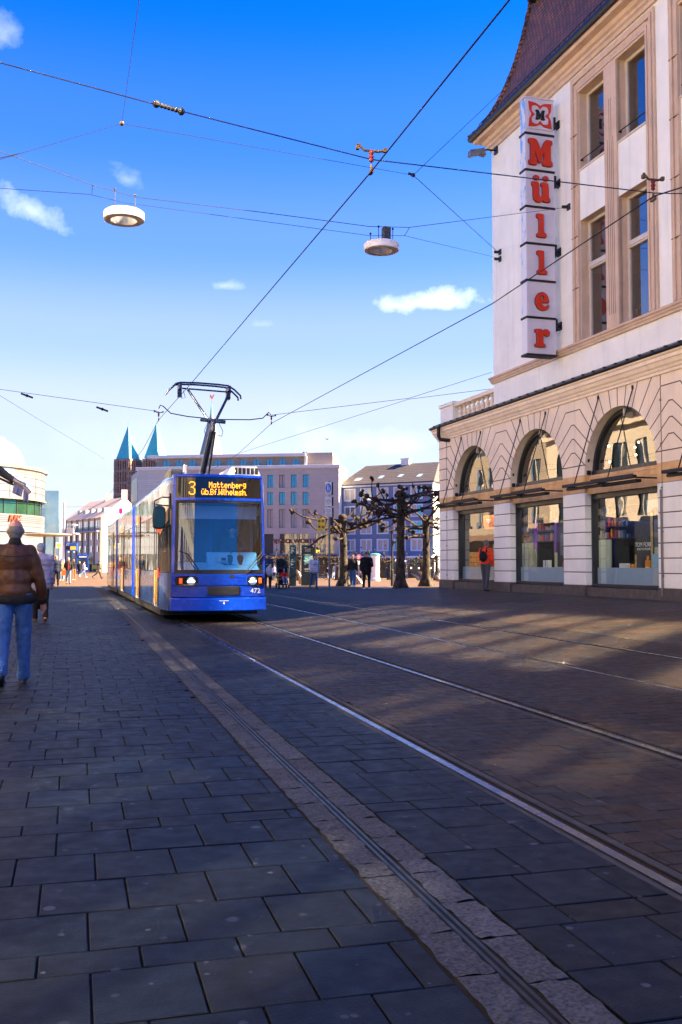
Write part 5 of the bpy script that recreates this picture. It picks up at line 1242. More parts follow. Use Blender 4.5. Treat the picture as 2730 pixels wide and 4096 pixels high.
for t, z in ((1.7, 15.3), (6.0, 15.55), (9.6, 15.65), (13.2, 15.5)):
    o = .5-(z-ev)/(rg-ev)*7.0; mb = MB(Bf); d = 1.15 if t < 2 else .8
    mb.add([(t, o+.08, z), (t+d, o+.08, z), (t+d+.12, o-.9*1.0, z+.52), (t+.12, o-.9, z+.52)], [(0,1,2,3)]); mb.build('roof_window', mk('roof window glass', (.35, .5, .62), .1, 0, .1) if 'roof window glass' not in bpy.data.materials else bpy.data.materials['roof window glass'], rf)
mb = MB(Bf); mb.box(8.1, 9.6, B_-.5, B_+.5, rg-.3, rg+.75); mb.box(8.0, 9.7, B_-.6, B_+.6, rg+.75, rg+.9); mb.build('chimney', M_LEDGE, rf)
mb = MB(Bf); mb.box(-.8, 17.4, .45, .62, ev-.12, ev+.1); mb.build('eaves_gutter', M_DGREY, bh); mb = MB(Bf); mb.box(-.7, 17.2, 0, .5, ev-.35, ev-.12); mb.build('eaves_board', M_WFR2, bh)
mb = MB(Bf); mb.tube([(-.35, .1, -1), (-.35, .1, 14.3)], .08, 6); mb.build('rain_pipe', M_RUB, bh)
mb = MB(Bf); mb.box(-.6, 17.4, -.2, 1.6, 2.15, 2.5); mb.build('shop_canopy', M_WFR2, bh)
mb = MB(Bf); mb.quad((-.5, -.2, -2), (17, -.2, -2), (17, -.2, 2.4), (-.5, -.2, 2.4), 0); mb.build('shop_glass', bpy.data.materials['dim shop glass'], bh, recalc=False)
mb = MB(Bf)
for k in range(9): mb.box(-.4+k*2.15, -.15+k*2.15, -.25, -.05, -2, 2.4)
mb.build('shop_pillar', M_FRAMEG, bh)
place_mesh(text_mesh('Happy', .75, .03, shear=.2), 'neon_sign', mk('violet lit letters', (.6, .5, 1), .5, em=2.2, emc=(.55, .45, 1)), bh, Bf(11.0, .1, 1.7), Bf(1, 0, 0)-Bf(0, 0, 0), (0, 0, 1))
for t in (12.9, 14.3, 16.4): mb = MB(); mb.ball(Bf(t, -.1, .55), .09, n=8, k=5); mb.build('shop_lamp', M_LAMP, bh)
# fast food building with the dome
kb_ = thing('restaurant_building', 'white round cornered restaurant building with glass dome and red orange roof sign letters', 'building', (-14, 138, -.9))
KC, KR = V((-18.2, 150, 0)), 14.0
def kp(a, r, z): return (KC.x+r*cos(a), KC.y+r*sin(a), z)
M_KW = mk('white facade panels', (.165, .175, .19), .35, 0, .05, .5); M_KGL = mk('pale green glass', (.30, .42, .36), .1, 0, .3, .6, spec=.9)
def drum(mb, r, z0, z1, a0=-2.6, a1=.6, n=40, m=0):
    for i in range(n):
        a, b = a0+(a1-a0)*i/n, a0+(a1-a0)*(i+1)/n; mb.quad(kp(a, r, z0), kp(b, r, z0), kp(b, r, z1), kp(a, r, z1), m)
mb = MB(); drum(mb, KR, 10.0, 14.2); drum(mb, KR, 5.6, 7.95); mb.add([kp(-2.6+3.2*i/40, KR, 14.2) for i in range(41)], [tuple(range(41))]); mb.build('wall', M_KW, kb_, recalc=False)
mb = MB(); drum(mb, KR-.5, 7.9, 10.05); mb.build('window_band', mk('dark green glass', (.02, .06, .03), .1, 0, .4, .4) , kb_, recalc=False)
mb = MB()
for k in range(14): a = -2.2+k*.17; p = V(kp(a, KR-.45, 7.9)); mb.tube([p, p+V((0, 0, 2.15))], .07, 5)
mb.build('mullion', M_DGREY, kb_)
mb = MB(); drum(mb, KR-.2, -1.5, 5.6); mb.build('lower_wall', M_KW, kb_, recalc=False)
mb = MB()
for k in range(12): drum(mb, KR-.1, -.6+.0, 2.6, -2.4+k*.22, -2.24+k*.22, 2)
mb.build('shop_front', bpy.data.materials['dim shop glass'], kb_, recalc=False)
mb = MB()
for z, h in ((7.6, .06), (7.35, .06), (7.1, .06), (6.85, .06), (11.9, .045), (13.0, .045), (11.0, .045), (6.3, .045), (5.0, .045), (3.6, .045)): drum(mb, KR+.03, z, z+h)
for k in range(12): drum(mb, KR+.03, 10.1, 14.1, -2.2+k*.2, -2.195+k*.2, 1)
mb.build('panel_seam', mk('bronze seam', (.07, .055, .045), .5), kb_, recalc=False)
mb = MB(); drum(mb, KR+.25, 9.98, 10.12); drum(mb, KR+.35, 14.2, 14.55); drum(mb, KR+.02, 13.5, 14.15, m=0); mb.build('ledge', mk('bronze ledge', (.35, .24, .14), .5), kb_, recalc=False)
mb = MB(); drum(mb, KR+.06, 13.35, 14.1, -2.4, -.75); mb.build('upper_glass_band', mk('pale blue glass band', (.34, .44, .52), .15, 0, .15), kb_, recalc=False)
mb = MB()
for z in (11.75, 12.45): drum(mb, KR+.05, z, z+.48, -.72, -.5, 4)
mb.build('small_window', mk('pale teal pane', (.25, .38, .42), .2, 0, .3), kb_, recalc=False)
mb = MB(); mb.lathe((-11.6, 143.5, 14.3), [(4.9, 0), (4.85, .8), (4.6, 1.7), (4.1, 2.6), (3.3, 3.4), (2.3, 3.95), (2.3, 4.2), (.01, 4.3)], 40, cap=False); mb.build('dome', mk('frosted dome glass', (.27, .28, .31), .25, 0, .06), kb_, smooth=50)
def curved(me, r, a0, z):                                                # letters follow the round wall
    for v in me.vertices:
        a = a0+v.co.x/r; d = r+.1-v.co.z; p = kp(a, d, z+v.co.y); v.co = p
    return me
me = curved(text_mesh('KFC', 1.15, .12, shear=.25, offset=.035, spacing=.98), KR, -.74, 7.35); me.name = 'roof_letters'; me.transform(rmat(kb_).inverted()); link_mesh('sign_letters', me, mk('red orange letters', (.55, .045, .003), .4), kb_)
mb = MB(); mb.box(-5.0, -2.4, 158, 166, -1.5, 12.4); gt = mb.build('glass_tower', mk('pale blue glass', (.10, .19, .28), .08, 0, .15, .3, spec=.9)); tag(gt, 'pale blue glass tower block behind the white restaurant building', 'building')
# office house with white gable
A = at(403, 2255, 190); B = at(263, 2255, 207); A.z = B.z = 0; G = at(585, 2255, 205); G.z = 0
fv = (A-B); FL = fv.length; fu = fv.normalized(); fnv = V((fu.y, -fu.x, 0)); 
if fnv.y > 0: fnv = -fnv
OF = lambda t, o, z: B+fu*t+fnv*o+V((0, 0, z))
of = thing('post_office_building', 'cream office house with brown pilasters, dormers and blazing white gable wall', 'office building', tuple(OF(FL/2, 0, -1.2)))
nb = 6; bw = FL/nb; holes = []
for k in range(nb):
    t = k*bw
    for j in range(3 if k in (0, 5) else 2): q = (t+bw*.16+j*bw*.26) if k in (0, 5) else (t+bw*.28+j*bw*.28); holes.append((q, q+bw*.17, 8.2, 9.6))
    holes.append((t+bw*.35, t+bw*.72, 5.9, 7.25)); holes.append((t+bw*.35, t+bw*.72, 3.5, 4.75)); 
mb = MB(OF); holes_wall(mb, lambda u, v: (u, 0, v), 0, FL, 1.2, 10.2, holes); mb.build('wall', mk('pale office render', (.95, .66, .43), .8, var=.06), of)
for h in holes:
    mb = MB(OF); mb.quad((h[0], -.2, h[2]), (h[1], -.2, h[2]), (h[1], -.2, h[3]), (h[0], -.2, h[3])); mb.build('window', M_BWIN, of, recalc=False)
mb = MB(OF)
for k in range(nb+1): mb.box(k*bw-.15, k*bw+.15, -.1, .25, -1.4, 7.5)
for k in range(nb+1): mb.box(k*bw-.1, k*bw+.1, -.1, .12, 7.5, 10.2)
mb.build('pilaster', mk('brown clinker pilaster', (.34, .19, .11), .7, var=.2), of)
mb = MB(OF); mb.box(0, FL, 0, .9, 7.4, 7.55); mb.build('balcony', M_LEDGE, of)
mb = MB(OF); mb.box(0, FL, .82, .86, 8.3, 8.36)
for k in range(60): mb.box(k*FL/60, k*FL/60+.05, .82, .86, 7.55, 8.3)
mb.build('railing', M_DGREY, of)
pk = A.lerp(G, .5); dg_ = (G-A)
mb = MB(); mb.add([(A.x, A.y, -1.5), (G.x, G.y, -1.5), (G.x, G.y, 10.3), (pk.x, pk.y, 14.4), (A.x, A.y, 10.3)], [(0,1,2,3,4)]); mb.build('gable_wall', mk('white gable render', (.85, .83, .80), .8, var=.03), of, recalc=False)
bl = B+(pk-A)
mb = MB(); o1 = fnv*.7
mb.add([(A+o1+V((0, 0, 10.0))+fu*.3), (B+o1+V((0, 0, 10.0))), (bl+V((0, 0, 14.5))), (pk+V((0, 0, 14.5))+fu*.3)], [(0,1,2,3)]); rf = mb.build('roof', mk('pale brown roof tiles', (.58, .40, .28), .7, var=.15, sc=2), of, recalc=False)
for k in range(5):
    p = B.lerp(A, .22+k*.17)+(pk-A)*.28+V((0, 0, 11.15)); 
    mb = MB(lambda t, o, z: p+fu*t+fnv*o+V((0, 0, z))); mb.box(-.75, .75, -2.4, .3, -.1, 1.0); d_ = mb.build('dormer', M_LEDGE, rf); mb = MB(lambda t, o, z: p+fu*t+fnv*o+V((0, 0, z))); mb.box(-.45, .45, .3, .33, 0, .85); mb.build('dormer_window', M_BWIN, rf)
for t_, q in ((.55, 1.0), (.98, 1.3)): p = bl.lerp(pk, t_)+V((0, 0, 13.9)); mb = MB(); mb.box(p.x-.6, p.x+.6, p.y-.5, p.y+.5, p.z, p.z+q+.8); mb.build('chimney', mk('pale chimney', (.6, .5, .42), .8) if 'pale chimney' not in bpy.data.materials else bpy.data.materials['pale chimney'], rf)
mb = MB(OF); mb.box(0, FL, -.3, -.2, -1.5, 1.2); mb.build('shop_glass', bpy.data.materials['dim shop glass'], of)
mb = MB(OF); mb.box(bw*4.25, bw*4.7, .26, .36, 1.5, 2.6); mb.build('yellow_sign', mk('yellow sign', (.85, .45, .01), .5), of); mb = MB(OF); mb.box(bw*4.9, bw*6.0, .3, .4, .2, 1.0); mb.build('yellow_fascia', bpy.data.materials['yellow sign'], of)
mb = MB(OF); mb.box(bw*4.35, bw*4.6, .37, .38, 1.9, 2.25); mb.build('horn_mark', M_RUB, of)
mb = MB(); p = at(483, 2044, 150); mb.box(p.x-.28, p.x+.28, p.y-.03, p.y+.03, p.z-.45, p.z+.45); mb.tube([(p.x, p.y, p.z-.4), (p.x, p.y, gz(p.x, p.y))], .04, 6); tag(mb.build('flag_sign', mk('magenta sign', (.62, .0, .16), .5)), 'magenta square sign on a pole beside the white gable', 'sign')
# church
M_STONE = brick_mat('brown church stone', (.36, .22, .15), (.27, .17, .12), (.14, .09, .07), 1.6, .7, .06, 'hz', .8, .3, .5, .5)
M_COP = mk('green copper spire', (.10, .48, .42), .5, 0, .1, .6)
def tower(label, c, ang, hw, ztop, zap):
    t = thing('church_tower', label, 'church tower', (c[0], c[1], -1.5), ang, 'twin church towers')
    mb = MB(); lv = [(22.6, 25.4), (26.0, 28.9), (29.5, 32.3)]; 
    mb.box(-hw+.6, hw-.6, -hw+.6, hw-.6, 0, ztop+1.5)
    k = 6; sh = 1.5
    for z0, z1 in lv+[(16.0, 22.0)]:
        for f in range(4):
            for j in range(k+1):
                x = -hw+(2*hw-.0)*j/k
                if f % 2 == 0: a = (x-.28, x+.28, -hw if f == 0 else hw-.6, -hw+.6 if f == 0 else hw, z0+sh, z1+sh)
                else: a = (-hw if f == 1 else hw-.6, -hw+.6 if f == 1 else hw, x-.28, x+.28, z0+sh, z1+sh)
                mb.box(*a, 0)
    for z in (22.0, 25.4, 28.9, 32.3): mb.box(-hw-.1, hw+.1, -hw-.1, hw+.1, z+sh, z+.62+sh)
    mb.box(-hw, hw, -hw, hw, 0, 17.5); tw = mb.build('tower_shaft', M_STONE, t, local=True)
    mb = MB(); h2 = hw-.25; z0 = ztop+sh; za = zap+sh
    mb.add([(-h2, -h2, z0), (h2, -h2, z0), (h2, h2, z0), (-h2, h2, z0), (0, 0, za)], [(0,1,4), (1,2,4), (2,3,4), (3,0,4), (0,3,2,1)]); mb.tube([(0, 0, za-.2), (0, 0, za+1.0)], .08, 5); mb.build('spire', M_COP, t, local=True)
tower('church tower with green copper spire, its brown louvred shaft in full view', (15.5, 308.5), radians(48), 2.85, 32.7, 43.6)
tower('church tower with green copper spire, its shaft mostly hidden behind the lilac stone block', (23.75, 305.5), radians(48), 2.85, 33.2, 43.9)
t = thing('church_spire', 'grey pointed stone turret roof with a weathercock above the lilac stone block', 'church spire', (39.5, 298, 0))
mb = MB(); mb.lathe((39.5, 298, 0), [(4.1, 20), (4.1, 31), (3.75, 33), (1.25, 43.2), (.35, 46.4)], 8, cap=False); mb.build('slate_roof', mk('grey slate', (.25, .215, .205), .7, var=.15, sc=.7), t)
mb = MB(); mb.lathe((39.5, 298, 46.2), [(.42, 0), (.25, 2.2), (.12, 3.2)], 8); mb.build('copper_tip', M_COP, t)
mb = MB(); mb.tube([(39.5, 298, 49), (39.5, 298, 52)], .06, 5); mb.prism([(38.9, 51.6), (39.3, 51.0), (39.8, 51.0), (40.0, 51.5), (40.35, 52.2), (39.95, 52.3), (39.6, 51.7), (39.3, 51.9), (39.15, 52.3), (38.95, 52.2)], 297.9, 298.1, ax='y'); mb.build('weathercock', mk('red brown weathercock', (.3, .08, .08), .5), t)
# the row of houses along the left of the street (seen in the shop windows and the tram's side)
m, nt_, out_ = NT('sun coated window glass'); g_ = N(nt_, 'BsdfGlossy'); g_.inputs[0].default_value = (.85, .85, .83, 1); g_.inputs['Roughness'].default_value = .06; nt_.links.new(g_.outputs[0], out_.inputs[0]); M_SUNGL = m
HP = radians(13.5)
def turned(x, y, z): return V((-8.5, 0, 0))+V((cos(HP), sin(HP), 0))*(x+8)+V((-sin(HP), cos(HP), 0))*y+V((0, 0, z))
for i, (ya, yb, h, cl, lab) in enumerate(((-15, 26, 21, (.64, .56, .45), 'tall cream street house nearest the camera on the left, with tall sun reflecting top windows'), (34, 66, 10.6, (.54, .46, .36), 'long warm cream street house reflected in the shop windows'), (66, 104, 15, (.27, .22, .17), 'tan street house at the far end of the left row'))):
    t = thing('street_house', lab, 'house', (-8, (ya+yb)/2, 0), 0, 'houses of the left row'); hs_ = []; X_ = turned if i == 0 else None
    y = ya+1
    while y < yb-2:
        for z in ((4.3, 7.3, 10.3) if h > 12 else (4.3, 7.3)): hs_.append((y, y+1.25, z, z+1.9))
        y += 2.35
    tall = []
    if i == 0:
        y = ya+1.2; k = 0
        while y < yb-1.5: tall.append((y, y+.90, 13.6, 19.2)); y += 1.25 if k % 4 != 3 else 2.3; k += 1
    mb = MB(X_); holes_wall(mb, lambda u, v: (-8, u, v), ya, yb, 3.6, h, hs_+tall); mb.quad((-8, ya, h), (-8, yb, h), (-13, yb, h+1.2), (-13, ya, h+1.2), 1); mb.quad((-8, ya, -2), (-8, ya, h), (-20, ya, h), (-20, ya, -2)); mb.quad((-8, yb, -2), (-8, yb, h), (-20, yb, h), (-20, yb, -2))
    mb.box(-8.4, -7.6, ya, yb, h-.3, h); mb.build('wall', [mk('street house render %d' % (i+1), cl, .8, var=.05), M_BTILE], t)
    mb = MB(X_)
    for a, b, c, d in hs_: mb.quad((-8.15, a, c), (-8.15, b, c), (-8.15, b, d), (-8.15, a, d))
    o = mb.build('window_panes', M_BWIN, t, recalc=False); o['kind'] = 'stuff'
    if tall:
        mb = MB(X_)
        for a, b, c, d in tall: mb.quad((-8.02, a, c), (-8.02, b, c), (-8.02, b, d), (-8.02, a, d))
        o = mb.build('tall_window_panes', M_SUNGL, t, recalc=False); o['kind'] = 'stuff'
    mb = MB(X_)
    for a, b, c, d in hs_: mb.box(-8.14, -8.08, (a+b)/2-.05, (a+b)/2+.05, c, d)
    o = mb.build('window_bars', M_WFRAME, t); o['kind'] = 'stuff'
    mb = MB(X_); mb.box(-8.3, -8.2, ya, yb, -1.5, 3.1); mb.build('shop_glass', bpy.data.materials['dim shop glass'], t)
    mb = MB(X_); mb.box(-8.1, -7.0, ya+1, yb-1, 3.1, 3.6); mb.build('fascia', mk('brown fascia %d' % (i+1), (.16, .10, .07), .6), t)
# ------------------------------------------------------------------ pollarded plane trees
def bark_mat(name, dark, light, moss):
    m, nt, out = NT(name); b = N(nt, 'BsdfPrincipled'); nt.links.new(b.outputs[0], out.inputs[0]); b.inputs['Roughness'].default_value = .85
    tc = N(nt, 'TexCoord').outputs['Object']; mp = N(nt, 'Mapping'); mp.inputs['Scale'].default_value = (1.6, 1.6, .7); nt.links.new(tc, mp.inputs[0])
    n1 = noise_n(nt, mp.outputs[0], 3.2, 5, .6); n2 = noise_n(nt, mp.outputs[0], 6.5, 4, .6)
    c = mixc(nt, mapr(nt, n1, .48, .56), dark, light); c = mixc(nt, mapr(nt, n2, .52, .6), c, moss); nt.links.new(c, b.inputs['Base Color'])
    bn = N(nt, 'Bump'); bn.inputs['Strength'].default_value = .6; bn.inputs['Distance'].default_value = .03; nt.links.new(n2, bn.inputs['Height']); nt.links.new(bn.outputs[0], b.inputs['Normal']); return m
M_BARK = bark_mat('plane tree bark', (.016, .011, .008), (.085, .062, .034), (.024, .020, .011)); M_BOUGH = bark_mat('knobby bough bark', (.018, .011, .007), (.075, .044, .018), (.035, .020, .010))
def bough(mb, p, d, L, r0, r1, rng, knob, up=.0, k=0):
    n = max(4, int(L/.28)); pts = [V(p)]; rs = [r0]; d = V(d).normalized()
    for i in range(n):
        d = (d+V((rng.gauss(0, .17), rng.gauss(0, .17), rng.gauss(0, .15)+up*(i/n)))).normalized()
        pts.append(pts[-1]+d*L/n); r = r0+(r1-r0)*(i+1)/n; rs.append(r*rng.uniform(.88, 1.18))
        if rng.random() < .20 and i > 0: mb.ball(pts[-1]+V((0, 0, r*.5)), r*1.35, n=8, k=6)
    mb.tube(pts, rs, 8)
    e = pts[-1]
    for _ in range(rng.choice((2, 3, 4))):
        mb.ball(e+V((rng.gauss(0, knob*.5), rng.gauss(0, knob*.5), rng.gauss(.03, knob*.45))), knob*rng.uniform(.6, 1.0), n=8, k=6)
    for _ in range(4): q = e+V((rng.gauss(0, knob*.5), rng.gauss(0, knob*.5), knob*.4)); mb.tube([q, q+V((rng.gauss(0, .06), rng.gauss(0, .06), rng.uniform(.12, .25)))], [.025, .01], 5)
    if k > 0:
        for _ in range(rng.choice((1, 2, 3))):
            j = rng.randrange(1, n); dd = (V((rng.gauss(0, 1), rng.gauss(0, 1), rng.gauss(.15, .5)))+d*1.0).normalized(); bough(mb, pts[j], dd, L*rng.uniform(.35, .6), rs[j]*.75, r1*.85, rng, knob*.85, up, k-1)
def pollard(label, x, y, h, rt, spread, n, seed, flare=2.2, vox=.045, lean=0, zb=None, group='pollarded plane trees on the square'):
    rng = random.Random(seed); z0 = gz(x, y)-.05 if zb is None else zb
    t = thing('plane_tree', label, 'tree', (x, y, z0), 0, group)
    mb = MB(); pts = [(x, y, z0), (x, y, z0+.25), (x+lean*.15, y, z0+.7), (x+lean*.4, y, z0+h*.45), (x+lean*.7, y, z0+h*.75), (x+lean, y, z0+h)]
    mb.tube(pts, [rt*flare, rt*flare*.72, rt*1.25, rt*1.02, rt, rt*1.1], 14)
    for k in range(6): a = k*1.05+rng.random(); mb.cap((x+cos(a)*rt*flare*.95, y+sin(a)*rt*flare*.95, z0+.0), (x+cos(a)*rt*.5, y+sin(a)*rt*.5, z0+.75), rt*.5, rt*.4)
    for k in range(6): a = rng.random()*6.28; zz = rng.uniform(.9, h-.2); mb.ball((x+lean*zz/h+cos(a)*rt*.9, y+sin(a)*rt*.9, z0+zz), rt*rng.uniform(.25, .5), n=8, k=6)
    link_mesh('trunk', fused(mb, 'trunk', vox, 2, rmat(t).inverted()), M_BARK, t)
    mb = MB(); top = V((x+lean, y, z0+h)); mb.ball(top, rt*1.25, rt*1.25, rt*1.0)
    for i in range(n):
        a = 2*pi*(i+rng.uniform(-.25, .25))/n; el = rng.uniform(-.14, .22); L = spread*rng.uniform(.72, 1.08); st = top+V((cos(a)*rt*.5, sin(a)*rt*.5, rng.uniform(-h*.26, .0)))
        bough(mb, st, (cos(a), sin(a), el), L, rt*rng.uniform(.29, .43), rt*.20, rng, rt*.62, .10, 1)
    link_mesh('crown', fused(mb, 'crown', vox*.8, 1, rmat(t).inverted()), M_BOUGH, t)
    return t
pollard('pollarded plane tree with sunlit trunk side, standing behind the signpost', 15.0, 55.2, 4.0, .215, 2.9, 12, 21, lean=-.1)
pollard('tallest pollarded plane tree with dark spreading boughs and mottled trunk', 15.55, 46.7, 4.75, .20, 2.5, 17, 8, lean=.05)
pollard('shorter pollarded plane tree beside the department store corner', 18.9, 52.2, 3.7, .20, 2.3, 12, 33)
far = ((1090, 112, 'left end of the far row, half hidden by the tram'), (1197, 108, 'seen between the two dark information panels'), (1352, 112, 'right of the signpost in the far row'), (1462, 116, 'behind the advertising column'), (1560, 118, 'behind the dark lamp post'), (1688, 112, 'between the two right near trees'), (1748, 104, 'at the store corner in the far row'))
for i, (px, d, lab) in enumerate(far):
    p = at(px, 2290, d); pollard('small far pollarded tree, '+lab, p.x, p.y, 2.55, .17, 2.6, 9, 50+i, vox=.06, group='small far pollarded trees')
# ------------------------------------------------------------------ people
M_SKIN = mk('skin', (.50, .27, .19), .55, var=.08, sc=6); M_SKIN2 = mk('ruddy skin', (.46, .21, .15), .55, var=.12, sc=9)
M_HAIRD = mk('dark hair', (.018, .013, .010), .6, var=.4, sc=30); M_HAIRG = mk('grey hair', (.13, .125, .125), .7, var=.3, sc=40); M_EYE = mk('dark eye', (.01, .01, .012), .3); M_LIP = mk('lip', (.32, .12, .10), .5)
CLOTH = {}
def cloth(n, c, rough=.85, var=.2, sc=9, bump=.35, bs=14):
    if n not in CLOTH: CLOTH[n] = mk(n, c, rough, 0, var, sc, bump, bs, spec=.3)
    return CLOTH[n]
def rot2(p, a): return V((p.x*cos(a)-p.y*sin(a), p.x*sin(a)+p.y*cos(a), p.z))
def person(label, loc, face, H=1.75, coat=None, legs=None, shoes=None, hair=None, hat=None, stride=(.0, .0), knee=(.05, .05), arms=((.05, .15, .10), (.05, .15, .10)), coat_len=0, lean=0.0, bulk=1.0, skin=None, vox=.02, puffy=0, name='person', hood=None, collar=None, fingers=False, shw=1.0, bald=False, wide_leg=1.0, face_on=False, head_dn=0.0, wrinkle=0):
    """face: heading angle of where the person looks (0 = +Y). arms: per side (swing forward, elbow bend, out)"""
    t = thing(name, label, 'person', loc, face); S = H
    sk_ = skin or M_SKIN
    hip_z = .515; J = {}
    for i, sg in enumerate((-1, 1)):
        hp = V((sg*.052*bulk, 0, hip_z)); a = stride[i]; k = knee[i]
        kn = hp+V((sg*.004, sin(a)*.238, -cos(a)*.238)); an = kn+V((0, sin(a-k)*.232, -cos(a-k)*.232)); J[i] = (hp, kn, an, a-k)
    zmin = min(J[0][2].z, J[1][2].z)-.045
    def F(p): return (V(p)-V((0, 0, zmin)))*S
    def ln(p): return V((p[0], p[1]+(p[2]-hip_z)*sin(lean), hip_z+(p[2]-hip_z)*cos(lean)))       # the trunk leans at the hip
    A = {}
    for i, sg in enumerate((-1, 1)):
        sw, el, ab = arms[i]; sh = ln((sg*.102*bulk*shw, 0, .800)); d = V((sg*sin(ab), sin(sw)*cos(ab), -cos(sw)*cos(ab))); eb = sh+d*.178
        d2 = V((sg*sin(ab)*.35-sg*(.45*sin(el) if el > 1 else 0), sin(sw+el), -cos(sw+el))).normalized(); wr = eb+d2*.148; A[i] = (sh, eb, wr, d2)
    nk = ln((0, .005, .862)); hd = ln((0, .022+.02*head_dn*3, .928-.03*head_dn))
    # ---- body
    b = MB()
    b.ball(F(ln((0, 0, .53))), .092*S*bulk, .066*S*bulk, .06*S); b.ball(F(ln((0, 0, .62))), .082*S*bulk, .058*S*bulk, .09*S); b.ball(F(ln((0, .004, .745))), .098*S*bulk, .062*S*bulk, .10*S)
    b.cap(F(ln((-.08*bulk, 0, .795))), F(ln((.08*bulk, 0, .795))), .034*S, .034*S); b.cap(F(ln((0, -.004, .82))), F(nk+V((0, .006, .02))), .040*S, .031*S)
    b.ball(F(hd), .0455*S, .056*S, .066*S, n=16, k=12); b.ball(F(hd+V((0, .016, -.034))), .034*S, .040*S, .034*S, n=12, k=8)
    b.cap(F(hd+V((0, .058, .004))), F(hd+V((0, .067, -.014))), .006*S, .0095*S)                    # nose
    for sg in (-1, 1): b.ball(F(hd+V((sg*.0465, -.004, -.004))), .007*S, .014*S, .018*S, n=8, k=6)  # ears
    for i, sg in enumerate((-1, 1)):
        hp, kn, an, la = J[i]; b.cap(F(hp), F(kn), .048*S*bulk, .034*S); b.cap(F(kn), F(an), .033*S, .022*S); b.cap(F(an+V((0, -.012, -.026))), F(an+V((0, .085, -.032))), .020*S, .017*S)
        sh, eb, wr, d2 = A[i]; b.cap(F(sh), F(eb), .030*S, .024*S); b.cap(F(eb), F(wr), .024*S, .016*S)
        pm = wr+d2*.045; side = V((sg, 0, 0)); fwd = d2.cross(side).normalized()
        b.cap(F(wr), F(pm), .016*S, .019*S)
        if fingers:
            for q, (o, L) in enumerate(((-.016, .036), (-.006, .042), (.005, .040), (.015, .032))):
                p0 = pm+fwd*o*1.0; p1 = p0+d2*L*.55; p2 = p1+(d2*.8-side*.5).normalized()*L*.5; b.cap(F(p0), F(p1), .0056*S, .0052*S, 8); b.cap(F(p1), F(p2), .0052*S, .0044*S, 8)
            th = wr+d2*.02-fwd*.012 if fwd.y < 0 else wr+d2*.02+fwd*.012
            f2 = fwd if fwd.y > 0 else -fwd
            b.cap(F(wr+d2*.018+f2*.012), F(wr+d2*.044+f2*.027), .0075*S, .0065*S, 8); b.cap(F(wr+d2*.044+f2*.027), F(wr+d2*.064+f2*.028-side*.006), .0062*S, .005*S, 8)
        else: b.cap(F(pm), F(pm+d2*.038), .017*S, .011*S); b.cap(F(wr+d2*.02), F(wr+d2*.05+V((0, .018, 0))), .008*S, .006*S)
    body = link_mesh('body', fused(b, 'body', vox*(.42 if fingers else .7), 1), sk_, t)
    if face_on:
        for sg in (-1, 1):
            e = MB(); e.ball(F(hd+V((sg*.019, .052, .006))), .0058*S, .004*S, .0042*S, n=8, k=6); e.build('eye', M_EYE, t, local=True)
        e = MB(); e.cap(F(hd+V((-.013, .056, -.031))), F(hd+V((.013, .056, -.031))), .004*S, .004*S, 6); e.build('mouth', M_LIP, t, local=True)
    # ---- trousers
    if legs:
        c = MB(); c.ball(F(ln((0, -.004, .525))), .098*S*bulk, .074*S*bulk, .055*S)
        for i, sg in enumerate((-1, 1)):
            hp, kn, an, la = J[i]; w_ = wide_leg; c.cap(F(hp+V((0, -.004, .01))), F(kn), .056*S*bulk, .042*S*w_); c.cap(F(kn), F(an+V((0, -.004, .012))), .041*S*w_, .034*S*w_); c.cap(F(an+V((0, -.006, .03))), F(an+V((0, -.008, .0))), .034*S*w_, .036*S*w_)
        dsp = (lambda co: .010*S/1.75*(noise.noise(co*V((1, 1, 1)).length*0+co*9)+.5*noise.noise(co*22))) if wrinkle else None
        link_mesh('trousers', fused(c, 'trousers', vox*.8, 2, disp=dsp), legs, t)
    # ---- coat
    if coat:
        c = MB(); g_ = 1.0+puffy*.14
        c.ball(F(ln((0, .004, .745))), .113*S*bulk*g_, .082*S*bulk*g_, .11*S); c.ball(F(ln((0, .002, .63))), .106*S*bulk*g_, .080*S*bulk*g_, .10*S); c.cap(F(ln((-.085*bulk*shw, -.004, .792))), F(ln((0, -.004, .826))), .042*S*g_, .044*S*g_); c.cap(F(ln((.085*bulk*shw, -.004, .792))), F(ln((0, -.004, .826))), .042*S*g_, .044*S*g_)
        c.ball(F(ln((0, 0, .56))), .110*S*bulk*g_, .084*S*bulk*g_, .075*S); c.cap(F(ln((0, -.006, .81))), F(ln((0, -.004, .838))), .05*S, .043*S)
        if coat_len:
            zz = .56; m_ = .5*(stride[0]+stride[1])
            c.cap(F((-.025, 0, zz-.03)), F((-.028+J[0][1].x*.1, J[0][1].y*.5, zz-coat_len)), .085*S*bulk*g_, .08*S*bulk*g_); c.cap(F((.025, 0, zz-.03)), F((.028, J[1][1].y*.5, zz-coat_len)), .085*S*bulk*g_, .08*S*bulk*g_)
        for i, sg in enumerate((-1, 1)):
            sh, eb, wr, d2 = A[i]; c.cap(F(sh), F(eb), .045*S*g_, .037*S*g_); c.cap(F(eb), F(wr-d2*.008), .037*S*g_, .030*S*g_)
        if hood: c.ball(F(ln((0, -.045, .85))), .06*S, .04*S, .035*S)
        dsp = (lambda co: .009*S/1.75*(noise.noise(V((co.x*6+co.z*5, co.y*6, co.z*9-abs(co.x)*9)))+.5*noise.noise(co*20+V((3, 1, 2))))) if wrinkle else ((lambda co: .006*sin(co.z*62)) if puffy else None)
        link_mesh('jacket', fused(c, 'jacket', vox*.8, 8 if wrinkle else 2, disp=dsp), coat, t)
        if collar: c = MB(); c.cap(F(ln((0, -.008, .838))), F(ln((0, -.002, .853))), .044*S, .041*S); link_mesh('collar', fused(c, 'collar', vox*.6, 2), collar, t)
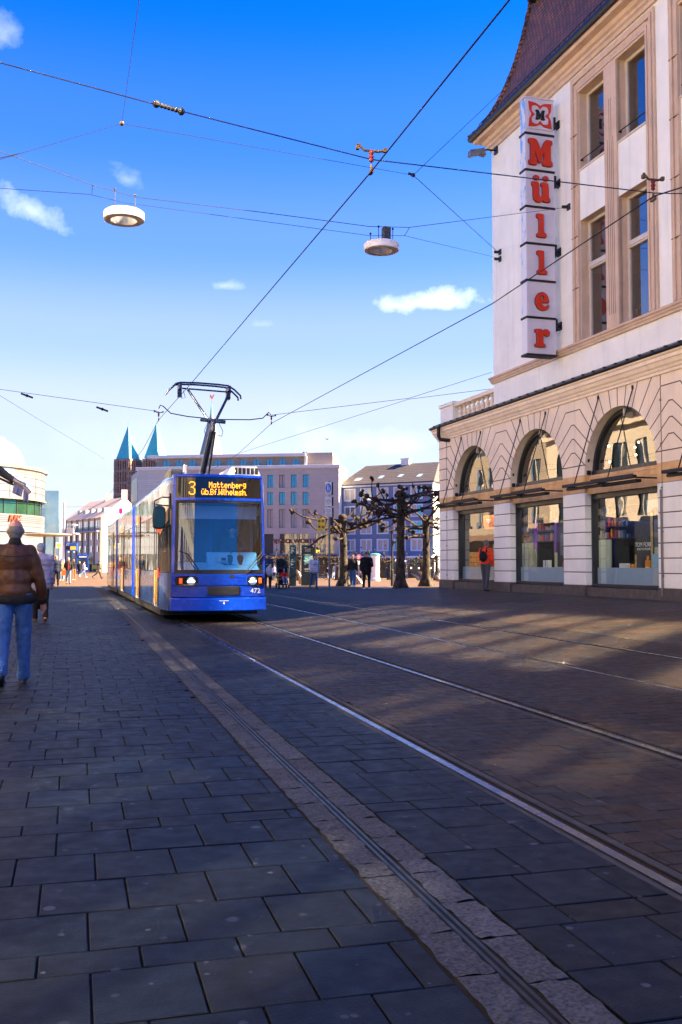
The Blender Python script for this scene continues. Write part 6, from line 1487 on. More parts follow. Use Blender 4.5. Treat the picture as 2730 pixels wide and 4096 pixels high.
        if wrinkle:
            c = MB(); c.lathe(F(ln((0, 0, .518))), [(.112*S*bulk, -.03*S), (.120*S*bulk, -.018*S), (.119*S*bulk, .012*S), (.112*S*bulk, .022*S)], 20); 
            for k, p in enumerate(c.v): c.v[k] = (p[0], p[1]*.78, p[2])
            c.build('waistband', collar, t, local=True, smooth=60)
            for i, sg in enumerate((-1, 1)): sh, eb, wr, d2 = A[i]; c = MB(); c.tube([F(wr-d2*.022), F(wr+d2*.004)], [.034*S, .031*S], 14); c.build('cuff', collar, t, local=True, smooth=60)
            c = MB()
            for q in range(15): pass
            ys = [(x, .775-.006*cos(x*5)) for x in [i/10-.5 for i in range(11)]]
            c.tube([F(ln((x*.21, -.0985+.05*(abs(x)*2)**3, z))) for x, z in ys], .0022*S, 6); c.build('back_seam', collar, t, local=True)
    # ---- shoes
    if shoes:
        for i, sg in enumerate((-1, 1)):
            hp, kn, an, la = J[i]; c = MB(); R = Matrix.Rotation(la*.8, 3, 'X')
            c.ball(F(an+R @ V((0, -.006, -.016))), .029*S, .034*S, .030*S); c.ball(F(an+R @ V((0, .058, -.025))), .027*S, .055*S, .021*S); c.cap(F(an+R @ V((0, -.026, -.037))), F(an+R @ V((0, .085, -.037))), .019*S, .018*S)
            sm = link_mesh('shoe', fused(c, 'shoe', vox*.6, 1), shoes, t)
    # ---- hair, hat
    if hair:
        c = MB()
        if bald:
            c.ball(F(hd+V((0, -.010, -.004))), .0478*S, .0545*S, .046*S, n=16, k=10); c.ball(F(hd+V((0, -.024, -.030))), .038*S, .036*S, .036*S)
        else:
            c.ball(F(hd+V((0, -.008, .014))), .0505*S, .058*S, .058*S, n=16, k=10); c.ball(F(hd+V((0, -.022, -.022))), .042*S, .038*S, .042*S)
        link_mesh('hair', fused(c, 'hair', vox*.5, 1, disp=(lambda co: .003*noise.noise(co*70)) if vox < .016 else None), hair, t)
    if hat:
        km, kind = hat; c = MB()
        c.ball(F(hd+V((0, -.006, .024))), .056*S, .064*S, .05*S, n=16, k=10)
        if kind == 'cap': c.cap(F(hd+V((0, .03, .022))), F(hd+V((0, .10, .014))), .018*S, .012*S)
        if kind == 'knit': c.ball(F(hd+V((0, -.016, -.002))), .055*S, .056*S, .05*S, n=14, k=8)
        link_mesh('hat', fused(c, 'hat', vox*.5, 1), km, t)
    t['_j'] = 0; del t['_j']
    P = {'hand_l': F(A[0][2]+A[0][3]*.06), 'hand_r': F(A[1][2]+A[1][3]*.06), 'back': F(ln((0, -.10, .74))), 'chest': F(ln((0, .09, .70)))}
    M = rmat(t); return t, {k: M @ v for k, v in P.items()}
DEN = cloth('blue denim', (.035, .10, .27), .85, .25, 12, .4, 30); DEN2 = cloth('dark denim', (.03, .05, .10)); DEN3 = cloth('light denim', (.14, .24, .40)); BLK = cloth('black cloth', (.008, .009, .012)); NAVY = cloth('navy cloth', (.014, .022, .05)); SHOEB = cloth('black shoe', (.012, .012, .013), .5); SHOEW = cloth('white trainer', (.75, .75, .78), .5); LEA = cloth('brown leather', (.072, .029, .014), .48, .45, 5, .6, 9); RIB = cloth('dark ribbed knit', (.012, .011, .012)); 
BACK = 0.0; FRONT = pi
person('grey haired man seen from behind in brown leather jacket and blue jeans', (-.60, 10.95, 0), .0, 1.735, LEA, DEN, cloth('dark trainer', (.02, .02, .022), .6), M_HAIRG, stride=(-.24, .18), knee=(.36, .06), arms=((-.05, .35, .30), (.02, .35, .34)), lean=.05, bulk=1.02, shw=.84, skin=M_SKIN2, vox=.016, collar=RIB, fingers=True, bald=True, wide_leg=1.12, wrinkle=1)
LIL = cloth('lilac quilted cloth', (.34, .30, .40), .7); KNG = cloth('grey knitted wool', (.30, .33, .40), .95, .3, 20, .5, 50)
_, P_ = person('woman from behind in grey knitted hat and long lilac quilted coat', (-.70, 22.9, 0), .05, 1.72, LIL, BLK, cloth('tan boot', (.14, .06, .03)), None, (KNG, 'knit'), stride=(.12, -.14), knee=(.06, .2), coat_len=.10, puffy=1, bulk=1.12, vox=.02, lean=.12)
mb = MB(); mb.cap(P_['hand_r']+V((-.25, .05, .05)), P_['hand_r']+V((-.25, .05, -.3)), .16, .18); tag(link_mesh('handbag', fused(mb, 'handbag', .03, 2), BLK), 'black bag carried low by the woman in the lilac coat', 'bag')
def far(px, py, d=None): 
    p = atZ(px, py, 0)
    for _ in range(60): p = atZ(px, py, gz(p.x, p.y))
    return (p.x, p.y, gz(p.x, p.y))
q = dict(vox=.03)
person('man with flat cap and dark coat walking over the shaded paving', far(224, 2345), FRONT, 1.74, NAVY, BLK, SHOEB, M_HAIRG, (cloth('rose grey cap', (.25, .17, .18)), 'cap'), stride=(.1, -.12), knee=(.05, .2), coat_len=.06, face_on=True, bulk=1.12, **q)
person('person with bright blue knitted hat and tan jacket behind the flat cap man', far(246, 2322), FRONT, 1.74, cloth('tan cloth', (.42, .25, .11)), cloth('teal cloth', (.04, .14, .25)), SHOEW, None, (cloth('bright blue wool', (.02, .08, .60)), 'knit'), stride=(-.1, .12), knee=(.2, .05), **q)
_, P1_ = person('fair haired woman with open dark jacket, red scarf and light jeans', far(273, 2337), FRONT, 1.72, cloth('charcoal cloth', (.022, .02, .022)), DEN3, SHOEB, cloth('fair hair', (.42, .24, .10)), stride=(.16, -.2), knee=(.05, .35), face_on=True, arms=((.1, 1.0, .25), (.1, 1.0, .25)), **q)
mb = MB(); p = P1_['chest']; mb.box(p.x-.03, p.x+.03, p.y-.05, p.y+.02, p.z-.28, p.z+.12); tag(mb.build('scarf', cloth('red wool', (.5, .02, .02))), 'narrow red scarf hanging down the fair haired woman jacket front', 'scarf')
mb = MB(); p = V(far(255, 2326)); mb.prism(chaikin([(p.x-.22, p.z+.45), (p.x+.22, p.z+.45), (p.x+.16, p.z+.95), (p.x-.12, p.z+.95)], 1), p.y-.1, p.y+.1, ax='y'); tag(mb.build('carrier_bag', cloth('orange red plastic', (.75, .12, .01), .5)), 'orange red carrier bag between the blue hat person and the fair haired woman', 'bag')
person('person in black jacket and brown trousers beside the fair haired woman', far(294, 2320), .3, 1.76, BLK, cloth('rust brown cloth', (.30, .13, .06)), SHOEW, cloth('ginger hair', (.4, .14, .05)), stride=(-.05, .05), arms=((.4, 1.3, .2), (.1, .2, .1)), **q)
person('slim person with open black coat standing before the distant blue tram', far(318, 2308), FRONT, 1.74, BLK, DEN2, SHOEB, cloth('fair hair', (.42, .24, .10)), stride=(.12, -.15), knee=(.05, .2), coat_len=.08, face_on=True, **q)
person('man with white shirt and light jeans striding across before the distant blue tram', far(334, 2310), -1.2, 1.76, cloth('white cotton', (.72, .68, .78)), DEN3, SHOEW, M_HAIRD, stride=(.38, -.42), knee=(.05, .5), **q)
person('man with dark grey suit striding towards the tram over the sunlit paving', far(393, 2315), -1.4, 1.76, cloth('dark grey suit', (.03, .028, .036)), cloth('dark grey suit', (.03, .028, .036)), SHOEB, M_HAIRD, stride=(.42, -.46), knee=(.05, .4), lean=.1, arms=((.4, .3, .1), (-.5, .2, .1)), **q)
person('person with dark brown coat waiting by the shelter pole behind the flat cap man', far(232, 2318), FRONT, 1.7, cloth('dark brown coat', (.05, .03, .02)), BLK, SHOEB, M_HAIRD, coat_len=.1, **q)
for k, (px, lab, cm) in enumerate(((425, 'black', BLK), (437, 'navy', NAVY))): pass
# right of the tram
_, PA = person('bearded man with dark cap and blue jacket holding a white bag, close beside the tram', far(1072, 2352), FRONT-.1, 1.80, cloth('petrol blue cloth', (.022, .05, .10)), BLK, SHOEB, M_HAIRD, (NAVY, 'knit'), arms=((.15, 1.7, .08), (.15, 1.7, .08)), bulk=1.12, face_on=True, vox=.024, coat_len=.04, wide_leg=1.15, stride=(.08, -.08))
mb = MB(); p = PA['hand_l'].lerp(PA['hand_r'], .5)+V((0, -.12, -.32)); mb.ball(p, .16, .12, .24); mb.ball(p+V((.04, 0, -.14)), .17, .12, .15); mb.tube([p+V((0, 0, .2)), p+V((0, .05, .34))], .02, 6); tag(link_mesh('carrier_bag', fused(mb, 'bag', .025, 2), cloth('pale plastic', (.42, .45, .52), .5)), 'pale plastic carrier bag held up by the bearded man', 'bag')
mb = MB(); p = PA['hand_l']+V((-.02, -.1, -.1)); mb.ball(p, .07, .06, .1); tag(mb.build('snack_wrapper', cloth('yellow paper', (.55, .42, .08))), 'yellow paper wrapper held beside the white carrier bag', 'wrapper')
_, PB_ = person('man with long dark green coat pushing the pushchair, head bent down', far(1125, 2349), FRONT, 1.80, cloth('dark green coat', (.012, .02, .022)), BLK, SHOEB, M_HAIRD, arms=((.55, .35, .12), (.55, .35, .12)), coat_len=.10, head_dn=.7, bulk=1.1, face_on=True, vox=.024)
p = V(far(1128, 2353)); p.y -= .15
ps = thing('pushchair', 'black pushchair with two small children, pushed by the green coat man', 'pushchair', tuple(p))
mb = MB(); mb.prism([(-.28, .25), (-.05, .28), (.16, .75), (.22, 1.02), (.05, 1.08), (-.1, .98), (.08, .72), (-.08, .45), (-.3, .42)], -.24, .24, ax='x'); mb.build('seat', BLK, ps, bevel=.02, local=True)
mb = MB()
for sg in (-1, 1): mb.tube([(sg*.25, -.35, .2), (sg*.25, .1, .45), (sg*.25, .38, 1.05)], .018, 6); mb.tube([(sg*.25, .3, .18), (sg*.25, 0, .5)], .018, 6)
mb.tube([(-.25, .38, 1.05), (.25, .38, 1.05)], .02, 6); mb.box(-.22, .22, -.3, .25, .16, .26); mb.build('chassis', M_RUB, ps, local=True)
for sg in (-1, 1):
    for y_, r in ((-.35, .10), (.3, .13)):
        mb = MB(); n = 14; mb.add([(sg*x, y_+r*cos(2*pi*k/n), r+r*sin(2*pi*k/n)) for x in (.235, .285) for k in range(n)], [tuple(range(n)), tuple(range(n, 2*n))]+[(k, (k+1) % n, n+(k+1) % n, n+k) for k in range(n)]); mb.build('wheel', M_RUB, ps, local=True)
def sitter(label, loc, face, H, coat, legs, shoes, hat, hair=None, name='person', vox=.022):
    t = thing(name, label, 'person', loc, face); S = H; b = MB(); F = lambda x, y, z: V((x, y, z))*S
    def parts(mb, g, wh):
        if 'b' in wh: mb.ball(F(0, 0, .12), .10*S*g, .08*S*g, .10*S); mb.ball(F(0, 0, .24), .10*S*g, .07*S*g, .12*S); mb.cap(F(-.07, 0, .32), F(.07, 0, .32), .04*S*g, .04*S*g)
        if 'l' in wh:
            for sg in (-1, 1): mb.cap(F(sg*.055, 0, .07), F(sg*.065, .24, .09), .052*S*g, .042*S*g); mb.cap(F(sg*.065, .24, .09), F(sg*.065, .27, -.12), .04*S*g, .03*S*g)
        if 'a' in wh:
            for sg in (-1, 1): mb.cap(F(sg*.11, 0, .31), F(sg*.14, .07, .17), .035*S*g, .03*S*g); mb.cap(F(sg*.14, .07, .17), F(sg*.05, .2, .16), .03*S*g, .024*S*g)
    parts(b, .85, 'bla'); b.cap(F(0, 0, .33), F(0, .01, .4), .035*S, .03*S); b.ball(F(0, .02, .455), .05*S, .06*S, .066*S); b.cap(F(0, .078, .455), F(0, .084, .44), .007*S, .009*S)
    for sg in (-1, 1): b.ball(F(sg*.05, .215, .15), .022*S, .03*S, .018*S); b.cap(F(sg*.065, .27, -.13), F(sg*.065, .34, -.15), .024*S, .02*S)
    link_mesh('body', fused(b, 'body', vox*.7, 1), M_SKIN, t)
    c = MB(); parts(c, 1.08, 'ba'); link_mesh('jacket', fused(c, 'jacket', vox*.8, 1), coat, t)
    c = MB(); parts(c, 1.05, 'l'); link_mesh('trousers', fused(c, 'trousers', vox*.8, 1), legs, t)
    for sg in (-1, 1): c = MB(); c.cap(F(sg*.065, .265, -.14), F(sg*.065, .35, -.155), .032*S, .026*S); c.build('shoe', shoes, t, local=True)
    c = MB(); c.ball(F(0, .012, .475), .058*S, .068*S, .055*S); c.ball(F(0, -.01, .45), .05*S, .05*S, .05*S); link_mesh('hat' if hat else 'hair', fused(c, 'hat', vox*.5, 1), hat or hair, t); return t
sitter('child with light blue cap and red jacket sitting in the pushchair', (p.x+.07, p.y-.02, p.z+.42), FRONT, 1.12, cloth('red jacket cloth', (.5, .02, .02)), DEN3, SHOEW, cloth('light blue cap cloth', (.10, .28, .80)))
sitter('smaller child with blue grey hat and tan clothes squeezed beside the red jacket child', (p.x-.19, p.y+.05, p.z+.38), FRONT, .80, cloth('ochre cloth', (.40, .26, .08)), cloth('ochre cloth', (.40, .26, .08)), SHOEW, cloth('slate blue wool', (.13, .25, .42)))
WPUF = cloth('pale blue grey down jacket', (.50, .50, .58), .6)
_, PW = person('woman with pale quilted jacket and blue jeans walking towards the camera, past the dark panels', far(1257, 2354), FRONT+.15, 1.70, WPUF, DEN, SHOEB, M_HAIRD, puffy=1, stride=(.14, -.18), knee=(.05, .3), face_on=True, vox=.022, bulk=1.08, coat_len=.03, arms=((-.1, .2, .15), (.05, .9, .15)), collar=WPUF)
mb = MB(); mb.tube([PW['chest']+V((.17, -.03, .15)), PW['chest']+V((.15, -.08, -.05)), PW['chest']+V((.22, -.02, -.35))], .012, 6); tag(mb.build('bag_strap', BLK), 'thin dark bag strap over the pale quilted jacket', 'strap')
person('young man with dark bomber jacket and baggy jeans walking beside the sunlit tree trunk', far(1412, 2346), FRONT-.5, 1.78, BLK, DEN, SHOEW, M_HAIRD, stride=(.1, -.16), knee=(.05, .25), face_on=True, vox=.022, wide_leg=1.35, bulk=1.08, arms=((-.1, .5, .2), (-.05, .5, .2)))
_, PP = person('man with black hooded parka and sunglasses looking at his phone as he walks', far(1467, 2356), FRONT, 1.84, BLK, BLK, SHOEW, M_HAIRD, stride=(.08, -.04), knee=(.03, .1), face_on=True, vox=.022, puffy=.8, bulk=1.22, coat_len=.08, head_dn=.5, hood=True, arms=((.25, 1.75, .12), (-.05, .5, .16)))
mb = MB(); p = PP['hand_l']; mb.box(p.x-.04, p.x+.04, p.y-.04, p.y-.025, p.z-.06, p.z+.09); mb.build('phone', M_RUB, bevel=.008); tag(bpy.data.objects['phone'], 'dark phone held up before the black parka man', 'phone')
h = far(1467, 2356); mb = MB(); z = h[2]+1.84*.93; 
mb.box(h[0]-.085, h[0]+.085, h[1]-.185, h[1]-.13, z-.022, z+.03); tag(mb.build('sunglasses', M_RUB, bevel=.01), 'black sunglasses worn by the black parka man', 'glasses')
# window shopper
zr = gz(12.9, 31.9); pr = atZ(1945, 2370, .27)
REDJ = cloth('bright red jacket', (.88, .06, .015), .6)
rz_ = -.95
_, PR_ = person('grey haired man with bright red jacket and grey jeans looking into the far shop window', (pr.x, pr.y, gz(pr.x, pr.y)), rz_, 1.76, REDJ, cloth('grey denim', (.075, .08, .09)), cloth('brown shoe', (.05, .035, .02)), M_HAIRG, stride=(.14, -.14), knee=(.03, .12), vox=.018, arms=((.1, .9, .18), (.05, .55, .15)), lean=.03, bulk=1.05, puffy=.3)
t = thing('backpack', 'small black rucksack worn on the bright red jacket', 'backpack', tuple(PR_['back']), rz_)
mb = MB(); mb.ball((0.02, -.03, -.12), .15, .085, .19); mb.ball((0.02, -.06, -.19), .12, .08, .10); link_mesh('pack', fused(mb, 'pack', .02, 2), BLK, t)
for sg in (-1, 1): mb = MB(); mb.tube([(sg*.09, .02, .05), (sg*.11, .06, .16), (sg*.12, .12, .2)], .016, 6); mb.tube([(sg*.1, -.02, -.05), (sg*.13, .05, .1)], .016, 6); mb.build('shoulder_strap', BLK, t, local=True)
p = PR_['hand_r']; t = thing('tote_bag', 'dark striped tote bag hanging at the right side of the red jacket man', 'bag', tuple(p), rz_)
mb = MB(); mb.prism([(-.17, -.36), (.17, -.36), (.15, .02), (-.15, .02)], .03, .09, ax='x'); mb.build('cloth', BLK, t, local=True)
mb = MB(); 
for k in range(4): mb.box(.0905, .0925, -.14, .14, -.30+k*.075, -.265+k*.075)
mb.build('stripe', cloth('pale stripe', (.35, .36, .42)), t, local=True)
mb = MB(); mb.tube([(.06, -.08, .0), (.05, -.05, .12), (.05, .05, .12), (.06, .08, .0)], .008, 6); mb.build('handle', BLK, t, local=True)
tw = Matrix.Translation((3.0, 21.12, 0)) @ Matrix.Rotation(.012, 4, 'Z') @ V((.42, 1.0, 1.22))
sitter('tram driver with dark jacket sitting behind the windscreen of the tram', tuple(tw), FRONT, 1.74, NAVY, BLK, SHOEB, None, M_HAIRD)
# people at the cafe tables in the distance
FP = [(1098, 2322, 'white', cloth('white cotton', (.72, .68, .78)), 'small person with white top standing behind the bearded man'), (1204, 2322, 'orange', cloth('orange top', (.6, .18, .05)), 'distant person with orange top between the two dark panels'), (1312, 2316, 'dark', BLK, 'distant person with dark top and pale trousers by the cycles'), (1334, 2318, 'navy', NAVY, 'distant bald man with navy top and white trousers near the cycles'), (1350, 2314, 'violet', cloth('violet top', (.2, .06, .2)), 'distant person with violet top left of the sunlit trunk'), (1445, 2314, 'pink', cloth('pink top', (.45, .1, .25)), 'distant person with pink top behind the walking young man'), (1490, 2316, 'amber', cloth('orange coat', (.8, .2, .03)), 'distant person with bright orange coat beside the advertising column'), (1625, 2316, 'black', BLK, 'distant person with black clothes right of the tall tree trunk'), (1752, 2318, 'blue', NAVY, 'distant cyclist with navy jacket at the store corner')]
for px, py, _, cm, lab in FP: person(lab, far(px, py), FRONT+random.uniform(-1, 1), 1.7, cm, SHOEW if px in (1334, 1312) else DEN2, SHOEB, M_HAIRD if px != 1334 else M_HAIRG, stride=(.12, -.12), vox=.045)
# ------------------------------------------------------------------ street furniture
M_POLE = mk('grey galvanised pole', (.16, .18, .21), .5, .5, .15); M_SIGNWH = mk('white sign face', (.62, .62, .66), .5, var=.04); M_SIGNBL = mk('blue sign', (.03, .17, .62), .5); M_SIGNYE = mk('yellow sign face', (.78, .60, .01), .5, var=.05); M_INK = mk('grey sign print', (.25, .25, .28), .6); M_REDR = mk('red sign ring', (.6, .04, .04), .5)
def fbox(mb, c, x0, x1, z0, z1, y0=-.02, y1=.02, m=0): mb.box(c.x+x0, c.x+x1, c.y+y0, c.y+y1, c.z+z0, c.z+z1, m)
def disc_xz(mb, c, r, y, n=20, m=0, th=.004, sx=1.0): mb.add([(c[0]+r*sx*cos(2*pi*k/n), y-d, c[1]+r*sin(2*pi*k/n)) for d in (0, th) for k in range(n)], [tuple(range(n))[::-1], tuple(range(n, 2*n))]+[(k, (k+1) % n, n+(k+1) % n, n+k) for k in range(n)], m)
b = V(far(1318, 2358)); D_ = b.dot(FW)
def pz(py): return (CAM_H + (2255-py)/F_PX*D_*1.0)
sp = thing('sign_post', 'grey pole with three white traffic signs above one another and a yellow board', 'sign post', tuple(b), -.25)
def lx(px): return (px-1318)/F_PX*D_
L_ = dict(parent=sp, local=True)
def lz(py): return pz(py)-b.z
mb = MB(); mb.tube([(0, .05, 0), (0, .05, lz(1922))], .045, 10); mb.tube([(0, .05, lz(2105)), (0, .05, lz(2065))], .06, 10); mb.build('pole', M_POLE, **L_)
for i, (x0, x1, t0, t1) in enumerate(((1301, 1327, 1927, 1981), (1300, 1328, 1986, 2024), (1300, 1329, 2030, 2068))):
    mb = MB(); mb.box(lx(x0), lx(x1), -.06, -.02, lz(t1), lz(t0), 0); mb.box(lx(x0)+.02, lx(x1)+.08, -.018, .03, lz(t1)+.01, lz(t0)-.01, 1); p_ = mb.build('sign_board', [M_SIGNWH, M_RUB], **L_); cx = (lx(x0)+lx(x1))/2
    def mk_part(nm, fn, mat): mb = MB(); fn(mb); mb.build(nm, mat, p_, local=True)
    if i == 0:
        zc = lz(1951); mk_part('blue_disc', lambda mb: disc_xz(mb, (cx, zc), .225, -.061, sx=.62), M_SIGNBL)
        def fig(mb):
            for ox, s in ((-.025, 1.0), (.05, .62)):
                zb = zc-.15; disc_xz(mb, (cx+ox, zb+.265*s), .03*s, -.067, 10); mb.prism([(cx+ox-.03*s, zb+.10*s), (cx+ox+.03*s, zb+.10*s), (cx+ox+.022*s, zb+.23*s), (cx+ox-.022*s, zb+.23*s)], -.071, -.067, ax='y'); mb.box(cx+ox-.028*s, cx+ox-.006*s, -.071, -.067, zb, zb+.1*s); mb.box(cx+ox+.006*s, cx+ox+.028*s, -.071, -.067, zb, zb+.1*s)
        mk_part('walkers', fig, M_SIGNWH); place_mesh(text_mesh('ZONE', .115, .002), 'lettering', M_INK, None, (0, 0, 0), (1, 0, 0), (0, 0, 1)); o = bpy.data.objects['lettering' if 'lettering.099' not in bpy.data.objects else 'lettering']; o = [x for x in COL.objects if x.name.startswith('lettering') and x.parent is None][-1]; o.data.transform(Matrix.Translation((cx, -.063, lz(1976)))); o.parent = p_
    elif i == 1:
        def bike(mb):
            for ox in (-.085, .085):
                n = 18; mb.tube([(cx+ox+.062*cos(2*pi*k/n), -.063, lz(2006)+.062*sin(2*pi*k/n)) for k in range(n)], .006, 4, closed=True)
            z = lz(2006); P_ = lambda x, dz: (cx+x, -.063, z+dz)
            mb.tube([P_(-.085, 0), P_(-.03, .10), P_(.06, .10), P_(.0, 0), P_(-.085, 0)], .006, 4); mb.tube([P_(.085, 0), P_(.055, .13)], .006, 4); mb.tube([P_(0, 0), P_(-.035, .12)], .006, 4)
        mk_part('bicycle_symbol', bike, M_INK); mk_part('print_line', lambda mb: mb.box(cx-.04, cx+.04, -.064, -.061, lz(2018), lz(2014)), M_INK)
    else:
        for k in range(5): mk_part('print_line', lambda mb: mb.box(cx-.12+(.05 if k == 2 else 0), cx+.12-(.05 if k == 2 else 0), -.064, -.061, lz(2039+k*6)-.012, lz(2039+k*6)+.012), M_INK)
mb = MB(); mb.box(lx(1270), lx(1300), -.03, -.0, lz(2126), lz(2075)); mb.box(lx(1299), lx(1318), 0, .03, lz(2102), lz(2098)); yb_ = mb.build('yellow_board', M_SIGNYE, **L_)
for px in (1278, 1292):
    for py in (2084, 2107):
        mb = MB(); x, z = lx(px), lz(py); mb.box(x-.07, x+.07, -.033, -.031, z-.07, z+.07); q_ = mb.build('picture_field', mk('orange brown field', (.55, .22, .03), .6) if 'orange brown field' not in bpy.data.materials else bpy.data.materials['orange brown field'], yb_, local=True)
        mb = MB(); mb.prism([(x-.04, z-.04), (x+.01, z-.05), (x+.04, z+.04), (x-.02, z+.03)], -.036, -.034, ax='y'); mb.build('pictogram', M_RUB, yb_, local=True)
mb = MB(); disc_xz(mb, (lx(1285), lz(2120)), .035, -.031); mb.build('blue_dot', M_SIGNBL, yb_, local=True)
mb = MB(); mb.box(.05, .2, .03, .18, lz(2100), lz(2068)); mb.build('switch_box', M_RUB, **L_)
def stele(label, x0, x1, ytop, ybase, seed):
    c = V(far((x0+x1)/2, ybase)); d = c.dot(FW); w_ = (x1-x0)/F_PX*d/2; h = (ybase-ytop)/F_PX*d
    t = thing('information_panel', label, 'information panel', tuple(c), -.1, 'dark information panels'); mb = MB(); mb.box(-w_, w_, -.06, .06, 0, h); mb.build('slab', mk('dark glass panel %d' % seed, (.014, .02, .028), .12, 0, .2), t, local=True, bevel=.01)
    r = random.Random(seed); mb = MB()
    for k in range(26): z = h*(.95-r.random()*.6); x = -w_*.7+r.random()*w_*.3; mb.box(x, min(w_*.85, x+r.random()*w_*1.1), -.0635, -.061, z, z+.012)
    mb.build('small_print', M_SIGNWH, t, local=True)
    if seed == 2:
        mb = MB(); mb.box(-w_*.5, w_*.75, -.064, -.061, h*.56, h*.73); mb.build('teal_map', mk('teal map print', (.05, .35, .32), .4, var=.5, sc=20), t, local=True)
        mb = MB(); r = random.Random(4)
        for k in range(18): x = -w_*.7+r.random()*w_*1.4; z = h*.55+(x+w_)*.35+r.random()*.2; mb.box(x, x+.09, -.066, -.065, z, z+.05)
        mb.build('street_blocks', M_SIGNWH, t, local=True)
stele('narrow dark information panel next to the pushchair', 1157, 1185, 2181, 2344, 1)
stele('wide dark information panel with teal town map behind the pale jacket woman', 1205, 1261, 2181, 2342, 2)
M_STEEL = mk('brushed bronze steel', (.28, .20, .15), .3, .8, .2)
def fin(label, base, tip, w_=.3, curve=.35):
    b, e = V(base), V(tip); n = 10; t = tag(None or bpy.data.objects.new('x', None), None) if False else None
    mb = MB(); pts = []; rs = []
    for i in range(n+1):
        k = i/n; p = b.lerp(e, k)+V((0, 0, curve*sin(pi*k)*.5)); pts.append(p); rs.append(w_*(1-k)**.7*.5+.03)
    mb.tube(pts, rs, 10); tag(mb.build('steel_horn', M_STEEL, smooth=50), label, 'sculpture', 'curved steel horns on the square')
for (bx, by, tx, ty, d, lab, w_) in ((1208, 2336, 1184, 2278, 57, 'curved steel horn leaning left between the two dark panels', .34), (1440, 2338, 1395, 2292, 60, 'curved steel horn leaning behind the young man with baggy jeans', .5), (1588, 2336, 1573, 2300, 60, 'curved steel horn at the foot of the dark lamp post', .4), (1682, 2322, 1645, 2294, 72, 'curved steel horn lying low between the two right trees', .5), (1712, 2326, 1672, 2288, 66, 'larger curved steel horn left of the corner tree', .55), (1760, 2326, 1733, 2306, 66, 'curved steel horn right of the corner tree by the store', .5)):
    q = far(bx, by); dd = V(q).dot(FW); e = at(tx, ty, dd); fin(lab, q, e, w_)
c = V(far(1502, 2314)); c = at(1502, 2313, 100); c.z = gz(c.x, c.y)-.0
col_ = thing('advertising_column', 'white round advertising column with green cap on the sunlit square', 'advertising column', tuple(c))
mb = MB(); mb.lathe((0, 0, 0), [(.50, 0), (.50, .25), (.44, .27), (.44, 2.55)], 28); mb.build('drum', M_WHITE, col_, local=True, smooth=40); mb = MB(); mb.lathe((0, 0, 2.55), [(.50, 0), (.52, .06), (.50, .14), (.3, .2)], 28); mb.build('cap', M_COP, col_, local=True, smooth=40)
c = V(far(1570, 2344)); t = thing('lamp_post', 'slim dark lamp post between the two left near trees', 'lamp post', tuple(c)); mb = MB(); mb.tube([(0, 0, 0), (0, 0, .9), (0, 0, .95), (0, 0, 3.05)], [.085, .085, .06, .05], 10); mb.build('post', M_RUB, t, local=True); mb = MB(); mb.lathe((0, 0, 3.02), [(.05, 0), (.11, .06), (.12, .2), (.03, .26)], 12); mb.build('head', M_RUB, t, local=True)
c = V(far(1436, 2318)); d = c.dot(FW); t = thing('traffic_sign', 'small round prohibition sign with red ring on a pole, behind the young man', 'traffic sign', tuple(c)); h = (2318-2228)/F_PX*d
mb = MB(); mb.tube([(0, .03, 0), (0, .03, h+.3)], .04, 8); mb.build('pole', M_POLE, t, local=True)
mb = MB(); disc_xz(mb, (0, h), .32, 0); q_ = mb.build('face', M_SIGNWH, t, local=True); mb = MB(); n = 24; mb.tube([(.28*cos(2*pi*k/n), -.01, h+.28*sin(2*pi*k/n)) for k in range(n)], .04, 6, closed=True); mb.tube([(-.2, -.012, h+.2), (.2, -.012, h-.2)], .03, 6); mb.build('ring', M_REDR, q_, local=True); mb = MB(); mb.box(-.27, .27, -.01, .0, h-1.0, h-.42); mb.build('plate', M_SIGNWH, t, local=True)
c = V(far(1558, 2312)); t = tag(None, None) if False else None
mb = MB(); mb.lathe(c, [(.34, 0), (.36, .1), (.36, 1.3), (.3, 1.42)], 16); tag(mb.build('litter_bin', mk('dark grey green bin', (.03, .045, .05), .5), smooth=40), 'dark round bin left of the slim lamp post', 'bin')
# bicycles, chairs and tables by the cafe
def bicycle(label, c, a):
    t = thing('bicycle', label, 'bicycle', tuple(c), a, 'parked bicycles')
    for x in (-.52, .52): mb = MB(); n = 20; mb.tube([(x+.33*cos(2*pi*k/n), 0, .34+.33*sin(2*pi*k/n)) for k in range(n)], .022, 5, closed=True); [mb.tube([(x, 0, .34), (x+.33*cos(q), 0, .34+.33*sin(q))], .006, 3) for q in [k*.785 for k in range(8)]]; mb.build('wheel', M_RUB, t, local=True)
    mb = MB(); mb.tube([(-.52, 0, .34), (-.18, 0, .82), (.38, 0, .85), (-.08, 0, .33), (-.52, 0, .34)], .022, 6); mb.tube([(-.08, 0, .33), (-.22, 0, .95)], .02, 6); mb.tube([(.52, 0, .34), (.36, 0, 1.02)], .02, 6); mb.build('frame', M_DGREY, t, local=True)
    mb = MB(); mb.ball((-.22, 0, .97), .13, .07, .04); mb.build('saddle', M_RUB, t, local=True); mb = MB(); mb.tube([(.28, -.26, 1.05), (.37, 0, 1.03), (.28, .26, 1.05)], .018, 6); mb.build('handlebar', M_RUB, t, local=True)
for px, py, a, lab in ((1303, 2318, .2, 'bicycle parked left of the bald man with white trousers'), (1322, 2319, -.3, 'bicycle behind the signpost pole, right of its neighbour'), (1754, 2320, .4, 'bicycle ridden at the store corner'), (1742, 2318, -.2, 'bicycle parked beside the corner cyclist')): bicycle(lab, far(px, py), a)
mb = MB(); M_CHAIR = mk('brown cafe chair', (.12, .07, .045), .6)
